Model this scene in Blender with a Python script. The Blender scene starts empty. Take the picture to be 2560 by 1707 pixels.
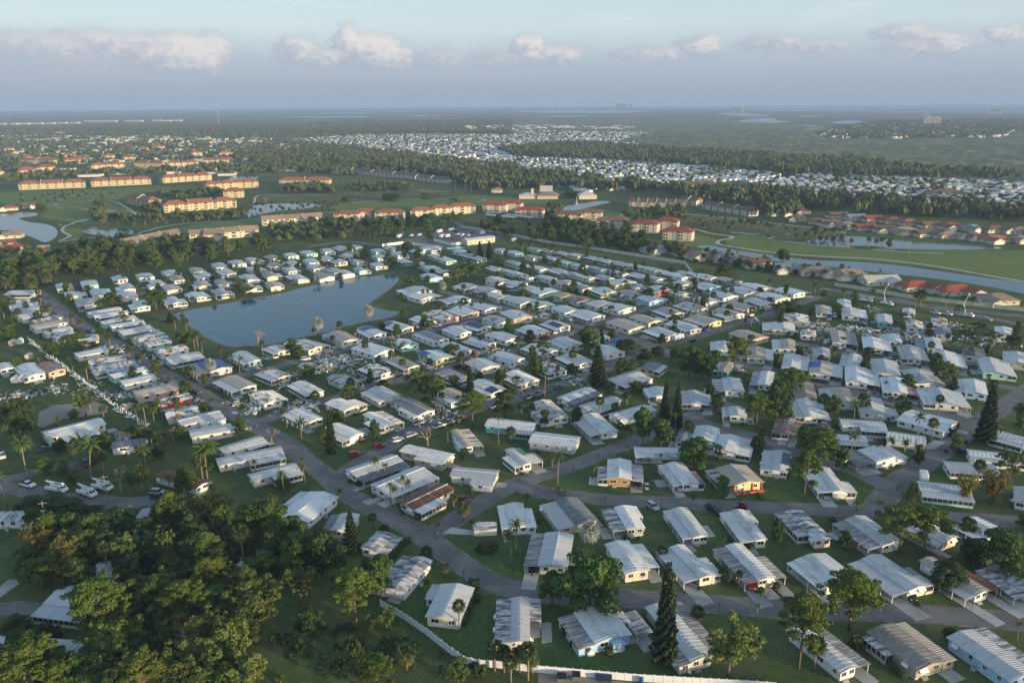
import bpy, bmesh, math, random, re
import numpy as np
from mathutils import Vector, Matrix
R = math.radians
rng = random.Random(7)
sc = bpy.context.scene
col = sc.collection

# ------------------------------------------------------------------ camera
CAM_H, FOC, EYE_Y, ROLL = 115.0, 1991.0, 255.0, R(-0.36)
PITCH = math.atan((853.5 - EYE_Y) / FOC)
cp, sp, cr, sr = math.cos(PITCH), math.sin(PITCH), math.cos(ROLL), math.sin(ROLL)
FWD = Vector((0, cp, -sp)); RGT = Vector((1, 0, 0)); UPV = Vector((0, sp, cp))
XC = RGT * cr + UPV * sr; YC = RGT * -sr + UPV * cr
cd = bpy.data.cameras.new('camera'); cam = bpy.data.objects.new('camera', cd); col.objects.link(cam)
m3 = Matrix((XC, YC, -FWD)).transposed()
cam.matrix_world = Matrix.Translation((0, 0, CAM_H)) @ m3.to_4x4()
cd.sensor_fit = 'HORIZONTAL'; cd.sensor_width = 36.0; cd.lens = FOC / 2560 * 36
cd.clip_start = 1; cd.clip_end = 80000
sc.camera = cam

# ------------------------------------------------------------------ light
SUN_AZ, SUN_EL = 126.0, 6.0          # degrees clockwise from the view direction (+Y)
sd = Vector((math.sin(R(SUN_AZ)) * math.cos(R(SUN_EL)), math.cos(R(SUN_AZ)) * math.cos(R(SUN_EL)), math.sin(R(SUN_EL))))
sl = bpy.data.lights.new('sun', 'SUN'); sun = bpy.data.objects.new('sun', sl); col.objects.link(sun)
sl.energy = 2.3; sl.angle = R(1.5); sl.color = (1.0, 0.77, 0.47)
sun.rotation_euler = (-sd).to_track_quat('-Z', 'Y').to_euler(); sun.location = sd * 400
vs = sc.view_settings
vs.view_transform = 'Standard'; vs.look = 'None'; vs.gamma = 1.0; vs.exposure = 1.66
try: vs.use_curve_mapping = False
except Exception: pass
sc.display_settings.display_device = 'sRGB'
cy = sc.cycles
cy.max_bounces = 5; cy.diffuse_bounces = 2; cy.glossy_bounces = 2; cy.transmission_bounces = 2
cy.volume_bounces = 0; cy.transparent_max_bounces = 4
cy.use_denoising = True
try: cy.denoiser = 'OPENIMAGEDENOISE'
except Exception: pass
cy.sample_clamp_direct = 3.0; cy.sample_clamp_indirect = 3.0
cy.caustics_reflective = False; cy.caustics_refractive = False

class NT:
    """tiny helper around a node tree"""
    def __init__(s, nt): s.nt = nt; s.n = nt.nodes; s.l = nt.links
    def add(s, t, **k):
        n = s.n.new(t)
        for a, b in k.items(): setattr(n, a, b)
        return n
    def put(s, sock, v):
        if hasattr(v, 'is_output'): s.l.new(v, sock)
        elif v is not None: sock.default_value = v
    def math(s, op, a, b=None, c=None, clamp=False):
        n = s.add('ShaderNodeMath', operation=op, use_clamp=clamp)
        s.put(n.inputs[0], a); s.put(n.inputs[1], b)
        if c is not None: s.put(n.inputs[2], c)
        return n.outputs[0]
    def mix(s, f, a, b, blend='MIX'):
        n = s.add('ShaderNodeMix', data_type='RGBA', blend_type=blend)
        s.put(n.inputs[0], f); s.put(n.inputs[6], a if hasattr(a, 'is_output') else (*a, 1) if len(a) == 3 else a)
        s.put(n.inputs[7], b if hasattr(b, 'is_output') else (*b, 1) if len(b) == 3 else b)
        return n.outputs[2]
    def noise(s, vec, scale, detail=4, rough=.55, dist=0.0):
        n = s.add('ShaderNodeTexNoise'); s.put(n.inputs['Vector'], vec)
        n.inputs['Scale'].default_value = scale; n.inputs['Detail'].default_value = detail
        n.inputs['Roughness'].default_value = rough; n.inputs['Distortion'].default_value = dist
        return n.outputs['Fac']
    def ramp(s, f, a, b):
        n = s.add('ShaderNodeMapRange', interpolation_type='SMOOTHSTEP')
        s.put(n.inputs['Value'], f); s.put(n.inputs['From Min'], a); s.put(n.inputs['From Max'], b)
        return n.outputs['Result']
    def mapping(s, vec, scale, loc=(0, 0, 0)):
        n = s.add('ShaderNodeMapping'); s.put(n.inputs['Vector'], vec)
        n.inputs['Scale'].default_value = scale; n.inputs['Location'].default_value = loc
        return n.outputs[0]

def pixdir(x, y):
    u = (x - 1280) / FOC; v = (853.5 - y) / FOC
    d = FWD + XC * u + YC * v
    return d
# world -------------------------------------------------------------
w = bpy.data.worlds.new('World'); sc.world = w; w.use_nodes = True
g = NT(w.node_tree); g.n.clear()
out = g.add('ShaderNodeOutputWorld'); bg = g.add('ShaderNodeBackground'); g.l.new(bg.outputs[0], out.inputs[0])
sky = g.add('ShaderNodeTexSky'); sky.sky_type = 'NISHITA'; sky.sun_disc = False
sky.sun_elevation = R(SUN_EL); sky.sun_rotation = R(SUN_AZ); sky.altitude = 100
sky.air_density = 1.0; sky.dust_density = 1.0; sky.ozone_density = 1.3
tc = g.add('ShaderNodeTexCoord'); sep = g.add('ShaderNodeSeparateXYZ'); g.l.new(tc.outputs['Generated'], sep.inputs[0])
X, Y, Z = sep.outputs
az = g.math('ARCTAN2', X, Y)                       # 0 = view direction, + to the right
el = g.math('ARCSINE', Z)
comb = g.add('ShaderNodeCombineXYZ'); g.put(comb.inputs[0], az); g.put(comb.inputs[1], el)
P = comb.outputs[0]
warp = g.noise(g.mapping(P, (1, 1.6, 1)), 26, 8, .66)
fine = g.noise(g.mapping(P, (1, 1.5, 1), (3, 1, 0)), 70, 9, .72)
# distant grey-lavender stratus bank low round the whole horizon, ragged upper edge
edge = g.math('ADD', el, g.math('MULTIPLY', g.math('SUBTRACT', warp, .5), .020))
edge = g.math('ADD', edge, g.math('MULTIPLY', g.math('SUBTRACT', g.noise(g.mapping(P, (1, .2, 1), (9, 2, 0)), 3.0, 3), .5), .045))
bank = g.math('SUBTRACT', 1.0, g.ramp(edge, .040, .088))
lowf = g.math('SUBTRACT', 1.0, g.ramp(el, -.01, .060))
def clamp01(v): return g.math('MULTIPLY', v, 1.0, clamp=True)
# cumulus: list of lumps (azimuth, elevation, half width, half height, strength) in pixels of the view
lumps = [(60,118,150,30,.75),(215,110,110,28,.85),(330,125,80,30,.95),(440,140,120,42,1.2),(520,135,60,40,1.1),(120,165,170,40,.45),
         (740,128,52,30,1.0),(800,150,52,22,.9),(870,110,48,36,1.2),(930,130,75,38,1.2),(990,145,45,26,1.0),
         (1090,148,80,20,.7),(1230,150,60,22,.7),(1320,125,48,32,1.15),(1380,140,80,22,.9),(1590,140,80,16,.75),(1650,138,60,16,.8),
         (1755,118,55,24,1.05),(1930,110,80,18,.8),(2040,118,80,16,.75),(2260,85,70,20,.9),(2330,110,90,24,.95),(2240,122,70,18,.6),(2515,88,45,17,.95),
         (-300,120,160,40,.9),(2860,110,150,36,.9),(3300,100,180,40,.9),(-900,110,220,40,.9)]
def azel(x, y):
    d = pixdir(x, y).normalized(); return math.atan2(d.x, d.y), math.asin(d.z)
tot = None; lit = None
wx = g.math('MULTIPLY', g.math('SUBTRACT', warp, .5), .085); wy = g.math('MULTIPLY', g.math('SUBTRACT', fine, .5), .036)
azw = g.math('ADD', az, wx); elw = g.math('ADD', el, wy)
for (lx, ly, hw, hh, st) in lumps:
    a0, e0 = azel(lx, ly); ra, re_ = hw * 1.08 / FOC, hh * 1.3 / FOC
    qa = g.math('MULTIPLY', g.math('SUBTRACT', azw, a0), 1 / ra); qe = g.math('MULTIPLY', g.math('SUBTRACT', elw, e0), 1 / re_)
    r2 = g.math('ADD', g.math('MULTIPLY', qa, qa), g.math('MULTIPLY', qe, qe))
    b = g.math('MULTIPLY', g.math('SUBTRACT', 1.25, r2, clamp=True), st)
    # sun-lit flank: towards upper right of each lump
    lt = g.math('ADD', g.math('MULTIPLY', qa, .36), g.math('MULTIPLY', qe, .40))
    lt = g.math('MULTIPLY', b, g.math('ADD', lt, .45))
    tot = b if tot is None else g.math('MAXIMUM', tot, b)
    lit = lt if lit is None else g.math('MAXIMUM', lit, lt)
# clouds of the same kind all round the horizon (outside the frame as well)
band = g.math('MULTIPLY', g.ramp(el, .035, .06), g.math('SUBTRACT', 1.0, g.ramp(el, .09, .13)))
far_az = g.ramp(g.math('ABSOLUTE', az), .62, .75)
gen = g.math('MULTIPLY', g.math('MULTIPLY', g.ramp(warp, .52, .66), band), far_az)
tot = g.math('MAXIMUM', tot, gen)
tot = g.math('ADD', tot, g.math('MULTIPLY', g.math('SUBTRACT', fine, .5), 1.25))
cl = g.ramp(tot, .05, .95)
litn = g.ramp(g.math('ADD', lit, g.math('MULTIPLY', g.math('SUBTRACT', fine, .5), .9)), .10, .95)
# thin streaks of cirrus above
cir = g.math('MULTIPLY', g.ramp(g.noise(g.mapping(P, (1, 7, 1), (5, 0, 0)), 5, 5, .6), .5, .75), g.ramp(el, .05, .11))
SKYGAIN = 1.0
base = g.mix(1.0, sky.outputs[0], (SKYGAIN, SKYGAIN, SKYGAIN), 'MULTIPLY')
CB = (.92, 1.07, 1.28); CLO = (.64, .78, 1.02)       # cloud bank and low horizon air, in the sky's own units
SHD = (.92, 1.03, 1.22); LIT = (1.80, 1.68, 1.62); CIR = (1.58, 1.8, 1.9)
WORLD = dict(base=base, cir=cir, bank=bank, lowf=lowf, cl=cl, litn=litn)
skycol = g.mix(g.math('MULTIPLY', g.ramp(el, -.05, .03), 1.0), base, base)
pale = g.mix(g.math('MULTIPLY', g.math('SUBTRACT', 1.0, g.ramp(el, .10, .40)), .9), base, (1.15, 1.39, 1.58))
c = g.mix(g.math('MULTIPLY', cir, .5), pale, CIR)
c = g.mix(g.math('MULTIPLY', bank, .8), c, CB)
c = g.mix(g.math('MULTIPLY', lowf, .8), c, CLO)
cc = g.mix(litn, SHD, LIT)
c = g.mix(g.math('MULTIPLY', cl, .82), c, cc)
g.put(bg.inputs[0], c); bg.inputs[1].default_value = 0.15

# ------------------------------------------------------------------ pixels to places
TILE = {'A': (0, 1100, .38704), 'B': (850, 1100, .38704), 'C': (1700, 1100, .38704), 'D': (0, 700, .36565), 'E': (850, 700, .36565),
        'F': (1700, 700, .36565), 'G': (0, 400, .36565), 'H': (850, 400, .36565), 'I': (1700, 400, .36565),
        'J': (0, 0, .54422), 'K': (1280, 0, .54422), 'S': (0, 0, 1.0), 'V': (0, 0, 1.08844)}
def px(t, x, y):
    ox, oy, s = TILE[t]; return ox + x * s, oy + y * s
def ground(x, y, z=0.0):
    d = pixdir(x, y); k = (CAM_H - z) / -d.z
    return Vector((d.x * k, d.y * k, z))
def at(t, x, y, z=0.0): return ground(*px(t, x, y), z)
def project(p):
    q = p - Vector((0, 0, CAM_H)); dep = q.dot(FWD)
    return 1280 + FOC * q.dot(XC) / dep, 853.5 - FOC * q.dot(YC) / dep, FOC / dep
def height_to(p, ysrc):
    """height above ground point p whose image row is ysrc"""
    lo, hi = 0.0, 150.0
    for _ in range(30):
        m = (lo + hi) / 2
        if project(p + Vector((0, 0, m)))[1] > ysrc: lo = m
        else: hi = m
    return lo
# ------------------------------------------------------------------ materials
MATS = {}
def pmat(name, c, rough=.7, c2=None, nscale=1.0, lo=.4, hi=.65, stretch=(1, 1, 1), var=0.0, bump=0.0, bscale=8, spec=.3, metal=0.0, trans=0.0, hue=0.0, world=False):
    if name in MATS: return MATS[name]
    m = bpy.data.materials.new(name); m.use_nodes = True; t = NT(m.node_tree)
    b = t.n['Principled BSDF']; b.inputs['Roughness'].default_value = rough; b.inputs['Metallic'].default_value = metal
    b.inputs['Specular IOR Level'].default_value = spec
    colr = (*c, 1)
    tcn = t.add('ShaderNodeTexCoord').outputs['Object']
    if world: tcn = t.add('ShaderNodeNewGeometry').outputs['Position']
    oi = t.add('ShaderNodeObjectInfo')
    if c2 is not None or bump:
        off = t.add('ShaderNodeVectorMath', operation='ADD'); t.put(off.inputs[0], t.mapping(tcn, stretch))
        if not world:
            sc_ = t.add('ShaderNodeVectorMath', operation='SCALE'); sc_.inputs[0].default_value = (37, 53, 11); t.put(sc_.inputs['Scale'], oi.outputs['Random'])
            t.put(off.inputs[1], sc_.outputs[0])
        vec = off.outputs[0]
    if c2 is not None:
        f = t.ramp(t.noise(vec, nscale, 5, .62), lo, hi)
        colr = t.mix(f, c, c2)
    if var:
        hsv = t.add('ShaderNodeHueSaturation')
        t.put(hsv.inputs['Color'], colr if hasattr(colr, 'is_output') else colr)
        t.put(hsv.inputs['Value'], t.math('ADD', 1 - var, t.math('MULTIPLY', oi.outputs['Random'], 2 * var)))
        if hue:
            fr = t.math('FRACT', t.math('MULTIPLY', oi.outputs['Random'], 17.3))
            t.put(hsv.inputs['Hue'], t.math('ADD', .5 - hue, t.math('MULTIPLY', fr, 2 * hue)))
        colr = hsv.outputs[0]
    t.put(b.inputs['Base Color'], colr)
    if bump:
        bn = t.add('ShaderNodeBump'); bn.inputs['Strength'].default_value = bump; bn.inputs['Distance'].default_value = .3
        t.put(bn.inputs['Height'], t.noise(vec, bscale, 4)); t.put(b.inputs['Normal'], bn.outputs[0])
    if trans:
        tr = t.add('ShaderNodeBsdfTranslucent'); t.put(tr.inputs[0], colr)
        mx = t.add('ShaderNodeMixShader'); mx.inputs[0].default_value = trans
        t.l.new(b.outputs[0], mx.inputs[1]); t.l.new(tr.outputs[0], mx.inputs[2]); t.l.new(mx.outputs[0], t.n['Material Output'].inputs[0])
    MATS[name] = m
    return m
WALL = {}
for k, c in dict(white=(.72, .71, .68), cream=(.64, .59, .48), tan=(.47, .37, .27), grey=(.46, .46, .47), blue=(.36, .55, .72), mint=(.40, .64, .58),
                 turquoise=(.10, .44, .46), yellow=(.66, .57, .30), pink=(.62, .40, .40), red=(.55, .10, .06), sage=(.36, .40, .34), wood=(.44, .25, .10)).items():
    WALL[k] = pmat('wall_' + k, c, .75, tuple(x * .78 for x in c), .9, .45, .8, (1, 1, .35), var=.07)
ROOF = {
 'w': pmat('roof_white', (.58, .575, .57), .55, (.38, .365, .355), .45, .46, .74, (1, .5, 1), var=.16),
 'g': pmat('roof_ribbed_grey', (.48, .485, .50), .5, (.38, .37, .38), .5, .45, .75, (.3, 2.2, 1), var=.12),
 's': pmat('roof_stained', (.52, .51, .52), .6, (.13, .115, .12), .55, .42, .62, (.35, 1.6, 1), var=.12),
 'k': pmat('roof_dark_grey', (.15, .165, .19), .65, (.25, .25, .26), .6, .4, .7, (.4, 1.2, 1), var=.15),
 'd': pmat('roof_dirty_metal', (.22, .20, .20), .6, (.45, .45, .47), .7, .45, .62, (.25, 2.5, 1), var=.1),
 'n': pmat('roof_brown', (.19, .085, .045), .8, (.12, .06, .04), 1.2, .4, .7, var=.1),
 't': pmat('roof_tan', (.42, .35, .28), .7, (.33, .30, .27), .6, .4, .7, var=.12),
 'r': pmat('roof_rust', (.24, .13, .10), .8, (.40, .36, .34), .5, .45, .65, (.4, 1.4, 1), var=.1),
 'x': pmat('roof_torn', (.66, .65, .63), .7, (.27, .15, .07), .38, .50, .54, (1, .8, 1), var=.08),
 'e': pmat('roof_green', (.05, .17, .13), .6, var=.05),
 'h': pmat('roof_shingle_grey', (.20, .185, .17), .9, (.30, .26, .22), .8, .4, .7, var=.1),
}
ROOFNAME = dict(w='white', g='ribbed grey', s='stained', k='dark grey', d='dirty metal', n='brown', t='tan', r='rusty', x='torn', h='grey shingle', e='green')
M_TRIM = pmat('white_trim', (.76, .76, .74), .5)
M_GLASS = pmat('window_glass', (.025, .03, .035), .12, spec=.5, var=.2)
M_SCREEN = pmat('porch_screen', (.035, .036, .038), .6, var=.3)
M_DOOR = pmat('door_paint', (.55, .54, .50), .5, var=.25)
M_CONC = pmat('concrete', (.42, .40, .37), .85, (.30, .28, .26), .25, .4, .7, var=.10)
M_TARP = pmat('blue_tarp', (.015, .055, .22), .45, (.02, .09, .36), 1.0, .4, .6, bump=.6, bscale=2)
M_TARPD = pmat('navy_tarp', (.015, .025, .07), .45, (.02, .05, .14), 1.0, .4, .6, bump=.6, bscale=2)
M_METAL = pmat('dull_metal', (.30, .30, .31), .45, metal=.5)
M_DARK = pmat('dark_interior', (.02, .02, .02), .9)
M_ASPH = pmat('asphalt', (.135, .122, .117), .9, (.195, .178, .170), .11, .38, .62, world=True, bump=.15, bscale=3)
M_PATH = pmat('pale_path', (.46, .43, .37), .9, (.36, .33, .28), .1, .4, .7, world=True)
M_MULCH = pmat('mulch', (.075, .045, .032), .95, (.05, .035, .025), 1.5, .4, .6)
M_VINYL = pmat('white_vinyl', (.74, .75, .76), .45)
def foliage(name, c, c2, var=.22, hue=.02, trans=.28): return pmat('leaf_' + name, c, .65, c2, .45, .35, .65, var=var, hue=hue, trans=trans, spec=.25)
LEAF = dict(
 oak=foliage('oak', (.055, .112, .027), (.095, .140, .036)), pine=foliage('pine', (.085, .145, .024), (.14, .175, .035), .16),
 feather=foliage('feather', (.105, .155, .036), (.155, .19, .056)), palm=foliage('palm', (.055, .095, .030), (.09, .115, .04)),
 coco=foliage('coco', (.062, .11, .026), (.115, .135, .04)), norfolk=foliage('norfolk', (.030, .058, .024), (.046, .07, .028), .12),
 bamboo=foliage('bamboo', (.15, .14, .036), (.20, .17, .05)), silver=foliage('silver', (.30, .33, .30), (.38, .40, .34), .08, 0),
 bush=foliage('bush', (.050, .095, .030), (.085, .112, .042)), dark=foliage('dark', (.042, .084, .027), (.070, .108, .034)),
 brown=foliage('brown', (.15, .10, .06), (.20, .13, .08), .1, 0), red=foliage('red', (.17, .03, .02), (.10, .03, .02)),
 mangrove=pmat('leaf_mangrove', (.135, .150, .075), .8, (.20, .195, .10), .012, .35, .65, world=True, spec=.1),
 farwood=pmat('leaf_farwood', (.072, .110, .044), .75, (.135, .145, .066), .05, .35, .65, world=True, trans=.2, spec=.15))
M_BARK = pmat('bark', (.16, .12, .09), .9, (.10, .08, .065), 3, .4, .6, (1, 1, .2), var=.15)
M_BARKP = pmat('bark_pine', (.19, .125, .09), .9, (.12, .085, .065), 3, .4, .6, (1, 1, .3), var=.1)
M_PTRUNK = pmat('palm_trunk', (.27, .22, .17), .9, (.19, .15, .11), 5, .4, .6, (.3, .3, 2), var=.15)
M_DEADW = pmat('dead_wood', (.36, .27, .20), .9, (.26, .19, .15), 2, .4, .6, var=.1)

# ground: one sheet to the horizon -----------------------------------
def ground_material():
    m = bpy.data.materials.new('grass_ground'); m.use_nodes = True; t = NT(m.node_tree); b = t.n['Principled BSDF']
    p = t.add('ShaderNodeNewGeometry').outputs['Position']
    a = t.noise(p, .012, 5); f = t.noise(p, .16, 5, .7); h = t.noise(p, 1.1, 4, .7); k = t.noise(t.mapping(p, (1, 1, 1), (90, 40, 0)), .06, 6, .7)
    c = t.mix(t.ramp(f, .35, .68), (.056, .092, .028), (.105, .135, .044))
    c = t.mix(t.math('MULTIPLY', t.ramp(k, .48, .72), .7), c, (.155, .135, .08))
    c = t.mix(t.math('MULTIPLY', t.ramp(h, .42, .72), .6), c, (.14, .145, .062))
    c = t.mix(t.math('MULTIPLY', t.ramp(a, .42, .62), .35), c, (.042, .056, .024))
    sy = t.add('ShaderNodeSeparateXYZ'); t.put(sy.inputs[0], p)
    far = t.ramp(sy.outputs[1], 900, 2200)                                  # wild land beyond the houses
    w1 = t.ramp(t.noise(t.mapping(p, (1, .6, 1)), .0022, 6, .62), .38, .64)
    wild = t.mix(w1, (.105, .115, .060), (.20, .185, .11))
    wild = t.mix(t.math('MULTIPLY', t.ramp(t.noise(p, .012, 6, .7), .42, .68), .7), wild, (.068, .082, .046))
    c = t.mix(far, c, wild)
    t.put(b.inputs['Base Color'], c); b.inputs['Roughness'].default_value = .95; b.inputs['Specular IOR Level'].default_value = .1
    bn = t.add('ShaderNodeBump'); bn.inputs['Strength'].default_value = .5; bn.inputs['Distance'].default_value = .25; t.put(bn.inputs['Height'], h); t.put(b.inputs['Normal'], bn.outputs[0])
    return m
M_GROUND = ground_material()
M_LAWN = pmat('lawn', (.055, .100, .030), .95, (.095, .125, .044), .8, .35, .7, world=True, bump=.3, bscale=2, spec=.1)
M_GOLF = pmat('fairway', (.125, .175, .050), .95, (.17, .19, .065), .03, .35, .65, world=True, spec=.1)
M_ROUGHG = pmat('golf_rough', (.095, .110, .042), .95, (.14, .135, .06), .025, .35, .65, world=True, spec=.1)
M_SAND = pmat('bare_sand', (.30, .26, .21), .95, (.22, .19, .15), .12, .35, .65, world=True)
def water_material(name, c, rough):
    m = bpy.data.materials.new(name); m.use_nodes = True; t = NT(m.node_tree); b = t.n['Principled BSDF']
    p = t.add('ShaderNodeNewGeometry').outputs['Position']
    t.put(b.inputs['Base Color'], (*c, 1)); b.inputs['Roughness'].default_value = rough; b.inputs['IOR'].default_value = 1.333; b.inputs['Specular IOR Level'].default_value = .15
    bn = t.add('ShaderNodeBump'); bn.inputs['Strength'].default_value = .35; bn.inputs['Distance'].default_value = .15
    h = t.math('ADD', t.noise(t.mapping(p, (1, .5, 1)), .9, 3), t.math('MULTIPLY', t.noise(p, .13, 3), 2.0))
    t.put(bn.inputs['Height'], h); t.put(b.inputs['Normal'], bn.outputs[0])
    return m
M_WATER = water_material('pond_water', (.006, .066, .118), .07)
M_SEA = water_material('sea_water', (.025, .05, .09), .35)
M_FWATER = water_material('far_water', (.06, .11, .16), .25)

# ------------------------------------------------------------------ mesh helpers
class MB:
    def __init__(s): s.v = []; s.f = []; s.m = []
    def face(s, pts, m=0):
        i = len(s.v); s.v += [tuple(p) for p in pts]; s.f.append(tuple(range(i, i + len(pts)))); s.m.append(m)
    def hexa(s, b, t, m=0):
        """b, t: four bottom and four top points, counter-clockwise from above"""
        i = len(s.v); s.v += [tuple(p) for p in b] + [tuple(p) for p in t]
        for f in ((3, 2, 1, 0), (4, 5, 6, 7), (0, 1, 5, 4), (1, 2, 6, 5), (2, 3, 7, 6), (3, 0, 4, 7)):
            s.f.append(tuple(i + k for k in f)); s.m.append(m)
    def box(s, x0, x1, y0, y1, z0, z1, m=0):
        q = [(x0, y0), (x1, y0), (x1, y1), (x0, y1)]
        s.hexa([(x, y, z0) for x, y in q], [(x, y, z1) for x, y in q], m)
    def tube(s, pts, rad, n=6, m=0, cap=True):
        pts = [Vector(p) for p in pts]; rings = []
        for i, p in enumerate(pts):
            d = (pts[min(i + 1, len(pts) - 1)] - pts[max(i - 1, 0)]).normalized()
            a = d.orthogonal().normalized(); b = d.cross(a)
            rr = rad[i] if hasattr(rad, '__len__') else rad
            st = len(s.v); rings.append(st)
            for k in range(n):
                th = 2 * math.pi * k / n; s.v.append(tuple(p + (a * math.cos(th) + b * math.sin(th)) * rr))
        for a, b in zip(rings, rings[1:]):
            for k in range(n):
                s.f.append((a + k, a + (k + 1) % n, b + (k + 1) % n, b + k)); s.m.append(m)
        if cap:
            s.f.append(tuple(rings[0] + k for k in range(n))[::-1]); s.m.append(m)
            s.f.append(tuple(rings[-1] + k for k in range(n))); s.m.append(m)
    def mesh(s, name, mats, smooth=False):
        me = bpy.data.meshes.new(name); me.from_pydata(s.v, [], s.f)
        for m in (mats if isinstance(mats, (list, tuple)) else [mats]): me.materials.append(m)
        if any(s.m): me.polygons.foreach_set('material_index', s.m)
        if smooth: me.polygons.foreach_set('use_smooth', [True] * len(s.f))
        me.update(); return me
    def obj(s, name, mats, parent=None, smooth=False): return link(name, s.mesh(name, mats, smooth), parent)
def link(name, me, parent=None, loc=None, rz=None, scale=None):
    o = bpy.data.objects.new(name, me); col.objects.link(o)
    if parent is not None: o.parent = parent
    if loc is not None: o.location = loc
    if rz is not None: o.rotation_euler = (0, 0, rz)
    if scale is not None: o.scale = scale
    return o
def tag(o, label=None, cat=None, group=None, kind=None):
    if label: o['label'] = label
    if cat: o['category'] = cat
    if group: o['group'] = group
    if kind: o['kind'] = kind
    return o
def empty(name, loc, rz=0.0, scale=None):
    o = link(name, None, None, loc, rz, scale); o.empty_display_size = .5; return o
def npmesh(name, V, F, mat, smooth=False, mi=None):
    """V (n,3) array, F (k,4|3) int array"""
    V = np.asarray(V, np.float32); F = np.asarray(F, np.int32); k = F.shape[1]
    me = bpy.data.meshes.new(name); me.vertices.add(len(V)); me.vertices.foreach_set('co', V.ravel())
    me.loops.add(F.size); me.loops.foreach_set('vertex_index', F.ravel())
    me.polygons.add(len(F)); me.polygons.foreach_set('loop_start', np.arange(0, F.size, k, dtype=np.int32))
    try: me.polygons.foreach_set('loop_total', np.full(len(F), k, np.int32))
    except Exception: pass
    for m in (mat if isinstance(mat, (list, tuple)) else [mat]): me.materials.append(m)
    if mi is not None: me.polygons.foreach_set('material_index', np.asarray(mi, np.int32))
    if smooth: me.polygons.foreach_set('use_smooth', np.ones(len(F), bool))
    me.update(calc_edges=True); me.validate(); return me

# ------------------------------------------------------------------ setting: sheets
def sheet(name, pts, z, mat, kind='structure', parent=None):
    bm = bmesh.new(); vs_ = [bm.verts.new((p.x, p.y, z)) for p in pts]
    for a, b in zip(vs_, vs_[1:] + vs_[:1]): bm.edges.new((a, b))
    bmesh.ops.triangle_fill(bm, use_beauty=True, edges=bm.edges)
    bmesh.ops.recalc_face_normals(bm, faces=bm.faces)
    for f in bm.faces:
        if f.normal.z < 0: f.normal_flip()
    me = bpy.data.meshes.new(name); bm.to_mesh(me); bm.free(); me.materials.append(mat)
    o = link(name, me, parent)
    if kind: o['kind'] = kind
    return o
def smooth_line(P, n=4):
    Q = []
    for i in range(len(P) - 1):
        p0 = P[max(i - 1, 0)]; p1 = P[i]; p2 = P[i + 1]; p3 = P[min(i + 2, len(P) - 1)]
        for k in range(n):
            t = k / n
            Q.append(.5 * ((2 * p1) + (p2 - p0) * t + (2 * p0 - 5 * p1 + 4 * p2 - p3) * t * t + (3 * p1 - p0 - 3 * p2 + p3) * t ** 3))
    Q.append(P[-1]); return Q
def ribbon(name, P, wid, z, mat, kind='structure', closed_ends=True):
    P = smooth_line(P); V = []; F = []
    for i, p in enumerate(P):
        d = (P[min(i + 1, len(P) - 1)] - P[max(i - 1, 0)]); d.z = 0; d.normalize(); n = Vector((-d.y, d.x, 0))
        V += [(p.x + n.x * wid / 2, p.y + n.y * wid / 2, z), (p.x - n.x * wid / 2, p.y - n.y * wid / 2, z)]
        if i: F.append((2 * i - 2, 2 * i - 1, 2 * i + 1, 2 * i))
    me = npmesh(name, V, F, mat); o = link(name, me)
    if kind: o['kind'] = kind
    return o
def pts(t, L): return [at(t, x, y) for x, y in L]
def smooth_poly(P, n=3):
    P = list(P); N = len(P); Q = []
    for i in range(N):
        p0, p1, p2, p3 = P[i - 1], P[i], P[(i + 1) % N], P[(i + 2) % N]
        for k in range(n):
            t = k / n
            Q.append(.5 * ((2 * p1) + (p2 - p0) * t + (2 * p0 - 5 * p1 + 4 * p2 - p3) * t * t + (3 * p1 - p0 - 3 * p2 + p3) * t ** 3))
    return Q

gv = [(-16000, -600, 0), (16000, -600, 0)]
arc = [(19100 * math.sin(R(a)), 19100 * math.cos(R(a)), 0) for a in range(56, -57, -4)]
gm = MB(); gm.face([(-16000, -600, 0), (16000, -600, 0)] + arc)
tag(gm.obj('ground', M_GROUND), kind='structure')
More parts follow.
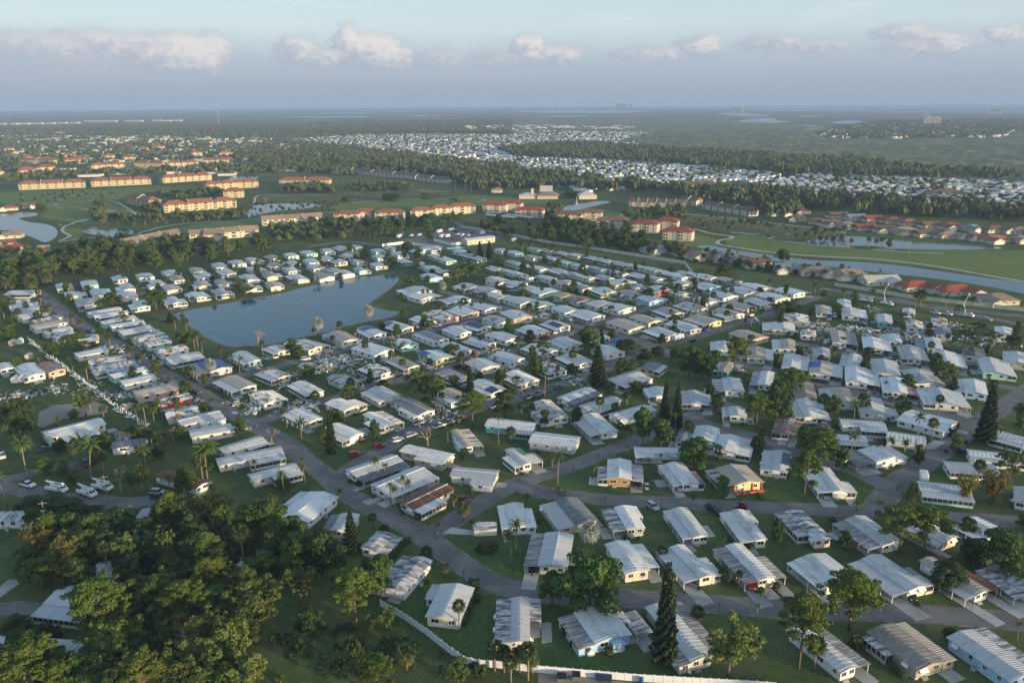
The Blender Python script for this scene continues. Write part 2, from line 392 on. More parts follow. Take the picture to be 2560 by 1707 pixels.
# roads ---------------------------------------------------------------
def multi(*segs):
    P = []
    for t, L in segs: P += pts(t, L)
    return P
ROADS = [
 (6.6, multi(('D', [(235,75),(330,130),(400,195),(480,250),(560,310),(650,372),(760,420),(860,475),(960,550),(1090,625),(1190,675),(1300,735),(1400,790),(1500,865),(1620,925),(1750,995),(1880,1070),(2000,1140)]),
              ('A', [(1990,140),(2090,215),(2180,300)]), ('B', [(50,350),(200,430),(340,500),(480,580),(580,650),(680,720),(800,805),(920,885),(1050,940),(1200,970),(1400,1000),(1600,1012),(1870,1020),(2040,1035)]),
              ('C', [(120,1052),(300,1060),(650,1090),(1000,1100),(1400,1115),(1700,1130),(2222,1172),(2500,1200)]))),
 (6.4, multi(('B', [(560,610),(650,575),(760,500),(880,425),(1000,350),(1130,285),(1260,240),(1400,195),(1550,145),(1700,85),(1850,28)]), ('E', [(2050,1085),(2180,1040),(2300,1000)]), ('F', [(60,960),(180,985),(300,1025),(480,1065)]), ('C', [(640,45),(780,95),(950,155),(1120,190),(1260,260),(1340,300)]))),
 (6.2, multi(('F', [(20,955),(120,915),(260,870),(350,840)]))),
 (6.4, multi(('B', [(1160,290),(1300,335),(1500,362),(1800,390),(2150,402)]), ('C', [(100,412),(300,425),(600,438),(900,447),(1200,465),(1500,485),(1900,508),(2222,528),(2500,540)]))),
 (7.0, multi(('C', [(1250,455),(1320,370),(1410,265),(1510,200),(1610,125),(1720,40)]), ('F', [(1900,1085),(2000,990),(2080,945),(2200,875),(2352,765),(2500,680)]))),
 (6.0, multi(('F', [(880,680),(1000,715),(1150,755),(1300,790),(1480,848),(1700,898),(1900,942),(2020,965)]))),
 (5.6, multi(('F', [(390,560),(480,592),(620,612),(760,640),(900,688)]))),
 (5.8, multi(('F', [(780,428),(920,455),(1050,480),(1180,502),(1300,532),(1500,582),(1700,622),(1900,680),(2150,722),(2300,745)]))),
 (6.2, multi(('E', [(2100,470),(2352,405)]), ('F', [(150,378),(300,322),(450,280),(600,238),(720,192),(850,150),(950,112)]))),
 (6.2, multi(('D', [(1760,975),(1900,925),(2100,865),(2330,800)]), ('E', [(60,765),(180,735),(300,708),(440,680),(600,640),(760,598),(900,560),(1050,530),(1200,490),(1330,450),(1450,402),(1560,352),(1700,308),(1850,268),(2050,210),(2200,170),(2352,140)]), ('F', [(120,75),(250,40),(400,5)]))),
 (6.0, multi(('D', [(1310,735),(1480,690),(1650,652),(1800,620),(2000,562),(2150,532),(2340,472)]), ('E', [(100,432),(300,408),(500,370),(650,340),(760,310),(900,272),(1050,250),(1130,228)]))),
 (6.2, multi(('B', [(40,330),(0,260)]), ('B', [(60,190),(180,120),(330,30)]), ('E', [(450,1045),(620,985),(780,940),(1000,855),(1200,808),(1400,742),(1600,690),(1720,640),(1850,585),(1950,520),(2110,468)]))),
 (6.2, multi(('E', [(640,62),(900,132),(1100,182),(1250,222),(1400,272),(1560,305),(1700,335),(1860,372),(2050,420),(2250,500)]))),
 (6.0, multi(('E', [(2110,468),(2230,500),(2352,560)]))),
 (6.0, multi(('A', [(-60,305),(150,325),(350,368),(600,388),(780,405),(960,392),(1080,372)]))),
 (5.0, multi(('A', [(-60,260),(100,245),(300,185),(480,165),(560,160)]))),
 (4.5, multi(('A', [(-40,1095),(120,1085),(250,1110)]))),
 (6.0, multi(('F', [(1450,120),(1700,190),(2000,240),(2352,310)]))),
 (6.0, multi(('F', [(960,60),(1180,90),(1500,150),(1800,190),(2352,250)]))),
 (6.0, multi(('G', [(2100,600),(2352,560)]), ('H', [(250,580),(500,590)]))),
 (6.0, multi(('D', [(700,120),(900,100),(1150,75),(1400,50),(1700,10)]), ('G', [(1900,780),(2100,745),(2300,725)]))),
 (6.0, multi(('H', [(60,700),(250,670),(450,660),(700,690)]))),
 (6.0, multi(('H', [(760,640),(1000,690),(1300,720),(1600,755),(1900,800)]))),
 (6.0, multi(('H', [(740,410),(800,430),(830,455),(780,480),(860,480),(1000,500),(1250,540),(1500,580),(1800,620),(2352,720)]))),
 (8.0, multi(('G', [(100,690),(400,680),(800,660),(1150,620),(1500,590)]))),
]
for i, (wd, P) in enumerate(ROADS): ribbon('road', P, wd, .050 + .004 * i, M_ASPH)
M_GUT = pmat('gutter', (.25, .235, .21), .9, (.13, .125, .09), .35, .35, .6, world=True)
for i, (wd, P) in enumerate(ROADS): ribbon('road_edge', P, wd + 1.1, .018 + .001 * i, M_GUT)
# slabs, lots, bare ground
def slab(name, t, L, z, mat): return sheet(name, pts(t, L), z, mat)
slab('sandy_lot', 'D', [(270,900),(360,855),(500,845),(640,830),(740,860),(730,905),(600,930),(420,950),(300,1005),(250,1000)], .016, M_SAND)
slab('storage_yard', 'H', [(560,580),(420,545),(640,500),(700,470),(830,480),(1000,500),(1130,525),(1060,550),(860,580),(700,590)], .016, M_ASPH)
slab('gravel_yard', 'B', [(1280,1568),(1280,1500),(1600,1530),(1900,1568),(1900,1640),(1280,1640)], .016, M_SAND)
slab('concrete_pad', 'A', [(-20,960),(60,900),(160,905),(80,960),(0,1020)], .10, M_CONC)
slab('white_driveway', 'B', [(655,605),(720,565),(870,585),(870,615)], .11, M_CONC)
for z_, (t, L) in enumerate([('C', [(1640,0),(1720,15),(1640,60),(1560,55)]), ('F', [(1870,880),(1950,870),(1975,950),(1900,925)]), ('F', [(600,560),(625,560),(625,620),(560,605)])]):
    slab('driveway', t, L, .12 + .01 * z_, M_CONC)
# lawns brighter than the scrub
for t, L in [('B', [(620,650),(870,640),(1180,620),(1190,860),(1160,915),(1050,900),(900,850),(760,760)]), ('B', [(1290,310),(1560,150),(1700,140),(1870,310),(1860,360),(1500,350)]),
             ('C', [(400,375),(540,280),(780,230),(860,330),(900,425),(650,410)]), ('C', [(1030,200),(1180,210),(1310,310),(1200,410),(1010,420)]),
             ('B', [(390,1080),(560,1000),(900,1010),(990,1060),(1340,1080),(1400,1200),(1600,1400),(2060,1440),(2100,1540),(1300,1440),(1000,1420),(800,1400)])]:
    slab('lawn', t, L, .012, M_LAWN)
# golf course
for t, L, m, z in [
 ('G', [(0,225),(400,210),(800,195),(1300,170),(1400,200),(1050,215),(820,265),(600,290),(350,300),(0,300)], M_GOLF, .012),
 ('G', [(330,300),(620,290),(800,290),(980,380),(1050,410),(700,440),(480,420),(280,390),(300,340)], M_GOLF, .014),
 ('G', [(440,470),(560,470),(560,520),(680,530),(480,545)], M_GOLF, .014),
 ('G', [(900,540),(1300,450),(1700,410),(2352,350),(2352,380),(1800,430),(1280,500),(1000,560)], M_GOLF, .014),
 ('G', [(1750,290),(1760,240),(1950,240),(2352,250),(2352,300),(1900,300)], M_ROUGHG, .014),
 ('H', [(0,150),(150,130),(700,160),(730,200),(560,220),(550,270),(0,300)], M_ROUGHG, .012),
 ('H', [(0,300),(550,272),(940,240),(1400,270),(1400,300),(950,310),(450,340),(0,350)], M_GOLF, .014),
 ('H', [(1520,350),(1700,330),(1900,360),(2000,400),(1900,400),(1650,370)], M_GOLF, .014),
 ('I', [(0,370),(300,400),(600,430),(950,470),(1130,500),(900,530),(780,560),(500,510),(200,470),(0,440)], M_ROUGHG, .012),
 ('I', [(340,520),(500,510),(720,560),(850,580),(1100,600),(1500,625),(1900,640),(2352,660),(2600,700),(2600,900),(2100,790),(1700,730),(1300,690),(900,660),(600,640),(330,590)], M_GOLF, .014),
 ('I', [(1500,610),(1700,590),(2100,620),(2600,620),(2600,680),(1900,645)], M_GOLF, .016),
 ('I', [(0,500),(130,510),(250,540),(250,590),(120,590),(0,590)], M_GOLF, .014)]:
    sheet('fairway', smooth_poly(pts(t, L), 2), z, m)
for wd, t, L in [(3, 'G', [(400,555),(480,520),(430,490),(440,455),(520,430),(600,415)]), (7, 'G', [(500,432),(600,405)]), (3, 'G', [(350,305),(520,290),(700,275),(800,290),(870,330),(960,385),(1050,395)]), (2.5, 'G', [(600,275),(820,265)]),
                 (3, 'G', [(400,560),(640,530),(900,510),(1100,460),(1300,432),(1600,415),(2000,375),(2352,352)]), (3, 'G', [(1740,295),(1760,245),(1900,240),(2100,240),(2250,235)]), (3, 'H', [(0,305),(250,280),(550,268)]),
                 (3, 'H', [(540,205),(640,218),(750,210)]), (3, 'I', [(0,365),(300,395),(600,430),(980,470),(1130,500)]), (3.5, 'I', [(100,470),(200,500),(340,520),(350,535),(270,550),(265,575),(400,600),(700,640),(1000,662),(1300,675),(1700,720),(2100,790),(2400,840)]),
                 (3.5, 'I', [(350,495),(480,505),(600,520),(620,540)]), (5, 'I', [(520,505),(640,530)]), (3, 'I', [(720,555),(900,580),(1200,602),(1480,625),(1800,640)]), (2.5, 'H', [(1900,400),(1960,360),(2100,370)]), (2.2, 'I', [(1100,590),(1300,610),(1470,608)])]:
    ribbon('path', pts(t, L), wd, .05, M_PATH)
for t, x, y, w_, h_ in [('G',380,312,26,7),('G',410,328,22,6),('G',575,337,28,6),('G',410,442,16,5),('I',740,507,18,5),('I',765,475,16,3),('H',985,275,22,8),('G',750,350,45,9),('G',590,490,35,8),('G',640,465,30,6)]:
    sheet('sand_bunker', smooth_poly(pts(t, [(x+w_*math.cos(a)*(1+.2*math.sin(3*a)), y+h_*math.sin(a)) for a in [k*.7854 for k in range(8)]]), 2), .06, M_SAND if w_ > 0 else M_PATH)
# water
def lake(t, L, z=.03, bank=1.04, name='pond', mat=None, sm=3):
    P = pts(t, L); c0 = sum(P, Vector()) / len(P)
    if bank: sheet('pond_bank', smooth_poly([c0 + (p - c0) * bank for p in P], sm), z - .012, M_ROUGHG)
    return sheet(name, smooth_poly(P, sm), z, mat or M_WATER)
POND = [(400,722),(470,706),(560,690),(640,675),(720,655),(800,640),(870,633),(905,632),(915,645),(885,672),(852,694),(850,702),(880,712),(918,716),(900,728),(850,738),(800,748),(740,765),(690,776),(650,786),(600,793),(545,797),(500,788),(458,765),(425,742)]
lake('V', POND, bank=1.13)
lake('G', [(-60,380),(60,368),(150,358),(260,365),(230,385),(130,398),(200,425),(330,442),(390,480),(385,522),(335,556),(290,560),(230,532),(140,502),(60,482),(-60,470)])
lake('G', [(560,490),(640,472),(720,482),(830,466),(910,490),(880,508),(760,530),(650,512)])
lake('G', [(1700,355),(1740,312),(1900,300),(2100,298),(2200,310),(2100,330),(1900,350),(1780,372),(1700,392)])
lake('G', [(1560,142),(1600,112),(1700,100),(1770,106),(1740,140),(1640,156)])
lake('G', [(590,46),(750,30),(890,28),(880,46),(700,60)])
lake('G', [(1000,20),(1140,8),(1160,25),(1040,40)])
lake('H', [(1520,342),(1560,312),(1700,290),(1800,280),(1850,290),(1760,310),(1650,337),(1560,352)])
lake('I', [(110,592),(200,585),(400,620),(700,660),(900,684),(1200,696),(1500,722),(1800,764),(2100,806),(2600,880),(2600,960),(2100,864),(1700,806),(1300,764),(1000,728),(700,700),(400,652),(200,614)], bank=0)
lake('I', [(840,572),(900,548),(1050,532),(1200,522),(1500,550),(1800,574),(2100,590),(2200,606),(1900,612),(1480,606),(1300,588),(1100,590),(950,590)], bank=1.02)
lake('I', [(260,108),(370,82),(550,80),(760,100),(740,130),(600,142),(400,142)])
ribbon('ditch', pts('E', [(330,1185),(480,1120),(700,1050),(860,900),(960,850),(1130,850),(1280,830),(1500,768)]), 1.1, .03, pmat('ditch_water', (.02, .03, .03), .3))
sheet('swimming_pool', pts('H', [(725,600),(800,590),(860,595),(840,608),(740,612)]), .05, pmat('pool_water', (.06, .38, .45), .1))
for t, L in [('K', [(950,520),(1080,522),(1190,533),(1100,537),(990,530)]), ('K', [(1020,560),(1100,548),(1190,545),(1230,556),(1290,563),(1180,567),(1080,566)]), ('K', [(1200,590),(1270,576),(1400,577),(1390,588),(1300,592)]),
             ('K', [(560,556),(625,558),(600,566)]), ('K', [(680,562),(740,561),(740,567)]), ('K', [(1460,566),(1540,554),(1640,562),(1560,570)]), ('K', [(1285,534),(1400,533),(1380,538)]), ('K', [(970,576),(1060,574),(1060,580)]),
             ('K', [(80,535),(380,531),(250,538)]), ('J', [(1450,521),(1700,518),(1690,523)]), ('J', [(1840,533),(1960,531),(1950,537)]), ('J', [(1200,540),(1660,535),(1660,541)]), ('K', [(1890,742),(1950,738),(1940,752)]), ('K', [(0,512),(300,508),(600,512),(560,519),(200,520)]), ('J', [(960,716),(1050,716),(1130,732),(1080,735),(1010,725)])]:
    lake(t, L, 1.0, 0, 'lagoon', M_FWATER, 2)
sheet('sea', [at('K', x, y) for x, y in [(650,502),(900,500),(1090,512),(1500,516),(1800,520),(2400,526)]] + [Vector((19200*math.sin(R(a)), 19200*math.cos(R(a)), 0)) for a in (38, 30, 22, 14, 8, 6)], 1.2, M_SEA)
# ------------------------------------------------------------------ mobile homes
EAVE, SHARE = 2.75, {}
def shared(key, fn):
    if key not in SHARE: SHARE[key] = fn()
    return SHARE[key]
def window_mesh(w_, h_, near):
    b = MB()                       # lies in local xz plane, faces -y
    e = .09
    if near:
        b.box(-w_/2-e, w_/2+e, -.07, 0, -h_/2-e, -h_/2); b.box(-w_/2-e, w_/2+e, -.07, 0, h_/2, h_/2+e)
        b.box(-w_/2-e, -w_/2, -.07, 0, -h_/2, h_/2); b.box(w_/2, w_/2+e, -.07, 0, -h_/2, h_/2)
        b.box(-.03, .03, -.05, 0, -h_/2, h_/2)
        return b.mesh('window', M_TRIM)
    b.box(-w_/2-e, w_/2+e, -.04, 0, -h_/2-e, h_/2+e); b.box(-w_/2, w_/2, -.06, -.03, -h_/2, h_/2, 1)
    return b.mesh('window', [M_TRIM, M_GLASS])
def pane_mesh(w_, h_):
    b = MB(); b.box(-w_/2, w_/2, -.03, -.005, -h_/2, h_/2); return b.mesh('pane', M_GLASS)
def add_window(par, x, y, z, rz, w_=1.2, h_=.95, near=True):
    o = link('window', shared(('win', w_, h_, near), lambda: window_mesh(w_, h_, near)), par, (x, y, z), rz)
    if near: link('pane', shared(('pane', w_, h_), lambda: pane_mesh(w_, h_)), o)
def add_door(par, x, y, z, rz):
    def f():
        b = MB(); b.box(-.5, .5, -.06, 0, 0, 2.05, 0); b.box(-.36, .36, -.08, -.05, .95, 1.85, 1); return b.mesh('door', [M_DOOR, M_GLASS])
    link('door', shared('door', f), par, (x, y, z), rz)
def add_awning(par, x, y, z, rz, w_=1.6):
    def f():
        b = MB(); b.hexa([(-w_/2, -.75, -.62), (w_/2, -.75, -.62), (w_/2, 0, 0), (-w_/2, 0, 0)], [(-w_/2, -.75, -.58), (w_/2, -.75, -.58), (w_/2, 0, .05), (-w_/2, 0, .05)]); return b.mesh('awning', M_TRIM)
    link('awning', shared(('awn', w_), f), par, (x, y, z), rz)
def add_post(par, x, y, z1):
    def f():
        b = MB(); b.box(-.06, .06, -.06, .06, 0, 1); return b.mesh('post', M_TRIM)
    link('post', shared('post', f), par, (x, y, 0), 0, (1, 1, z1))
def slope(b, x0, z0, x1, z1, y0, y1, th=.10, m=0):
    b.hexa([(x0, y0, z0-th), (x1, y0, z1-th), (x1, y1, z1-th), (x0, y1, z0-th)], [(x0, y0, z0), (x1, y0, z1), (x1, y1, z1), (x0, y1, z0)], m)
def ribs(b, x0, z0, x1, z1, y0, y1, step, m=0, rw=.07, rh=.07):
    y = y0 + step / 2
    while y < y1 - .1:
        b.hexa([(x0, y, z0-.01), (x1, y, z1-.01), (x1, y+rw, z1-.01), (x0, y+rw, z0-.01)], [(x0, y+rw*.2, z0+rh), (x1, y+rw*.2, z1+rh), (x1, y+rw*.8, z1+rh), (x0, y+rw*.8, z0+rh)], m); y += step

def frame_of(P0, P1, P2, wclamp, lclamp):
    a = P0.copy(); a.z = 0; b = P1.copy(); b.z = 0; c_ = P2.copy(); c_.z = 0
    flip = (b - a).cross(c_ - b).z < 0
    if flip: a, b = b, a; c_ = b + (c_ - a)
    yv = c_ - b; L = yv.length; yv.normalize(); xv = Vector((yv.y, -yv.x, 0))
    W = abs((b - a).dot(xv))
    mid = (a + b) / 2 + yv * L / 2
    W = min(max(W, wclamp[0]), wclamp[1]); L = min(max(L, lclamp[0]), lclamp[1])
    org = mid - yv * L / 2 - xv * W / 2
    return org, math.atan2(xv.y, xv.x), W, L, flip, xv, yv
TOK = re.compile(r'([abAB])(\d+)([cpr])(?:(\d+)-(\d+))?([a-z])?$')
COLN = dict(white='white', cream='cream', tan='tan', grey='grey', blue='pale blue', mint='mint green', turquoise='turquoise', yellow='pale yellow', pink='pink', red='red', sage='grey green', wood='wooden')

def home_label(rec, place):
    sz, wc, rn, f, zone = rec['words']
    for fs in (f[:2], f[:1], []):
        for size in (sz, ''):
            lb = ' '.join(x for x in [size, wc, 'home under', rn, 'roof', 'with ' + ' and '.join(fs) if fs else '', place] if x)
            if len(lb.split()) <= 16: return lb
    return lb
def house(rec, near, zone, slabs=True):
    P0, P1, P2, spec, wall, roof, extra = rec['P'][0], rec['P'][1], rec['P'][2], rec['spec'], rec['wall'], rec['roof'], rec['extra']
    rg = random.Random(rec['seed'])
    org, rz, W, L, flip, xv, yv = frame_of(P0, P1, P2, extra.get('wc', (4.4, 17)), extra.get('lc', (8.5, 24)))
    if rec['dist'] > 250:
        org = org - xv * W * .035 - yv * L * .03; W *= 1.07; L *= 1.06
    root = empty('mobile_home', org, rz)
    wm = WALL[wall]; wa = wb = 0.0; ann = []; flat = False
    for tk in [q for q in spec.split(';') if q]:
        if tk == 'F': flat = True; continue
        mt = TOK.match(tk)
        if not mt: continue
        s_, pc, kd, t0, t1, rc = mt.groups()
        if flip: s_ = {'a': 'b', 'b': 'a', 'A': 'B', 'B': 'A'}[s_]
        wd = W * int(pc) / 100; t0 = int(t0 or 0) / 100; t1 = int(t1 or 100) / 100
        if s_ == 'a': wa = max(wa, wd)
        if s_ == 'b': wb = max(wb, wd)
        ann.append((s_, wd, kd, t0 * L, t1 * L, rc))
    x0, x1 = wa, W - wb; ww = x1 - x0; rise = .3 if flat else min(.085 * ww + .08, .95)
    ov = .32; xm = (x0 + x1) / 2
    # walls with gable ends, on a skirting
    b = MB(); y0, y1 = .15, L - .15; ex0, ex1 = x0 + .12, x1 - .12; zt = EAVE - .1
    zr = EAVE + rise - .14
    b.face([(ex0, y0, .35), (ex1, y0, .35), (ex1, y0, zt), (xm, y0, zr), (ex0, y0, zt)]); b.face([(ex1, y1, .35), (ex0, y1, .35), (ex0, y1, zt), (xm, y1, zr), (ex1, y1, zt)])
    b.face([(ex1, y0, .35), (ex1, y1, .35), (ex1, y1, zt), (ex1, y0, zt)]); b.face([(ex0, y1, .35), (ex0, y0, .35), (ex0, y0, zt), (ex0, y1, zt)])
    b.obj('wall', WALL[extra['front']] if 'front' in extra else wm, root)
    b = MB(); b.box(ex0 + .06, ex1 - .06, y0 + .06, y1 - .06, 0, .36); b.obj('skirting', WALL['grey'] if wall in ('white', 'grey') else WALL['white'], root)
    # roof
    sm_ = near == 2
    b = MB()
    slope(b, x0 - ov, EAVE - .03, xm, EAVE + rise, -ov, L + ov); slope(b, xm, EAVE + rise, x1 + ov, EAVE - .03, -ov, L + ov)
    if sm_ and not extra.get('smooth'):
        st = .62 if roof in 'gsd' else 1.25
        ribs(b, x0 - ov, EAVE - .03, xm, EAVE + rise, -ov, L + ov, st); ribs(b, xm, EAVE + rise, x1 + ov, EAVE - .03, -ov, L + ov, st)
    b.obj('roof', ROOF[roof], root)
    if sm_:
        for k in range(rg.randint(1, 3)):
            def vf():
                v = MB(); v.tube([(0, 0, 0), (0, 0, .45)], .09, 6); return v.mesh('roof_vent', M_METAL)
            link('roof_vent', shared('vent', vf), root, (xm + rg.uniform(-.3, .3) * ww, rg.uniform(.15, .85) * L, EAVE + rise * .6))
        if ww > 6 and rg.random() < .5:
            b = MB(); b.box(xm - .14, xm + .14, -ov, L + ov, EAVE + rise - .03, EAVE + rise + .09); b.obj('ridge_cap', M_TRIM, root)
    if 'tarp' in extra:
        t0, t1 = extra['tarp'][:2]; b = MB(); side = extra['tarp'][2] if len(extra['tarp']) > 2 else 0
        if side <= 0: slope(b, x0 - ov - .05, EAVE + .04, xm, EAVE + rise + .09, t0 * L, t1 * L, .03)
        if side >= 0: slope(b, xm, EAVE + rise + .09, x1 + ov + .05, EAVE + .04, t0 * L, t1 * L, .03)
        b.obj('tarp', M_TARPD if extra.get('navy') else M_TARP, root)
    full = near > 0
    if extra.get('redporch'):
        b = MB(); b.box(x0 + .2, x1 - .2, -1.3, -1.15, 0, .55); b.obj('porch_kerb', WALL['red'], root)
        for k in range(4): xx = x0 + .3 + (ww - .9) * k / 3; b = MB(); b.box(xx, xx + .3, -.25, .02, 0, EAVE - .15); b.obj('porch_column', WALL['red'], root)
    # windows and doors on the main walls
    def wins(xw, rzw, ya, yb, zc=1.75):
        n = max(1, int((yb - ya) / (3.4 if near == 2 else 4.6)))
        for k in range(n):
            yy = ya + (k + .5 + rg.uniform(-.15, .15)) * (yb - ya) / n
            if near == 2 and k == n // 2 and rg.random() < .6: add_door(root, xw, yy, .5, rzw); continue
            ws = rg.choice((.8, 1.2, 1.2, 1.8))
            add_window(root, xw, yy, zc, rzw, ws, .95, near == 2)
            if near == 2 and rg.random() < extra.get('awn', .25): add_awning(root, xw, yy, zc + .62, rzw, 1.6 if ws < 1.5 else 2.2)
    sides = {'a': [(0, L)], 'b': [(0, L)]}
    for s_, wd, kd, t0, t1, rc in ann:
        q = []
        for (u, v) in sides[s_.lower()]:
            if t0 - u > 1.5: q.append((u, t0))
            if v - t1 > 1.5: q.append((t1, v))
        sides[s_.lower()] = q
    for u, v in sides['a']: wins(ex0 - .005, -math.pi / 2, u + .4, v - .4)
    for u, v in sides['b']: wins(ex1 + .005, math.pi / 2, u + .4, v - .4)
    if full:
        n = 2 if ww > 4 else 1
        for k in range(n):
            xx = x0 + ww * (k + .5) / n; ws = 1.8 if n == 1 or rg.random() < .4 else 1.2
            add_window(root, xx, y0 - .005, 1.7, 0, ws, .95, near == 2)
            if near == 2 and rg.random() < extra.get('awn', .3): add_awning(root, xx, y0 - .005, 2.32, 0, 2.2)
            add_window(root, xx, y1 + .005, 1.7, math.pi, 1.2, .95, near == 2)
    # lean-to annexes
    for s_, wd, kd, t0, t1, rc in ann:
        low = s_.lower() == 'a'; rcode = rc or (roof if roof not in 'nkxth' else 'g')
        if s_ == 'a': xi, xo = x0 + .05, x0 - wd
        elif s_ == 'b': xi, xo = x1 - .05, x1 + wd
        elif s_ == 'A': xi, xo = .05, -wd
        else: xi, xo = W - .05, W + wd
        sg = -1 if low else 1
        zi, zo = EAVE - .16, EAVE - .16 - min(.085 * wd + .08, .5)
        b = MB(); ya, yb = t0 - (.25 if t0 > 0 else .3), t1 + (.1 if t1 < L else .3)
        if low: slope(b, xo - .25, zo, xi, zi, ya, yb, .09)
        else: slope(b, xi, zi, xo + .25, zo, ya, yb, .09)
        if sm_:
            if low: ribs(b, xo - .25, zo, xi, zi, ya, yb, .62)
            else: ribs(b, xi, zi, xo + .25, zo, ya, yb, .62)
        b.obj('annex_roof', ROOF[rcode], root)
        xw = xo - sg * .05; lo_, hi_ = (xw, xi) if low else (xi, xw)
        if kd == 'c':
            n = max(2, int((t1 - t0) / 3.4))
            if full:
                for k in range(n + 1): add_post(root, xo, t0 + .1 + (t1 - t0 - .2) * k / n, zo - .08)
            b = MB(); b.box(lo_ + .03, hi_ - .03, t0 - extra.get('drive', 4.5 if 'lanes' in zone or 'corner' in zone else 3.0), t1 + extra.get('back', 0.3), 0, .09 + .006 * rg.random()); b.obj('carport_slab', M_CONC, root)
            if t1 - t0 > 9 and rg.random() < .65:          # storage room at the end of the carport
                b = MB(); b.box(lo_ + .12, hi_ - .02, t1 - 2.8, t1 - .1, .1, zo - .12); b.obj('storage_room', wm, root)
        elif kd == 'p':
            b = MB(); b.box(lo_, hi_, t0 + .05, t1 - .05, 0, .75); b.obj('porch_base', wm, root)
            b = MB(); b.box(lo_ + .06, hi_ - .06, t0 + .11, t1 - .11, .75, zo - .12); b.obj('screen', M_SCREEN, root)
            b = MB(); n = max(2, int((t1 - t0) / (1.3 if near == 2 else 2.2)))
            for k in range(n + 1):
                yy = t0 + .05 + (t1 - t0 - .16) * k / n; b.box(xw - .04 if low else xw - .06, xw + .06 if low else xw + .04, yy, yy + .07, .75, zo - .1)
            for ye in (t0 + .03, t1 - .11):
                nn = max(1, int(wd / 1.4))
                for k in range(nn + 1):
                    xx = lo_ + (hi_ - lo_ - .1) * k / nn; b.box(xx, xx + .08, ye, ye + .08, .75, zo - .1)
            b.box(xw - .05, xw + .05, t0 + .05, t1 - .05, zo - .16, zo - .09); b.box(lo_, hi_, t0 + .03, t0 + .11, zo - .165, zo - .092); b.box(lo_, hi_, t1 - .11, t1 - .03, zo - .165, zo - .092)
            b.obj('porch_frame', M_TRIM, root)
        else:
            b = MB(); q = [(lo_, t0 + .08), (hi_, t0 + .08), (hi_, t1 - .08), (lo_, t1 - .08)]
            za, zb_ = (zo - .08, zi - .1) if low else (zi - .1, zo - .08)
            b.hexa([(x, y, 0) for x, y in q], [(q[0][0], q[0][1], za), (q[1][0], q[1][1], zb_), (q[2][0], q[2][1], zb_), (q[3][0], q[3][1], za)])
            b.obj('annex_wall', wm, root)
            wins(xw + sg * .005, -math.pi / 2 if low else math.pi / 2, t0 + .3, t1 - .3, 1.55)
            if full: add_window(root, (lo_ + hi_) / 2, t0 + .075, 1.5, 0, 1.2, .95, near == 2)
    if near == 2 and rg.random() < .7:
        def ac():
            v = MB(); v.box(-.45, .45, -.4, .4, 0, .8); v.box(-.36, .36, -.31, .31, .8, .84, 1); return v.mesh('air_conditioner', [WALL['grey'], M_METAL])
        if sides['a']: link('air_conditioner', shared('ac', ac), root, (x0 - .65, (sides['a'][0][0] + sides['a'][0][1]) / 2, 0))
        elif sides['b']: link('air_conditioner', shared('ac', ac), root, (x1 + .65, (sides['b'][0][0] + sides['b'][0][1]) / 2, 0))
    if near == 2 and extra.get('steps', rg.random() < .5):
        def stp():
            v = MB(); v.box(-.7, .7, -.9, 0, 0, .2); v.box(-.7, .7, -.6, 0, .2, .4); return v.mesh('front_steps', M_CONC)
        link('front_steps', shared('steps', stp), root, (x0 + ww * .3, y0, 0))
    if rec['dist'] < 620 and rg.random() < .7:
        pw, pl = rg.uniform(2.2, 4.0), rg.uniform(4, 8); xx = rg.choice((-pw - .2, W + .2)) if rg.random() < .5 else rg.uniform(0, max(.1, W - pw)); yy = rg.uniform(-pl * .8, 0) if -.1 < xx < W else rg.uniform(0, max(.1, L - pl))
        b = MB(); b.box(xx, xx + pw, yy - (.4 if yy < 0 else 0), yy + pl if yy > 0 else min(yy + pl, -.02), 0, .075 + .01 * rg.random()); b.obj('patio', M_CONC, root)
    # words
    kinds = [a[2] for a in ann]; f = []
    if 'tarp' in extra: f.append('blue tarp' if not extra.get('navy') else 'navy tarp')
    if kinds.count('c') > 1: f.append('twin carports')
    elif 'c' in kinds: f.append('open carport')
    if 'p' in kinds: f.append('screened porch')
    if 'r' in kinds and len(f) < 2: f.append('lean-to room')
    sz = 'long narrow' if L / W > 2.1 else ('short wide' if L / W < 1.25 else '')
    rn = ROOFNAME[roof]
    rec['words'] = (sz, COLN[wall], rn, f, zone)
    rec['label'] = extra.get('label') or home_label(rec, zone)
    root['label'] = rec['label']; root['category'] = 'mobile home'; root['group'] = 'mobile homes ' + zone
    rec['root'] = root; rec['frame'] = (org, rz, W, L)
    return root

SPECS = ['', 'a33c', 'b33c', 'a32p0-60', 'b32p0-70', 'a30p0-60;b30c', 'a35r;b25c40-100', 'a30c30-100', 'b30r0-50', 'a28p20-90', 'a26c;b26p0-60']
HOMES = []
def H(t, zone, rows):
    for r in rows:
        c6 = r[:6]; rest = list(r[6:])
        spec = rest[0] if len(rest) > 0 else None; wall = rest[1] if len(rest) > 1 else None; roof = rest[2] if len(rest) > 2 else None; extra = rest[3] if len(rest) > 3 else {}
        sd_ = len(HOMES) * 13 + 5; rg = random.Random(sd_)
        if spec is None: spec = rg.choice(SPECS)
        if wall is None: wall = rg.choice(['white'] * 9 + ['cream'] * 4 + ['grey', 'mint', 'blue', 'tan', 'yellow'])
        if roof is None: roof = rg.choice('wwwwwggsstt')
        P = [at(t, c6[i], c6[i + 1], EAVE) for i in (0, 2, 4)]
        HOMES.append(dict(P=P, spec=spec, wall=wall, roof=roof, extra=extra, seed=sd_, zone=zone, dist=((P[0] + P[2]) / 2).length))
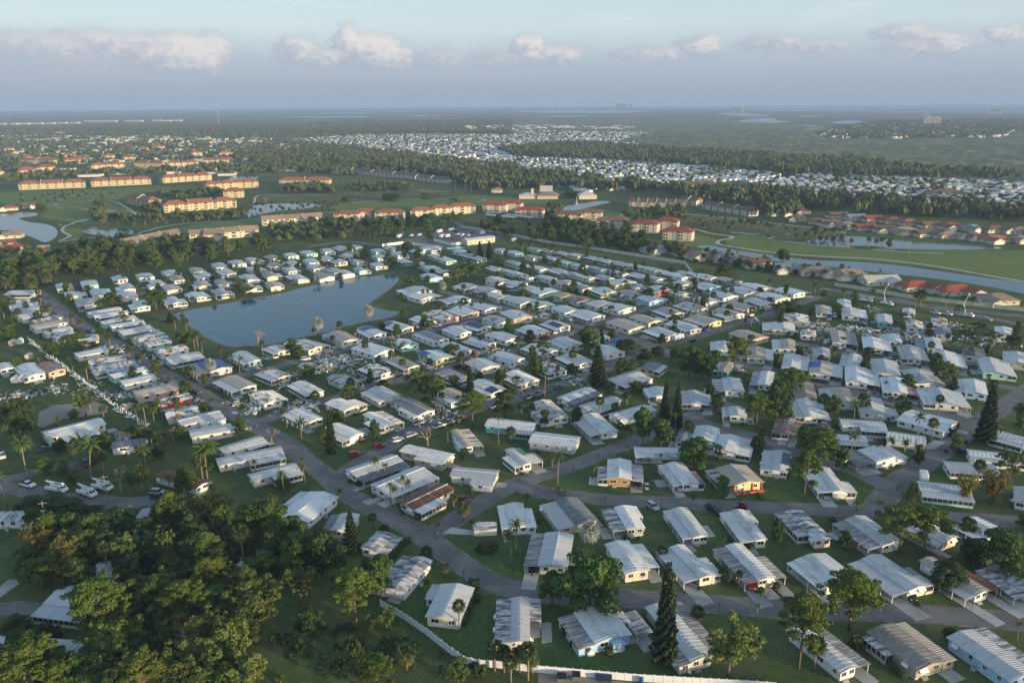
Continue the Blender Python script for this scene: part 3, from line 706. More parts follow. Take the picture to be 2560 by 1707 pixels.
H('B', 'between the forking streets', [
 (655,150,738,90,450,30,'a30r0-60','tan','w'), (40,190,150,262,447,158,'b40ck','white','g'), (205,285,330,365,630,237,'b35c','white','w'),
 (385,402,530,465,788,335,'b35p0-60w','cream','n',{'smooth':1,'label':'cream mobile home with broad brown roof panel at the street fork'}),
 (965,285,1040,197,765,172,'a35r0-50','white','g',{'label':'white mobile home with ribbed grey roof on the street corner lawn'}),
 (1130,170,1310,130,1190,38,'a30p0-70;b40c0-55;b22c55-100e','white','w',{'label':'white mobile home with green roof section beside the leaning palm'})])
H('E', 'behind the ditch', [(825,1140,975,1125,880,1018,'a20r0-50;b45cs','white','t'), (1600,1140,1632,1072,1345,1040,'','grey','w',{'label':'long plain grey mobile home with small porch on the corner'}),
 (1290,1045,1335,975,1040,945,'a30p0-45','turquoise','w',{'label':'turquoise sided mobile home with long smooth white roof'}),
 (1375,950,1562,938,1440,830,'a40r0-60','white','s'), (1710,1050,1892,1030,1760,915,'a40cg','white','w'),
 (1500,800,1600,840,1780,770,'b40ck','white','w'), (1633,862,1740,905,1960,838,'b40p10-70','white','g'), (1840,915,1930,950,2160,890,'','white','w'),
 (1830,680,1950,725,2125,665,'b40c','white','w',{'label':'white mobile home with red car under its carport beside dark pines'}), (2120,800,2240,780,2200,725,'a35c','white','w'), (2060,600,2180,625,2230,585,'b30p','tan','k'), (2300,1090,2400,1100,2420,1060,'b30c','white','k')])
H('B', 'above the lawn street', [
 (2190,105,2200,50,1915,45,'a40c60-100','white','w'),
 (1665,250,1957,250,1950,130,'a22p0-65s;b27c0-85s','white','w',{'front':'wood','label':'white roofed mobile home with bare plywood gable front and side carport'})])
H('C', 'above the lawn street', [
 (-40,290,160,272,50,140,'a30c;b20p0-60r','white','w'),
 (345,292,535,265,420,160,'A35cs','yellow','t',{'redporch':1,'label':'yellow mobile home with bright red porch posts beside the lawn street'}),
 (525,185,690,190,705,72,'a45r','white','g',{'tarp':(.3,.9,1),'navy':1,'label':'small white mobile home with bluish roof patch behind the tall pine'}),
 (905,342,1130,315,1010,168,'a38c;b25p0-45','white','w',{'drive':5,'label':'white mobile home with red fascia carport beside the lone pine trunk'}),
 (1300,150,1432,92,1320,28,'A60ck','white','w',{'label':'white gabled mobile home with dark carport beside the twin coconut palms'}),
 (2230,150,2230,100,1880,62,'a30r','white','w'), (2030,215,2045,160,1745,140,'a45p','white','g'), (1810,375,1925,310,1620,275,'a45p','mint','w',{'label':'mint mobile home with big screened porch beside yellow bamboo'}), (2170,395,2300,410,2290,320,'','white','w')])
H('B', 'below the lawn street', [
 (1050,570,1265,545,1225,400,'a25c;b25r0-80','white','w',{'smooth':1,'label':'white mobile home with lattice garage at its side on the round garden bed lawn'}),
 (1410,560,1660,518,1530,370,'a45r','tan','k',{'label':'tan mobile home with dark slate main roof'}),
 (1775,590,1990,548,1905,412,'a38cs;b14c50-100','sage','w')])
H('C', 'below the lawn street', [
 (30,640,172,605,35,428,'a40cg','white','w'), (405,655,592,630,440,443,'a45c;b20c60-100','white','w'), (790,640,990,645,795,462,'a40p20-100','cream','s'),
 (1215,690,1440,655,1200,493,'a40cd','white','w'), (1640,665,1815,632,1560,510,'a30c','cream','w'), (1900,620,2120,590,1960,515,'a30c','white','w')])
H('B', 'above the lower street', [
 (1188,806,1470,812,1505,605,'a34cd','white','g',{'drive':7,'label':'white mobile home with dark carport and parked car beside the big oak'}),
 (1840,855,2080,828,1940,645,'b35c10-90','cream','w',{'back':1,'label':'cream fronted mobile home with wide white carport behind the big oak'})])
H('C', 'above the lower street', [
 (35,910,268,850,75,660,'a40cg;b25r0-55','cream','w',{'drive':7}), (415,905,692,880,470,665,'a33cd;b28c0-60d','cream','w',{'drive':7}),
 (915,962,1135,880,925,722,'a20c','cream','w',{'drive':5,'smooth':1}), (1360,980,1665,935,1365,737,'a35cg;b20p0-30','cream','w',{'drive':7,'smooth':1,'label':'big white gabled mobile home with screened front and deep carport'}),
 (1850,1015,2055,945,1690,735,'a30c0-45;b30cn','white','t',{'drive':8,'label':'long narrow mobile home with violet awning on the lower street'}), (2170,1010,2420,960,2160,790,'a30cs','white','s')])
H('C', 'along the vinyl fence', [
 (1035,1490,1228,1430,880,1165,'b45cd','white','w',{'label':'white mobile home with dirty ribbed roof strip behind the leaning pine'}),
 (1530,1480,1780,1400,1455,1165,'b30rt;A20p45-95s','tan','h',{'label':'tan mobile home with weathered grey shingle roof and corner porch'}),
 (2110,1540,2400,1480,1990,1210,'b35cs','blue','g',{'label':'pale blue mobile home with ribbed grey roof in the bottom row'})])
H('S', 'along the vinyl fence', [(1696,1655,1785,1642,1668,1510,'a35r0-40d;B45c30-100d;A45c60-100s','cream','w',{'label':'cream mobile home with striped dirty roofs behind the spire shaped pine'})])
H('B', 'along the vinyl fence', [
 (215,937,420,972,595,772,'a40r','white','s',{'awn':.8,'label':'white mobile home with purple stained roof and open awnings by the fence corner'}),
 (140,690,297,725,397,622,'b35c','white','s',{'label':'stained flat roofed mobile home under the cedar by the main street'}),
 (562,1128,770,1168,858,960,'A30r55-100','cream','g',{'label':'cream mobile home with side room and palm at its front corner'}),
 (1003,1300,1300,1297,1290,1018,'a36rs;b27c50-100s','cream','g',{'awn':.9,'label':'cream mobile home with triple strip roof and white awnings above fan palms'}),
 (1550,1342,1870,1243,1725,1058,'a32rd;B18r40-85s','blue','w',{'label':'sky blue mobile home with small blue shed under the big oak'})])
H('A', 'beside the woodland', [
 (2090,560,2256,600,2311,495,'a35ck','white','w'), (1845,105,1780,45,1395,120,'a40p0-55','white','g',{'label':'long white mobile home with rounded grey roof and screened room by palms'}),
 (1965,205,1880,150,1590,225,'a40p0-60','white','w'), (1270,310,1340,265,1080,188,'','white','n',{'smooth':1,'label':'long white mobile home with dark brown roof by the parked dark car'}),
 (1740,475,1985,528,2178,368,'a25c','white','w',{'smooth':1,'label':'wide white mobile home with smooth metal roof beside the dense round tree'})])
H('A', 'in the woodland', [
 (860,530,1120,595,1200,470,'','white','g',{'label':'grey metal roofed house half hidden under woodland trees'}), (225,515,285,455,-60,462,'','white','s',{'label':'white mobile home with stained roof next to the boat'}),
 (210,1120,430,930,720,965,'a35p','cream','g',{'label':'metal roofed house with screened front behind the umbrella pine'}), (-40,1345,-30,1260,600,1305,'','white','w',{'label':'long pale roofed building at the woodland edge beneath the pine'}),
 (1520,800,1570,760,1440,740,'','wood','k',{'lc':(4,7),'wc':(3,5),'label':'small dark wooden hut among the woodland trees'}), (780,815,800,790,640,800,'','white','s',{'lc':(6,9),'wc':(4,6),'label':'small white trailer buried in woodland beside the concrete ruin'})])
H('D', 'by the sandy lot', [
 (740,1015,665,945,300,1035,'a40r20-80','cream','w',{'label':'long white roofed ranch house beside the sandy lot'}), (1000,1020,960,985,800,1040,'','white','r'), (1030,1115,950,1085,740,1110,'','white','k'),
 (160,660,305,638,235,570,'a20p','white','w',{'label':'white barn with yellow banded open porch on the debris strewn field'}), (330,630,442,605,350,560,'','tan','r',{'label':'rusty roofed shed beside the white barn'}), (5,615,92,600,60,562,'','white','w',{'lc':(6,9)})])
H('D', 'left of the pond street', [
 (1535,940,1470,893,1210,955,'a30r0-60','white','g'), (1598,1020,1545,978,1285,1022,'b30r','white','w'), (1820,1115,1765,1065,1505,1145,'a30p0-50','white','w'),
 (1220,740,1165,705,905,758,'','pink','t'), (1320,800,1250,775,1030,825,'','red','x'), (1355,905,1330,855,1130,890,'','cream','x'), (1075,665,1010,645,805,690,'','white','w'),
 (995,615,960,590,745,640,'','mint','w',{'tarp':(.05,.95,1)}), (930,585,900,545,630,595,'a40p','white','s'), (862,545,845,512,612,538,'','white','x'), (732,482,705,460,510,498,'','white','g'),
 (520,375,480,345,350,370), (482,335,455,312,285,345), (465,292,430,268,210,308), (412,255,370,232,190,268), (320,235,285,208,115,238), (292,200,265,178,95,202), (268,180,240,152,60,175), (208,150,190,122,65,135), (650,405,620,375,555,385), (270,95,225,68,35,70,'a30c','white','w')])
H('D', 'backing onto the pond', [
 (818,200,795,178,590,212), (885,230,850,210,635,238), (920,258,890,235,680,275,None,'mint','w'), (992,295,960,275,750,305), (1042,332,1010,308,815,345,'a45c','white','w'),
 (1145,395,1090,355,900,388,'','white','x',{'label':'wrecked mobile home with torn brown roof beside the pond street'}), (1168,420,1130,398,975,428,'','mint','s'), (1280,470,1230,440,1055,475,'','white','x'), (1392,525,1340,490,1130,530,'a35p','white','w'),
 (1440,625,1578,592,1490,540,'A60ct','grey','w',{'tarp':(0,1,0),'label':'grey mobile home with whole roof under bright blue tarp'}), (1660,568,1782,545,1680,488,'a30c','white','w'),
 (1870,500,1975,472,1900,440,'a30p','cream','x'), (2090,475,2262,442,2100,402,'b35c','cream','x'), (2320,420,2450,400,2330,348,'a30c','cream','t')])
H('D', 'on the debris strewn blocks', [
 (1580,755,1750,718,1620,655,'a35c','white','t'), (1850,680,1982,650,1870,607,'a35p','cream','x'), (2100,610,2190,590,2130,570,'','cream','x'), (2090,785,2207,757,2085,690,'a30p','white','w'),
 (1800,840,1930,820,1830,762,'B30c','white','x',{'label':'battered white mobile home with torn blue roof patches and fallen sheet metal'}), (2060,980,2205,945,2075,880,'a35c','cream','w',{'label':'cream mobile home with torn white roof on the main street corner'}), (2330,1090,2485,1048,2330,982,'a35p0-60','white','w'), (2350,715,2480,690,2365,640), (2350,890,2502,840,2380,795,None,'cream','w')])
H('E', 'just below the pond', [
 (585,300,650,280,545,245,'a35c','cream','w'), (390,345,497,318,370,282,'a30p0-70','cream','w',{'tarp':(.7,.95,-1)}), (200,385,308,360,205,315,'a30c','white','w',{'tarp':(.6,.95,0)}), (10,425,120,402,25,352,'','cream','t'),
 (230,510,367,475,215,432,'','white','w'), (430,462,525,432,455,398,'','mint','x'), (635,420,738,398,600,346,'a35r','white','k'), (795,375,888,350,800,312,'a30r','white','w'),
 (935,340,1030,315,915,283,'a30p','cream','w',{'tarp':(.1,.95,0),'navy':1}), (1075,300,1172,280,1070,245), (1195,270,1305,247,1215,205,'','tan','g'), (985,205,1098,180,960,150,'b30c','white','g'), (840,240,942,215,835,180,'a35p','tan','w'),
 (690,275,803,248,680,205,'','pink','x',{'label':'pink walled mobile home with peeled white roof near the pond point'}), (440,100,630,70,570,40,'a30p','white','w'), (540,130,712,105,620,82,'b35p','white','w'), (740,158,885,130,830,108,'a30p','mint','w')])
H('E', 'in the middle rows', [
 (850,62,960,45,880,22), (975,95,1090,70,1010,42), (1085,130,1187,110,1100,80), (1235,165,1362,138,1250,107,'b30c','white','g'), (1080,28,1170,10,1090,-10), (1180,48,1277,22,1200,6), (1305,75,1395,48,1330,30),
 (1375,100,1498,72,1430,52,'','mint','w'), (1515,122,1602,105,1550,86,'','tan','t'), (1630,155,1727,135,1670,110,'','grey','r'), (1365,188,1455,165,1400,143,'','white','w'), (1545,228,1632,205,1540,173,'','white','g'),
 (1695,268,1800,240,1680,203,'a30c','white','w'), (1765,188,1862,157,1790,135,'','grey','g'), (1905,213,2018,185,1915,160), (1675,70,1757,45,1680,18), (1795,97,1887,77,1810,48,'a35p','yellow','w'), (1530,38,1640,12,1550,-8),
 (1895,38,2012,10,1940,-8,'','yellow','w'), (2030,60,2090,45,2050,18), (1955,118,2057,97,1970,65), (2125,153,2238,128,2150,100,'b25c','blue','g'), (2155,85,2258,65,2190,38,'a25p','red','w'),
 (2240,245,2342,220,2245,185,'a30p','cream','t'), (2115,295,2232,265,2105,228), (1975,340,2095,315,1945,265,'','cream','t'), (2200,390,2320,370,2190,323,'a35p','white','w'), (2340,330,2430,310,2310,275),
 (1470,335,1562,310,1465,275,'a35p','white','g',{'tarp':(.1,.8,-1),'navy':1}), (1310,375,1425,347,1320,308,'a30c','cream','w'), (1130,415,1248,387,1110,347,'b30c','white','w')])
H('E', 'in the storm hit rows', [
 (960,455,1065,430,940,392,'a30p','white','w',{'tarp':(.1,.95,1)}), (800,500,890,475,775,425,'','grey','g'), (650,545,790,518,670,473,'b35p','yellow','w',{'tarp':(.6,1.0,-1)}), (430,605,540,582,420,528,'a30p','cream','t'),
 (240,655,363,622,250,573,'a30p','white','x'), (960,615,1080,580,985,533,'','cream','g'), (1150,560,1270,535,1130,493,'a30r','white','g'), (1375,505,1495,482,1350,440,'a30c','white','w'), (1540,465,1648,432,1540,385,'a35r','white','w'),
 (1600,585,1718,552,1600,497,'a35p','white','w'), (1430,640,1542,612,1440,560,'a30p','white','x'), (1215,712,1357,682,1230,620,'a35p0-70','cream','w'), (1005,780,1128,745,990,678,'a30r','white','w',{'tarp':(.0,.35,-1),'navy':1,'label':'white mobile home with small navy roof patch and person on its roof'}),
 (800,695,892,668,745,606,'a40p','white','s'), (760,830,885,800,770,738,'a35r','white','t'), (265,825,408,787,290,728,'a35r','cream','w'), (530,910,650,890,480,808,'A35r0-60','white','k',{'label':'white mobile home with dark grey roof and broken porch on debris lawn'}),
 (245,1010,430,965,290,890,'a30p0-60;b35cs','white','w',{'drive':4}), (1830,515,1937,487,1830,443,'','white','w'), (1790,410,1842,385,1800,360), (1920,440,2000,425,1910,402,'','white','w',{'tarp':(0,1,0)})])
H('F', 'in the middle rows', [
 (165,305,273,277,140,238), (315,255,428,228,300,190), (45,350,130,327,50,290), (90,215,180,190,60,150), (195,163,277,137,190,110), (305,125,390,107,300,80), (445,100,547,82,425,46,'','cream','w'), (550,68,650,52,520,17),
 (430,205,520,185,380,150), (560,170,640,152,530,117), (650,138,752,122,620,87), (780,100,887,78,760,48), (175,63,268,42,180,18), (0,100,72,88,0,65), (30,40,110,18,50,0)])
H('F', 'on the winding lanes', [
 (575,335,778,342,770,295,'a30p','cream','w'), (490,415,590,385,450,340,'','tan','t'), (215,475,355,480,350,425,'a25p','white','w'), (465,535,632,535,625,465,'b30c','cream','t'), (640,470,785,465,775,405,'a40r','white','t'), (225,625,330,620,370,560,'a30p','turquoise','t'),
 (250,760,428,750,400,670,'a35cs','white','w'), (480,715,620,710,640,625,'a40cs','white','w'), (25,845,212,838,190,755,'a30p;b35c','white','g'), (300,925,450,930,440,872,'a30c','white','w'), (90,1085,235,1100,260,1015,'','white','w'), (235,1180,480,1170,508,1070,'b40p','white','w'),
 (700,600,868,605,880,520,'b30c','white','w'), (860,525,1020,515,1010,460,'a40r','white','s'), (890,640,1102,648,1105,570,'b35c','white','t',{'tarp':(.45,.95,-1),'label':'white mobile home with crumpled blue tarp and car in carport'}), (1090,585,1225,585,1245,505,'a40cs;b25c','white','w'),
 (1140,695,1358,708,1345,610,'b35c','white','w'), (1330,640,1500,640,1470,552,'','white','g'), (1400,765,1622,770,1590,672,'a25p;b32cr','white','w'), (1620,720,1790,700,1690,610), (1685,845,1972,850,1900,748,'a25p;b25cg','white','w'), (1895,770,2090,765,2070,680,'a30c','blue','w'),
 (1000,840,1190,835,1140,738,'a45r','white','t'), (800,935,1018,935,960,820,'a25p;b35c','white','w'), (800,800,930,800,900,705,'','cream','t'), (1250,915,1478,905,1430,808,'b30r0-50','white','g'), (1390,1030,1395,968,1120,950,'a35p0-60','white','w'), (1265,1125,1270,1070,1060,1055,'a40p','white','w'),
 (1640,1115,1692,1072,1450,1038,'','white','w'), (1800,1035,1885,965,1590,890,'','white','w',{'smooth':1,'label':'long white barrel roofed mobile home by the red shrub and spire pine'}), (630,1045,800,1050,830,950,'a35pr;b32cr','white','r',{'label':'rusty brown roofed mobile home with white front among tall trees'}), (2350,1140,2370,1080,2160,1025,'a30p','white','w')])
H('F', 'in the wrecked far corner', [
 (935,225,1035,222,1030,175,'b30c','white','t'), (1115,245,1275,250,1260,198,'b30c','white','w'), (1085,185,1168,185,1160,137,'','turquoise','w'), (1355,290,1450,295,1440,240,'','turquoise','w'), (1530,225,1605,225,1600,198,'','white','w'), (1560,325,1665,330,1650,285,'','white','x'), (1730,300,1825,305,1815,265,'','white','x'),
 (1265,465,1445,475,1425,405,'b30c','white','w'), (1385,415,1512,420,1490,372,'a40r','grey','w'), (1625,460,1790,470,1770,402,'a40ck','white','g'), (1525,535,1700,545,1655,455,'a20p;b30c','white','s'), (1760,575,1955,585,1920,498,'b25c','white','w'), (1950,520,2085,530,2070,475,'','white','k'),
 (2085,635,2290,642,2235,545,'b25p','mint','w',{'label':'mint green fronted mobile home with broad white roof and drive'}), (2220,565,2400,575,2390,505,'','cream','w'), (2165,365,2270,365,2260,325,'','white','w'), (830,375,925,382,920,348,'','white','x'), (1050,420,1212,440,1190,360,'b45ck','white','t'), (725,285,880,290,865,240,'','cream','x'), (1755,370,1860,380,1840,330,'','grey','k')])
# far rows given by roof centre; they share the direction of the rows in front
def rows(t, zone, centres, dx, dy, w_=(7.0, 9.6), l_=(12, 15.5)):
    for x, y in centres:
        rg = random.Random(x * 31 + y); c_ = at(t, x, y, EAVE); a_ = Vector((dx, dy, 0)).normalized(); a_.rotate(Matrix.Rotation(rg.uniform(-.07, .07), 3, 'Z')); n_ = Vector((-a_.y, a_.x, 0))
        W, L = rg.uniform(*w_), rg.uniform(*l_)
        P0 = c_ - a_ * L / 2 - n_ * W / 2; P1 = c_ - a_ * L / 2 + n_ * W / 2; P2 = P1 + a_ * L
        HOMES.append(dict(P=[P0, P1, P2], spec=rg.choice(SPECS), wall=rg.choice(['white'] * 9 + ['cream'] * 5 + ['grey', 'mint', 'blue', 'pink']), roof=rg.choice('wwwwwwggstt'), extra={}, seed=x + y * 7, zone=zone, dist=c_.length))
# main direction of the middle rows (front to back), from digitised homes
_v = Vector()
for h in HOMES:
    if 'middle rows' in h['zone'] or 'just below' in h['zone']: _v += (h['P'][2] - h['P'][1]).normalized()
_v.normalize(); MX, MY = _v.x, _v.y
rows('G', 'in the row beneath the tree belt', [(815,805),(990,790),(1170,770),(1350,750),(1500,720),(1620,700),(1740,680),(1860,662),(1990,648),(2110,632),(2240,618),(2330,602)], MX, MY, (8.5, 11), (14.5, 18.5))
rows('G', 'across the pond', [(1200,808),(1390,792),(1545,765),(1700,800),(1750,742),(1870,718),(1860,780),(1990,705),(1990,745),(2130,690),(2160,730),(2030,800),(2230,672),(2200,790),(2310,690),(2310,755)], MX, MY, (8.5, 11), (14.5, 18.5))
rows('D', 'across the pond', [(440,42),(520,98),(590,152),(610,22),(690,80),(850,48),(860,102),(945,165),(1060,22),(1180,52),(1190,135),(1350,100),(1370,25),(1520,78),(1530,12),(1720,40),(1880,28)], MX, MY, (8.5, 11), (14.5, 18.5))
rows('H', 'around the swimming pool', [(30,605),(120,590),(100,635),(45,655),(125,690),(260,620),(270,660),(350,605),(405,640),(150,745),(30,770),(265,715),(435,690),(550,705),(520,625),(635,610),(660,655),(730,680),(630,735),(695,755),(625,795),(830,625),(880,650),(940,668)], MX, MY, (7.5, 10), (12.5, 16))
rows('H', 'by the boundary wall', [(1110,615),(1200,632),(1320,660),(1345,607),(1410,618),(1520,637),(1440,670),(1540,697),(1620,650),(1180,697),(1255,718),(1060,738),(1180,762),(1270,792),(1370,737),(1490,757),(1590,775),(1650,722),(1720,667),(1810,685),(1775,740),(1690,797),(1920,768),(1920,708),(2030,722),(2140,745),(2040,787),(2240,770),(2150,802),(1420,802),(2320,790),(1080,812),(1800,802)], MX, MY)
rows('I', 'by the boundary wall', [(60,772),(170,795),(330,815)], MX, MY)

def bake_far_home(b, rec):
    """one plain home added to a merged mesh (past the first 300)"""
    org, rz, W, L, flip, xv, yv = frame_of(*rec['P'], (4.4, 12), (8.5, 20))
    def q(x, y, z): p = org + xv * x + yv * y; return (p.x, p.y, z)
    def bx(x0, x1, y0, y1, z0, z1, m): b.hexa([q(x0, y0, z0), q(x1, y0, z0), q(x1, y1, z0), q(x0, y1, z0)], [q(x0, y0, z1), q(x1, y0, z1), q(x1, y1, z1), q(x0, y1, z1)], m)
    rg = random.Random(rec['seed']); wm = rg.choice((0, 0, 0, 1, 1, 6)); rm = rg.choice((2, 2, 2, 3, 4)); r = .55; xm = W / 2; cut = W * rg.choice((0, 0, .28, .33)); sd_ = rg.random() < .5
    x0, x1 = (cut, W) if sd_ else (0, W - cut); bx(x0 + .3, x1 - .3, .3, L - .3, 0, EAVE, wm); xm = (x0 + x1) / 2
    for xa, za, xb, zb in ((x0, EAVE, xm, EAVE + r), (xm, EAVE + r, x1, EAVE)):
        b.hexa([q(xa, 0, za-.1), q(xb, 0, zb-.1), q(xb, L, zb-.1), q(xa, L, za-.1)], [q(xa, 0, za), q(xb, 0, zb), q(xb, L, zb), q(xa, L, za)], rm)
    if cut:
        ca, cb = (0, cut) if sd_ else (W - cut, W); za, zb = (EAVE - .55, EAVE - .15) if sd_ else (EAVE - .15, EAVE - .55)
        b.hexa([q(ca, 0, za-.1), q(cb, 0, zb-.1), q(cb, L, zb-.1), q(ca, L, za-.1)], [q(ca, 0, za), q(cb, 0, zb), q(cb, L, zb), q(ca, L, za)], rg.choice((2, 3, 4)))
        bx(ca + .15, cb - .15, L * .1, L * .75, 0, .7, wm); bx(ca + .2, cb - .2, L * .1 + .05, L * .75 - .05, .7, EAVE - .75, 5); bx(ca + .1, ca + .22, 0.1, .22, 0, EAVE - .6, 0); bx(cb - .22, cb - .1, .1, .22, 0, EAVE - .6, 0)
    for xx, sg in ((x0 + .3, -1), (x1 - .3, 1)):
        for k in range(3):
            if rg.random() < .75: y_ = L * (.15 + .28 * k); bx(min(xx, xx + sg * .05), max(xx, xx + sg * .05), y_, y_ + rg.uniform(1, 2.2), 1.1, 2.1, 5)
    for k in range(2): xx = x0 + (x1 - x0) * (.2 + .35 * k); bx(xx, xx + rg.uniform(.9, 1.8), .25, .31, 1.1, 2.1, 5)

HOMES.sort(key=lambda h: h['dist'])
for k, h in enumerate(HOMES[:300]): house(h, 2 if h['dist'] < 330 else (1 if h['dist'] < 520 else 0), h['zone'])
LAND = []
def landmark(lb, p):
    q = lb.replace('mobile home', 'home')
    for cut in (' beside ', ' behind ', ' by ', ' on the ', ' at the ', ' and ', ' under ', ' near ', ' among ', ' along ', ' in the '):
        if q.find(cut) > 12: q = q[:q.find(cut)]
    LAND.append((p, 'the ' + ' '.join(q.split()[:8])))
for h in HOMES[:300]:
    if 'label' in h['extra']: landmark(h['label'], Vector(h['frame'][0]))
def near_what(p, far=70):
    q = min(LAND, key=lambda l: (l[0] - p).length); return ('near ' + q[1]) if (q[0] - p).length < far else None
_cnt = {}
for h in HOMES[:300]: _cnt[h['label']] = _cnt.get(h['label'], 0) + 1
for h in HOMES[:300]:
    if _cnt[h['label']] > 1:
        nw = near_what(Vector(h['frame'][0]))
        if nw: h['label'] = h['root']['label'] = home_label(h, nw)
bf = MB()
for h in HOMES[300:]: bake_far_home(bf, h)
if bf.f: tag(bf.obj('mobile_homes_beyond', [WALL['white'], WALL['cream'], ROOF['w'], ROOF['g'], ROOF['t'], M_SCREEN, WALL['mint']]), 'white mobile homes massed along the far boundary wall of the park', 'mobile homes', kind='stuff')
# ------------------------------------------------------------------ trees
def cards(C, N, size, rs, jit=.6, asp=1.0):
    """leaf quads at points C with rough normals N"""
    n = len(C); N = N + rs.normal(0, jit, (n, 3)); N /= np.linalg.norm(N, axis=1, keepdims=True) + 1e-9
    A = np.cross(N, rs.normal(0, 1, (n, 3))); A /= np.linalg.norm(A, axis=1, keepdims=True) + 1e-9
    B = np.cross(N, A); s = (size * rs.uniform(.6, 1.35, n))[:, None]
    A = A * s * .5 * asp; B = B * s * .5
    V = np.stack([C - A * .5 - B, C + A - B * .35, C + A * .4 + B, C - A + B * .3], 1).reshape(-1, 3)
    F = np.arange(4 * n).reshape(-1, 4); return V, F
def clumps_to_leaves(cl, per, size, rs, flat=.75, shell=.55):
    Cs, Ns = [], []
    for (c, r) in cl:
        k = max(8, int(per * r * r)); d = rs.normal(0, 1, (k, 3)); d /= np.linalg.norm(d, axis=1, keepdims=True)
        d[:, 2] = np.where(d[:, 2] < -.35, -d[:, 2], d[:, 2])
        rr = r * rs.uniform(shell, 1.0, (k, 1)) ** .7
        Cs.append(c + d * rr * np.array([1, 1, flat])); Ns.append(d)
    return cards(np.concatenate(Cs), np.concatenate(Ns), size, rs)
def limb_mesh(name, h, r0, tips, mat, lean=0.0, split=.45, rs=None):
    b = MB(); top = Vector((lean, 0, h * split)); b.tube([(0, 0, -.3), (lean * .3, .02, h * split * .5), top], [r0, r0 * .8, r0 * .62], 7)
    for tp in tips:
        tp = Vector(tp); mid = (top + tp) / 2 + Vector((0, 0, -.08 * (tp - top).length)); b.tube([top - Vector((0, 0, .2)), mid, tp], [r0 * .42, r0 * .26, r0 * .07], 5, cap=False)
    return b.mesh(name, mat, True)
KINDS = {}
def make_oak(seed, mat, R_=5.0, h=10.0, nc=50, per=88, size=.42, spread=1.0, trunk=M_BARK, low=.28):
    rs = np.random.RandomState(seed); cl = []
    for i in range(nc):
        th = rs.uniform(0, 2 * math.pi); u = rs.uniform(0, 1) ** .5; zz = rs.uniform(0, 1)
        prof = math.sqrt(max(0, 1 - (zz * 1.02 - .25) ** 2 / .62)) if zz > .25 else .82 + .18 * zz / .25
        rad = R_ * u * prof * spread * rs.uniform(.8, 1.05); r = R_ * rs.uniform(.17, .33)
        cl.append((np.array([rad * math.cos(th) * .9, rad * math.sin(th) * .9, h * (low + (1 - low) * zz) - r * .6]), r))
    V, F = clumps_to_leaves(cl, per, size, rs)
    tips = [cl[i][0] for i in rs.choice(nc, 9)]
    return npmesh('crown', V, F, mat), limb_mesh('trunk', h, .32, tips, trunk, 0, low + .05), R_, h
def make_pine(seed, mat, R_=5.0, h=14.0, nc=30, sparse=1.0):
    rs = np.random.RandomState(seed); cl = []; tips = []
    for i in range(nc):
        th = i * 2.4 + rs.uniform(-.3, .3); u = (i + .6) / nc
        rad = R_ * (u ** .55) * rs.uniform(.55, 1.0); zz = h * (.98 - .46 * u ** 1.2 * rs.uniform(.4, 1.2)); r = R_ * rs.uniform(.19, .32) * sparse
        c = np.array([rad * math.cos(th), rad * math.sin(th), zz - r * .4]); cl.append((c, r)); tips.append(c)
        for k in range(2): cl.append((c + rs.normal(0, r * .75, 3) * np.array([1, 1, .4]), r * .6))
    V, F = clumps_to_leaves(cl, 100, .37, rs, .62, .5)
    return npmesh('crown', V, F, mat), limb_mesh('trunk', h, .30, [tips[i] for i in range(0, nc, 2)], M_BARKP, .2, .52), R_, h
def make_feather(seed, mat, R_=4.5, h=11.0, nb=26):
    rs = np.random.RandomState(seed); cl = []; b = MB()
    b.tube([(0, 0, -.3), (.1, 0, h * .25)], [.28, .2], 6); b0 = Vector((.1, 0, h * .25))
    for i in range(nb):
        th = rs.uniform(0, 6.28); rr = R_ * rs.uniform(.2, .95); zt = h * rs.uniform(.5, 1.0) * (1 - .18 * rr / R_)
        tip = Vector((rr * math.cos(th), rr * math.sin(th), zt)); mid = b0.lerp(tip, .5) + Vector((0, 0, .6)); b.tube([b0, mid, tip], [.12, .07, .02], 4, cap=False)
        for k in range(5):
            t = .45 + .14 * k; c = np.array(b0.lerp(tip, t)) + rs.normal(0, .35, 3); cl.append((c, R_ * rs.uniform(.10, .19)))
    V, F = clumps_to_leaves(cl, 110, .34, rs, .9, .15)
    return npmesh('crown', V, F, mat), b.mesh('trunk', M_BARK, True), R_, h
def frond(b, base, th, el, ln, droop, wid, nseg=6, m=0, rs=None):
    """arching frond: spine with hanging leaflets on both sides, as quads"""
    p = Vector(base); d = Vector((math.cos(th) * math.cos(el), math.sin(th) * math.cos(el), math.sin(el))); side = Vector((-math.sin(th), math.cos(th), 0)); prev = None
    for i in range(nseg + 1):
        t = i / nseg; wv = wid * math.sin(math.pi * min(1, .12 + t * .86)) + .02
        row = (p + side * wv - Vector((0, 0, wv * .55)), p.copy(), p - side * wv - Vector((0, 0, wv * .55)))
        if prev:
            if rs is None or rs.rand() > .06: b.face([prev[0], prev[1], row[1], row[0]], m)
            b.face([prev[1], prev[2], row[2], row[1]], m)
        prev = row; p = p + d * (ln / nseg); d = (d + Vector((0, 0, -droop / nseg))).normalized()
TOPX = {}
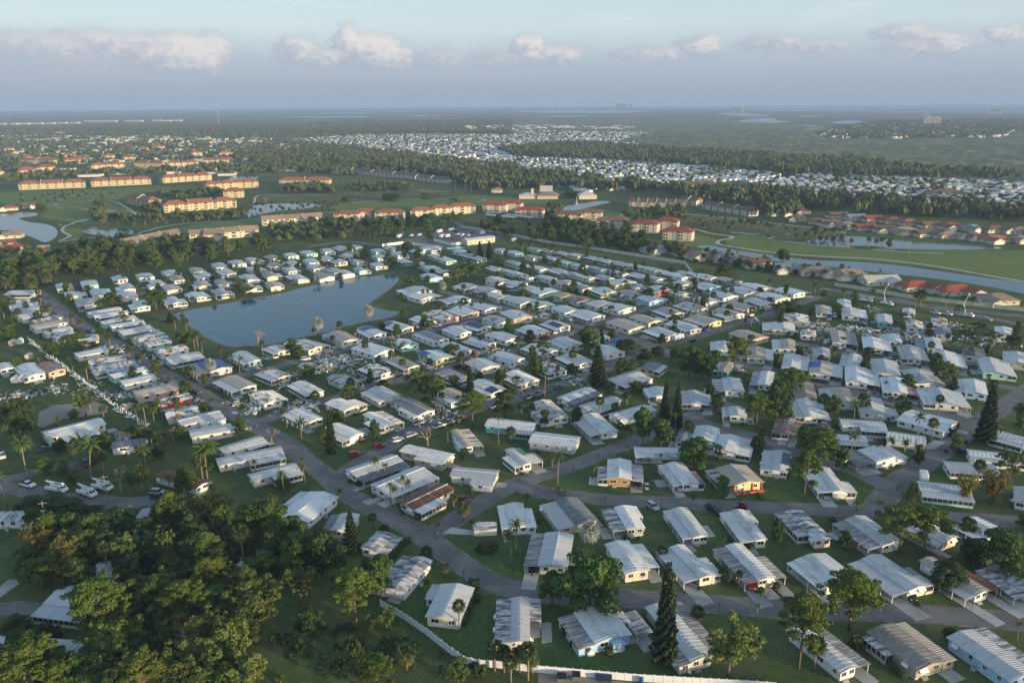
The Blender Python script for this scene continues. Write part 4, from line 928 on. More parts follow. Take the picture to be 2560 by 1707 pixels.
def make_coco(seed, mat, h=10.0, ln=2.9, nf=20, lean=.6):
    rs = np.random.RandomState(seed); b = MB(); top = (lean, 0, h)
    for i in range(nf):
        u = i / nf; frond(b, (0, 0, 0), i * 2.4 + rs.uniform(-.2, .2), 1.15 - 1.35 * u + rs.uniform(-.1, .1), ln * rs.uniform(.85, 1.1), 1.0 + .9 * u, .30, 7, 0, rs)
    t = MB(); t.tube([(0, 0, -.3), (lean * .15, 0, h * .35), (lean * .55, 0, h * .7), (lean, 0, h)], [.24, .16, .14, .12], 7)
    t.tube([(lean, 0, h - .7), (lean, 0, h + .1)], [.15, .09], 6)
    me = b.mesh('crown', mat); TOPX[me.name] = lean; return me, t.mesh('trunk', M_PTRUNK, True), ln, h
def make_sabal(seed, mat, h=6.0, r=1.7, nf=34, skirt=True):
    rs = np.random.RandomState(seed); b = MB()
    for i in range(nf):
        th = i * 2.4; el = 1.4 - 2.3 * (i / nf) + rs.uniform(-.1, .1); d = Vector((math.cos(th) * math.cos(el), math.sin(th) * math.cos(el), math.sin(el)))
        c = d * r * .5; side = d.cross(Vector((0, 0, 1))); side = side.normalized() if side.length > .05 else Vector((1, 0, 0)); up = side.cross(d)
        mi = 1 if (skirt and i > nf * .86) else 0
        n = 9; ang = [(-1.5 + 3.0 * k / (n - 1)) for k in range(n)]
        for a in ang:
            q = (d * math.cos(a) + side * math.sin(a)); L_ = r * rs.uniform(.55, .8); sd2 = q.cross(up).normalized() * r * .085
            m1 = c + q * L_ * .55; tip = c + q * L_ - Vector((0, 0, r * (.12 + .16 * abs(a)))); b.face([c, m1 - sd2, tip, m1 + sd2], mi)
    t = MB(); t.tube([(0, 0, -.3), (.05, 0, h * .5), (0, 0, h)], [.22, .17, .18], 7)
    return b.mesh('crown', [mat, LEAF['brown']]), t.mesh('trunk', M_PTRUNK, True), r, h
def make_norfolk(seed, mat, h=20.0, R_=3.0):
    rs = np.random.RandomState(seed); C, N = [], []; lv = 40
    for i in range(lv):
        z = h * (.06 + .93 * i / lv); rad = R_ * (1 - (i / lv)) ** .75 * rs.uniform(.82, 1.08) + .15; nb = 7
        for k in range(nb):
            th = 2 * math.pi * k / nb + i * 1.1; m_ = max(4, int(rad * 11)); s = np.linspace(.15, 1, m_)
            C.append(np.stack([rad * s * math.cos(th), rad * s * math.sin(th), z - .12 * rad * s + .2 * s * s * rad], 1) + rs.normal(0, .14, (m_, 3))); N.append(np.tile([math.cos(th) * .4, math.sin(th) * .4, .9], (m_, 1)))
    V, F = cards(np.concatenate(C), np.concatenate(N), .62, rs, .7)
    t = MB(); t.tube([(0, 0, -.3), (0, 0, h * .5), (0, 0, h)], [.34, .2, .03], 7)
    return npmesh('crown', V, F, mat), t.mesh('trunk', M_BARK, True), R_, h
def make_bamboo(seed, mat, h=9.0, R_=3.2, nc=46):
    rs = np.random.RandomState(seed); C, N = [], []; t = MB()
    for i in range(nc):
        th = rs.uniform(0, 6.28); r0 = rs.uniform(0, .25) * R_; hh = h * rs.uniform(.6, 1.0); out_ = R_ * rs.uniform(.3, 1.0)
        L = [Vector(((r0 + out_ * s * s) * math.cos(th), (r0 + out_ * s * s) * math.sin(th), hh * (s - .28 * s ** 4) / .8)) for s in (0, .3, .55, .78, 1.0)]
        t.tube(L, [.05, .045, .035, .025, .01], 4, cap=False)
        for s in np.linspace(.3, 1, 17):
            p = np.array([(r0 + out_ * s * s) * math.cos(th), (r0 + out_ * s * s) * math.sin(th), hh * (s - .28 * s ** 4) / .8])
            for k in range(4): C.append(p + rs.normal(0, .28, 3)); N.append([0, 0, 1])
    V, F = cards(np.array(C), np.array(N, float), .5, rs, 1.0, .5)
    return npmesh('crown', V, F, mat), t.mesh('stem', LEAF['bamboo'], True), R_, h
def make_dead(seed, h=9.0, R_=3.5, n=4, mat=None):
    rs = np.random.RandomState(seed); b = MB(); tw = MB()
    def grow(p, d, ln, r, k):
        q = p + d * ln; (b if k < 2 else tw).tube([p, (p + q) / 2 + Vector(rs.normal(0, .05 * ln, 3)), q], [r, r * .85, r * .6], 5, cap=False)
        if k >= n: return
        for i in range(3 if k < 3 else 2):
            dd = (d + Vector(rs.normal(0, .48, 3)) + Vector((0, 0, .1))).normalized(); grow(q, dd, ln * rs.uniform(.6, .82), r * .6, k + 1)
    grow(Vector((0, 0, -.2)), Vector((.03, 0, 1)), h * .28, .24, 0)
    return tw.mesh('bare_twigs', mat or M_DEADW, True), b.mesh('trunk', mat or M_DEADW, True), R_, h
KINDS = {
 'O': [make_oak(11, LEAF['oak']), make_oak(12, LEAF['oak'], 5, 9.5, 56), make_oak(13, LEAF['oak'], 5, 11, 44)],
 'K': [make_oak(14, LEAF['dark'], 5, 9, 50), make_oak(15, LEAF['dark'], 5, 10, 46)],
 'P': [make_pine(21, LEAF['pine']), make_pine(22, LEAF['pine'], 5, 14, 36), make_pine(23, LEAF['pine'], 5, 14, 27)],
 'Q': [make_pine(24, LEAF['oak'], 5, 14, 20, .8), make_pine(25, LEAF['bush'], 5, 14, 16, .75)],
 'F': [make_feather(31, LEAF['feather']), make_feather(32, LEAF['feather'], 4.5, 11, 30), make_feather(33, LEAF['feather'], 4.5, 11, 22)],
 'C': [make_coco(41, LEAF['coco']), make_coco(42, LEAF['coco'], 10, 2.9, 18, 1.2), make_coco(43, LEAF['coco'], 10, 2.9, 22, .2)],
 'S': [make_sabal(51, LEAF['palm']), make_sabal(52, LEAF['palm'], 6, 1.7, 30), make_sabal(53, LEAF['palm'], 6, 1.7, 26)],
 'V': [make_sabal(54, LEAF['silver'], 6, 1.7, 34, False)],
 'N': [make_norfolk(61, LEAF['norfolk']), make_norfolk(62, LEAF['norfolk'], 20, 3.2)],
 'M': [make_bamboo(71, LEAF['bamboo']), make_bamboo(72, LEAF['bamboo'], 9, 3.2, 40)],
 'D': [make_dead(81), make_dead(82)],
 'B': [make_oak(91, LEAF['bush'], 2.0, 2.4, 16, 150, .38, 1, M_BARK, .05), make_oak(92, LEAF['bush'], 2.0, 2.2, 14, 150, .38, 1, M_BARK, .05)],
 'R': [make_oak(93, LEAF['red'], 2.0, 2.2, 14, 150, .36, 1, M_BARK, .05)],
}
TNAME = dict(O=('broadleaf_tree', 'tree', 'dense round broadleaf tree'), K=('dark_broadleaf_tree', 'tree', 'dark leafy broadleaf tree'), P=('umbrella_pine', 'tree', 'umbrella topped pine with clumped crown'),
             Q=('thin_pine', 'tree', 'storm thinned pine with sparse crown'), F=('feathery_tree', 'tree', 'airy olive tree with feathery branches'), C=('coconut_palm', 'palm', 'coconut palm with arching fronds'),
             S=('cabbage_palm', 'palm', 'cabbage palm with round head of fans'), V=('silver_palm', 'palm', 'silver blue fan palm'), N=('norfolk_pine', 'tree', 'spire shaped conifer'), M=('bamboo_clump', 'bamboo', 'golden arching bamboo clump'),
             D=('bare_tree', 'tree', 'leafless pale branched tree'), B=('shrub', 'shrub', 'low rounded green shrub'), R=('red_shrub', 'shrub', 'dark red leaved shrub'))
TREES = []
def plant(kind, p, h, r, where, hue=None):
    """p: ground point, h: height in metres, r: crown radius in metres"""
    rg = random.Random(int(p.x * 10) * 7 + int(p.y * 10)); TREES.append((kind, p, h, r, where, rg))
def grow_trees(limit):
    cnt = {}; over = []
    for kind, p, h, r, where, rg in sorted(TREES, key=lambda q: q[1].length):
        crown, trunk, R0, h0 = rg.choice(KINDS[kind]); nm, cat, desc = TNAME[kind]
        cnt[kind] = cnt.get(kind, 0) + 1
        if kind == 'S' and cnt[kind] > 300: over.append((crown, trunk, p, h, r / R0, h0, rg.uniform(0, 6.28))); continue
        if kind in 'CSV':
            root = empty(nm, (p.x, p.y, 0), rg.uniform(0, 6.28)); k = r / R0; hh = max(h - r * .55, .5)
            link('trunk', trunk, root, None, None, (k ** .5, k ** .5, hh / h0)); link('crown', crown, root, (TOPX.get(crown.name, 0) * k ** .5, 0, hh), None, (k, k, k))
        else:
            root = empty(nm, (p.x, p.y, 0), rg.uniform(0, 6.28), (r / R0, r / R0, h / h0))
            link('trunk' if kind != 'M' else 'stem', trunk, root); link('crown' if kind != 'D' else 'bare_twigs', crown, root)
        lb = ('tall ' if h > 12.5 and kind in 'OKPQFCS' else 'low ' if h < 4.5 and kind in 'OKPQFCS' else '') + ('broad ' if r > 6 else 'slim ' if r < 2.6 and kind in 'OKPQF' else '') + desc
        nw = near_what(p, 32)
        where = where.replace('in the', 'in the')
        full_ = lb + ' ' + (nw or where)
        if len(full_.split()) > 16: full_ = lb.split(' with ')[0] + ' ' + (nw or where)
        tag(root, full_, cat, desc.split(' with ')[0] + 's ' + where)
    if over:                                            # the farthest palms, merged
        bb = MB()
        for crown, trunk, p, h, k, h0, a in over:
            ca, sa = math.cos(a) * k, math.sin(a) * k; hh = max(h - k, .5)
            for me, sz, oz, mi in ((crown, k, hh, 0), (trunk, hh / h0, 0, 1)):
                o = len(bb.v); bb.v += [(p.x + v.co.x * ca - v.co.y * sa, p.y + v.co.x * sa + v.co.y * ca, oz + v.co.z * sz) for v in me.vertices]
                for f in me.polygons: bb.f.append(tuple(o + i for i in f.vertices)); bb.m.append(mi)
        tag(bb.obj('farther_palms', [LEAF['palm'], M_PTRUNK]), 'scattered cabbage palms on the farthest fairways', 'palms', kind='stuff')
def TB(t, where, L):                 # kind, base x, base y, top y, half width in tile pixels
    for kd, bx, by, ty, hw in L:
        p = at(t, bx, by); h = height_to(p, px(t, bx, ty)[1]); s = TILE[t][2]; ppm = project(p + Vector((0, 0, h * .7)))[2]
        plant(kd, p, max(h, .8), max(hw * s / ppm, .5), where)
def TC(t, where, L):                 # kind, crown centre x, y, half width in tile pixels, height m
    for kd, cx, cy_, hw, h in L:
        p = at(t, cx, cy_, h * .62); s = TILE[t][2]; r = hw * s / project(p)[2]; p.z = 0; plant(kd, p, h, r, where)
TC('A', 'in the thick woodland', [
 ('P',620,1060,200,16),('P',190,1430,200,14),('P',360,1540,110,10),('P',900,1530,170,13),('P',1180,1020,150,11),('P',1330,870,100,12),('P',1410,850,70,11),('P',1100,430,90,12),('O',1700,480,190,14),('K',2080,690,160,13),
 ('F',1650,1040,190,13),('F',1340,1210,160,13),('F',1250,1400,200,12),('F',1480,1330,170,13),('F',1930,900,140,11),('F',1560,1500,180,12),('F',1400,1480,160,11),('K',1990,1150,110,7),('M',1400,420,120,11),('M',1290,500,100,10),('M',450,680,120,10),('M',230,640,110,10),('M',380,790,110,9),
 ('K',600,560,160,10),('K',750,520,150,10),('K',930,580,130,9),('K',380,540,120,8),('K',560,480,120,8),('O',250,830,130,9),('K',470,840,130,9),('K',820,740,130,9),('F',1080,680,70,14),('K',950,700,130,9),('K',1250,700,160,10),('K',1100,790,120,9),
 ('K',1300,620,130,9),('K',1480,640,120,9),('O',1700,790,120,8),('K',700,1240,120,7),('K',650,1400,170,9),('K',850,1360,130,7),('K',600,1530,150,8),('K',300,1230,90,5),('K',90,1190,120,5),('O',470,1480,120,9),('K',1050,1260,120,8),('K',990,1140,110,8),('K',800,1480,130,7),
 ('B',1910,1290,60,4),('K',850,1080,100,6),('F',820,690,110,11),('K',170,760,90,8),('K',650,680,120,9),('K',1550,1180,150,9),('K',1150,1500,150,8),('O',1780,560,110,11),('K',1900,560,90,9),('K',1420,740,120,8),('F',700,660,100,9),('O',1250,560,110,10),('K',1850,800,110,8),
 ('S',680,750,50,9),('S',1160,850,65,7),('S',850,1220,60,6),('S',1560,660,60,11),('F',1000,640,100,10),('D',1770,650,110,11),('D',1540,900,110,8),('D',2040,730,40,11),('D',1240,1240,110,13),('F',1310,420,80,11)])
TC('A', 'around the utility truck yard', [('K',330,385,130,4),('K',220,390,100,4),('K',450,420,110,4),('D',760,200,80,11),('F',850,230,70,9),('S',910,250,60,9),('O',280,150,70,5),('O',410,180,55,5),('O',470,225,60,5),('K',150,430,80,4),('O',210,500,80,8),('O',1200,240,90,8),('F',1300,150,70,8)])
TB('A', 'around the utility truck yard', [('C',165,190,-20,80),('C',45,420,195,70),('C',590,270,-10,90),('C',945,190,30,60),('C',910,180,60,60),('C',1340,250,10,90),('C',1310,255,40,70),('S',505,170,10,50),('S',672,220,80,45),('S',620,210,110,40),('C',420,210,120,45)])
TB('A', 'on the lawn by the main street', [('C',1838,350,190,45),('C',1980,315,145,45),('C',1950,195,115,30),('C',2195,430,305,42)])
TB('B', 'on the lawn by the lower street', [('O',1610,1110,725,255),('O',1370,1060,850,100),('C',250,255,85,55),('C',285,245,145,35),('C',330,415,270,38),('C',358,485,295,38),('C',405,375,225,38),('C',450,350,255,38),('C',1405,290,80,52),('S',735,445,355,30),('S',800,525,415,45),('S',505,555,480,28),('C',862,375,290,35),('C',628,632,530,38),('C',853,670,505,48),
 ('C',1108,810,585,65),('C',1135,748,515,58),('V',1610,715,550,68),('S',215,572,482,32),('B',290,590,535,40),('S',560,765,700,45),('S',680,885,800,35),('S',1205,395,350,22),('C',1418,345,295,35),('C',1452,358,308,35),('C',1632,248,148,30),('S',772,1235,1045,45),('S',2080,765,695,45),('C',1850,100,35,22),
 ('N',2090,1440,780,88),('N',80,720,455,60),('O',870,965,895,62),('B',1455,1265,1175,38),('B',1510,1330,1265,32),('B',950,725,660,55),('B',900,715,670,40),('B',1000,715,665,40)])
TB('B', 'in the rough ground behind the fence', [('O',270,1040,725,125),('P',105,1170,840,145),('K',190,960,770,110),('S',1000,1490,1310,65),('S',1105,1568,1400,55),('S',1215,1550,1330,65),('S',1160,1500,1350,55),('S',1060,1500,1340,50),('S',1240,1500,1390,50),('O',765,1600,1385,80),('P',220,1640,1410,150),('S',430,1480,1345,70),('B',310,1400,1250,80),('B',100,1390,1230,70),('B',900,1510,1430,80),('F',300,1220,1080,80),('F',180,1240,1130,80),('K',20,1000,800,70)])
TB('C', 'on the lots along the lower street', [('P',800,372,75,98),('P',890,170,-40,125),('P',1415,725,425,150),('P',1570,735,435,150),('O',2050,880,585,180),('K',1880,800,640,110),('K',1720,970,780,125),('P',1090,1225,870,195),('P',765,1470,1000,165),('S',865,1490,1290,65),('F',310,1530,1130,225),('O',270,372,228,65),('O',95,205,5,100),('O',245,125,20,35),
 ('C',490,1172,1055,28),('C',1440,352,285,42),('S',1500,352,285,32),('S',1480,425,350,30),('C',1140,455,382,42),('S',1275,505,458,25),('M',2010,405,195,95),('M',1830,410,200,65),('P',2120,280,75,95),('K',625,665,508,60),('K',1060,705,588,58),('C',280,710,628,22),('S',285,905,838,50),('S',375,965,850,25),('S',110,1180,1085,50),('O',2230,570,480,70),('F',1900,640,560,60),('C',2175,1295,1170,35),('O',1735,1290,1210,48),('O',1850,620,500,70),('B',1130,1345,1240,55),('K',2140,920,820,60),
 ('B',510,375,330,32),('R',400,445,405,45),('B',85,385,352,18),('B',620,235,212,14),('B',690,240,215,20),('O',535,285,230,25),('S',520,1010,955,25),('B',1530,1070,1030,28),('B',430,700,655,40)])
TB('D', 'beside the sandy lot', [('K',140,1080,815,150),('F',590,930,745,90),('C',628,952,805,48),('C',950,1035,845,45),('C',1010,1065,835,50),('C',1060,1010,865,45),('C',1092,885,805,32),('C',1192,875,798,32),('C',1250,945,845,42),('C',150,1240,1085,90),('C',590,1240,1055,95),('C',975,1210,1120,75),('C',1420,1240,1095,95),('C',390,995,928,38),('O',512,955,880,40),('K',900,1080,1000,60),('K',1080,1130,1030,70),('D',1185,1100,975,55),('K',420,1180,1090,60),('O',700,1140,1060,80),('K',1060,1220,1130,80)])
TB('D', 'along the pond street', [('S',1070,645,548,28),('S',960,592,503,28),('S',885,532,463,26),('S',755,462,373,26),('S',680,408,348,22),('S',560,348,273,20),('S',505,312,233,20),('S',350,228,163,18),('S',312,278,183,30),('S',285,182,103,15),('S',600,682,568,28),('C',1640,655,518,38),('V',1448,655,558,42),('S',1355,472,355,25),('S',1332,472,375,22),('S',1385,502,400,18),('S',1275,345,268,26),('S',1200,338,255,22),('N',1165,292,215,25),('V',2178,385,272,42),('S',2325,352,288,25),('S',2150,388,332,18),
 ('S',2277,432,385,22),('S',2158,842,768,35),('C',1452,882,800,38),('S',1262,772,690,30),('P',510,480,370,95),('O',350,530,430,60),('K',770,175,82,70),('O',1070,205,58,90),('O',2040,525,443,60),('F',1680,105,28,70),('B',1300,665,575,62),('O',1190,482,438,50),('F',1280,445,338,60),('D',1770,465,298,70),('S',30,265,155,40),('S',100,255,130,30),('S',45,75,-5,30),('S',80,65,10,30),('S',135,295,200,26),('O',90,335,240,50),('O',55,405,308,60),('N',2270,1190,885,40),('O',2300,995,885,75),('C',2062,1092,950,65),('D',1860,1105,978,75),('O',1540,760,735,45),('O',1400,900,840,45),('B',1250,260,215,25)])
TB('E', 'among the middle rows', [('P',905,1000,765,110),('O',1130,935,745,90),('P',550,860,618,100),('P',655,895,665,85),('N',890,775,585,32),('O',1700,505,312,78),('N',1760,730,440,65),('Q',1390,565,420,72),('O',1960,505,400,80),('K',2080,565,468,60),('K',1930,645,528,60),('C',1400,825,592,38),('C',1310,308,203,30),('S',625,362,283,24),('S',375,735,603,26),('S',430,635,545,28),('S',352,592,488,25),('S',615,612,543,24),('S',800,552,448,24),('S',830,612,498,28),('S',1045,542,443,22),('S',1220,492,393,25),('S',960,462,383,18),('S',1590,612,488,32),('S',1487,672,590,18),('S',175,505,428,25),('V',200,295,188,38),
 ('S',75,765,678,32),('B',290,735,682,45),('C',1085,1175,912,38),('S',1170,1115,1015,38),('D',600,1135,968,100),('S',1240,935,838,30),('S',1277,962,873,26),('N',2220,955,685,40),('N',2300,1025,695,42),('O',2070,1115,865,72),('O',2195,1135,948,80),('C',1700,745,658,38),('S',1915,1062,980,28),('C',1960,1215,1128,24),('S',1960,865,768,28),('S',440,272,213,32),('S',570,182,68,16),('S',602,172,68,14),('V',705,85,22,28),('O',850,182,118,35),('O',995,152,93,26),('S',965,222,143,14),('S',1380,135,48,16),('O',1105,85,35,45),('S',1905,155,88,16),('S',2310,115,28,14),('O',1540,85,25,36),('O',1255,112,62,35),('S',2020,165,103,14),('S',2130,105,63,15),('F',480,45,-25,65),('S',2260,262,203,16),('S',1790,362,323,22),('S',1860,385,348,22),('D',925,645,448,60),('R',1275,1085,1040,35),('O',2290,560,470,50),('O',2170,520,455,55)])
TB('F', 'on the winding lanes', [('P',375,645,392,90),('O',60,660,448,92),('O',150,680,498,100),('P',760,800,605,110),('O',660,950,705,118),('P',520,1020,775,105),('P',1790,745,560,92),('P',940,1240,1005,120),('O',100,1240,1075,112),('N',2080,1115,715,72),('C',1160,1225,1028,58),('C',1187,955,818,52),('C',1600,1215,895,62),('C',1455,1205,1078,48),('C',1528,1205,1088,42),('S',1762,922,793,30),('O',2320,1060,838,92),('Q',1940,490,338,100),('Q',2030,440,288,80),('Q',2110,530,348,80),('D',1330,315,150,60),('O',740,205,148,90),('O',680,235,168,60),('Q',1310,145,58,32),('S',485,335,193,26),('S',560,265,203,24),('S',320,265,213,22),('S',605,105,0,16),('F',720,145,0,25),('S',920,105,20,20),('S',980,165,78,26),('S',1115,135,58,18),('S',1640,185,78,40),('S',1605,205,88,26),('S',1810,225,108,16),('S',2000,185,118,18),('S',310,125,70,14),('Q',170,215,108,32),('Q',110,235,128,28),('S',450,705,648,24),('S',962,565,518,22),('S',1710,515,428,26),('C',520,1145,1088,16),('Q',1525,335,218,36),('Q',1900,265,168,42),('O',2285,465,358,62),('C',2150,1135,995,42),('O',2140,745,678,42),('R',1880,1010,975,40),('B',1850,1060,1010,50),('O',1290,510,460,45),('O',800,500,455,40),('B',1820,1180,1140,18),('O',1110,440,390,35),('Q',1190,150,80,30)])
# tree belts -----------------------------------------------------------
def inpoly(P, x, y):
    c_ = False; j = len(P) - 1
    for i in range(len(P)):
        if (P[i].y > y) != (P[j].y > y) and x < (P[j].x - P[i].x) * (y - P[i].y) / (P[j].y - P[i].y) + P[i].x: c_ = not c_
        j = i
    return c_
def sample(P, n, seed, gap=0.0):
    rg = random.Random(seed); xs = [p.x for p in P]; ys = [p.y for p in P]; out_ = []; k = 0
    while len(out_) < n and k < n * 60:
        k += 1; x, y = rg.uniform(min(xs), max(xs)), rg.uniform(min(ys), max(ys))
        if inpoly(P, x, y) and (not gap or all((x - a) ** 2 + (y - b) ** 2 > gap * gap for a, b in out_[-400:])): out_.append((x, y))
    return out_
def area(P): return abs(sum(P[i - 1].x * P[i].y - P[i].x * P[i - 1].y for i in range(len(P)))) / 2
def belt(t, L, n, kinds, hr, rr, where, seed, gap=4.0):
    rg = random.Random(seed)
    for x, y in sample(pts(t, L), n, seed, gap): plant(rg.choice(kinds), Vector((x, y, 0)), rg.uniform(*hr), rg.uniform(*rr), where)
belt('G', [(0,770),(200,720),(480,660),(540,600),(880,610),(960,640),(1200,650),(1480,620),(1780,590),(1960,600),(1850,625),(1500,690),(1250,730),(900,765),(500,800),(0,830)], 92, 'OOOKFF', (9, 14), (4.2, 6.8), 'in the belt above the park', 3, 5)
belt('D', [(0,10),(220,0),(330,30),(250,70),(0,60)], 16, 'OOSF', (7, 11), (3, 5), 'in the belt above the park', 4)
belt('H', [(60,470),(400,440),(700,430),(740,465),(620,500),(480,520),(200,540),(60,560)], 34, 'OOKF', (7, 12), (3.5, 6), 'between the red roofed flats and the storage yard', 5, 4)
belt('H', [(890,440),(1120,450),(1280,470),(1500,500),(1900,540),(2080,560),(2110,610),(1900,640),(1560,600),(1250,560),(1000,490)], 60, 'OOKKF', (7, 12), (3.5, 6.5), 'behind the boundary wall', 6, 5)
belt('H', [(2100,590),(2352,620),(2352,680),(2050,650)], 14, 'OOS', (5, 9), (2.5, 4), 'behind the boundary wall', 16, 5)
for sd_, t, L, n, wh in [(21,'G',[(680,440),(1000,430),(1600,390),(1700,330),(2100,330),(2352,300),(2352,340),(1700,400),(1000,460)],48,'around the golf ponds'),(22,'G',[(0,300),(300,250),(800,230),(800,260),(300,330),(100,330)],26,'around the golf ponds'),(23,'H',[(0,190),(540,190),(560,240),(0,240)],26,'along the far fairway'),
        (24,'I',[(0,400),(600,450),(720,500),(600,520),(0,480)],36,'along the near fairway'),(25,'I',[(700,520),(1130,490),(1130,520),(820,560)],18,'along the near fairway'),(26,'I',[(900,560),(1450,590),(1450,620),(1000,590)],16,'along the near fairway'),(27,'I',[(60,640),(700,730),(1400,810),(1300,815),(500,780),(0,690)],26,'between the canal houses'),(28,'G',[(700,420),(1100,400),(1100,440),(700,450)],12,'around the golf ponds')]:
    belt(t, L, n, 'SSSC' if sd_ in (24, 27) else 'SSS', (5.5, 8.5), (1.5, 2.1), wh, sd_, 5)
for kd, t, x, y, hw, h in [('O','I',705,640,55,9),('D','I',1570,590,40,9),('D','I',1150,560,60,9),('D','I',1290,565,35,9),('D','G',1815,260,32,9),('O','G',280,320,45,9),('O','G',660,290,35,8),('O','H',1580,225,65,9),('O','H',580,240,40,6),('K','H',350,245,90,9),('K','H',40,265,35,9),('F','H',790,265,60,6),('O','H',610,515,38,7),('K','H',460,585,55,8),('K','H',530,640,40,8),('K','H',355,690,45,8),('K','H',170,630,40,9),('F','H',870,735,120,12),('F','H',800,770,70,9),('N','H',955,600,25,14),('N','H',1020,600,25,15),('O','H',1090,680,50,6),('S','H',1305,590,22,11),('S','H',1245,590,22,11),('K','I',310,740,80,8),('O','I',20,215,40,8)]:
    TC(t, 'on the open ground', [(kd, x, y, hw, h)])
belt('A', [(120,640),(500,560),(900,600),(1250,560),(1500,620),(1900,640),(2000,800),(1800,1000),(1650,1150),(1500,1450),(1100,1560),(650,1568),(560,1400),(900,1150),(880,980),(600,880),(200,850)], 26, 'OOOKPF', (7, 13), (3.2, 5.4), 'in the thick woodland', 61, 4)
belt('A', [(-40,1450),(400,1480),(600,1568),(600,1640),(-40,1640)], 10, 'OPK', (8, 12), (3.5, 5), 'in the thick woodland', 62, 5)
belt('B', [(60,1220),(330,1230),(560,1350),(900,1480),(1000,1568),(300,1600),(0,1500)], 22, 'BBB', (.8, 2.2), (.7, 1.8), 'in the rough ground behind the fence', 71, 2)
belt('A', [(1760,1250),(1900,1180),(2222,1120),(2222,1568),(1780,1568)], 22, 'BBB', (.8, 2.2), (.7, 1.8), 'in the rough ground behind the fence', 72, 2)
belt('H', [(1360,385),(1480,435),(1960,480),(2000,520),(1700,515),(1400,450)], 26, 'OOKF', (7, 11), (3.5, 5.5), 'behind the boundary wall', 63, 5)
belt('H', [(-20,440),(440,425),(480,415),(930,385),(960,400),(740,430),(440,450),(0,470)], 24, 'OOS', (5, 9), (2.5, 4.5), 'below the red roofed flats', 64, 5)
belt('G', [(0,640),(130,650),(260,665),(440,665),(430,690),(0,730)], 16, 'OOF', (6, 10), (3, 5), 'among the left lake villas', 65, 5)
belt('I', [(0,700),(700,790),(1300,830),(1300,815),(700,745),(0,680)], 26, 'OOB', (3, 6), (1.8, 3.4), 'between the canal houses', 66, 5)
for h in HOMES[:300]:
    org, rz, W, L = h['frame']; rg = random.Random(h['seed'] + 7); xv_, yv_ = Vector((math.cos(rz), math.sin(rz), 0)), Vector((-math.sin(rz), math.cos(rz), 0))
    if h['dist'] < 240 or rg.random() > .92: continue
    q = org + xv_ * rg.choice((-2.2, W + 2.2)) + yv_ * rg.choice((-2.5, L * .5, L + 2.5)); kd = rg.choice('OOOCCSKQ'); hh = rg.uniform(4.5, 9)
    plant(kd, q, hh, rg.uniform(1.8, 3.6) if kd in 'OKQ' else rg.uniform(1.2, 2.0), 'beside a home ' + h['zone'])
for h in HOMES[300:]:
    rg = random.Random(h['seed'] + 3)
    if rg.random() < .75: kd = rg.choice('OKSSC'); plant(kd, Vector((h['P'][0].x, h['P'][0].y, 0)) + Vector((rg.uniform(-4, 4), rg.uniform(-5, -2), 0)), rg.uniform(4, 8), rg.uniform(1.8, 3) if kd in 'OK' else 1.8, 'beside the homes ' + h['zone'])
_n = 0
for h in HOMES[:300]:
    org, rz, W, L = h['frame']; rg = random.Random(h['seed'] + 99); xv_, yv_ = Vector((math.cos(rz), math.sin(rz), 0)), Vector((-math.sin(rz), math.cos(rz), 0))
    for k in range(rg.choice((0, 1, 1, 2))):
        if _n >= 280 or h['dist'] > 620: break
        s_ = rg.choice((-1, 1)); q = org + xv_ * (rg.uniform(.1, .9) * W) + yv_ * (-1.3 if s_ < 0 else L + 1.3) if rg.random() < .6 else org + xv_ * (-1.6 if s_ < 0 else W + 1.6) + yv_ * rg.uniform(.1, .9) * L
        plant(rg.choice('BBBBS'), q, rg.uniform(.9, 1.8), rg.uniform(.6, 1.2), 'planted by a mobile home ' + h['zone']); _n += 1
grow_trees(900)

# masses of far trees: many small crowns merged ------------------------
def template(seed, nq, hw=1.0):
    rs = np.random.RandomState(seed); d = rs.normal(0, 1, (nq, 3)); d /= np.linalg.norm(d, axis=1, keepdims=True); d[:, 2] = np.abs(d[:, 2]) * 1.1 - .15
    c_ = d * rs.uniform(.6, 1.0, (nq, 1)) * (1 + .35 * np.sin(d[:, :1] * 5 + seed) * np.cos(d[:, 1:2] * 6)); c_[:, 2] = c_[:, 2] * .5 + .55
    V, F = cards(c_, d, .42 if nq > 60 else .62, rs, .5); return V, F
TPL = {n: [template(s, n) for s in range(5)] for n in (90, 36, 16)}
def mass(name, polys, per_ha, hr, rr, nq, mat, label, seed, cat='trees', cap=100000):
    rs = np.random.RandomState(seed); VV, FF, off = [], [], 0
    for t, L in polys:
        P = pts(t, L); n = min(cap, int(area(P) / 1e4 * per_ha))
        for x, y in sample(P, n, seed + len(L)):
            V, F = TPL[nq][rs.randint(5)]; a = rs.uniform(0, 6.28); r = rs.uniform(*rr); h = rs.uniform(*hr); ca, sa = math.cos(a), math.sin(a)
            q = np.empty_like(V); q[:, 0] = (V[:, 0] * ca - V[:, 1] * sa) * r + x; q[:, 1] = (V[:, 0] * sa + V[:, 1] * ca) * r + y; q[:, 2] = V[:, 2] * h
            VV.append(q); FF.append(F + off); off += len(V)
    if VV: tag(link(name, npmesh(name, np.concatenate(VV), np.concatenate(FF), mat)), label, cat, kind='stuff')
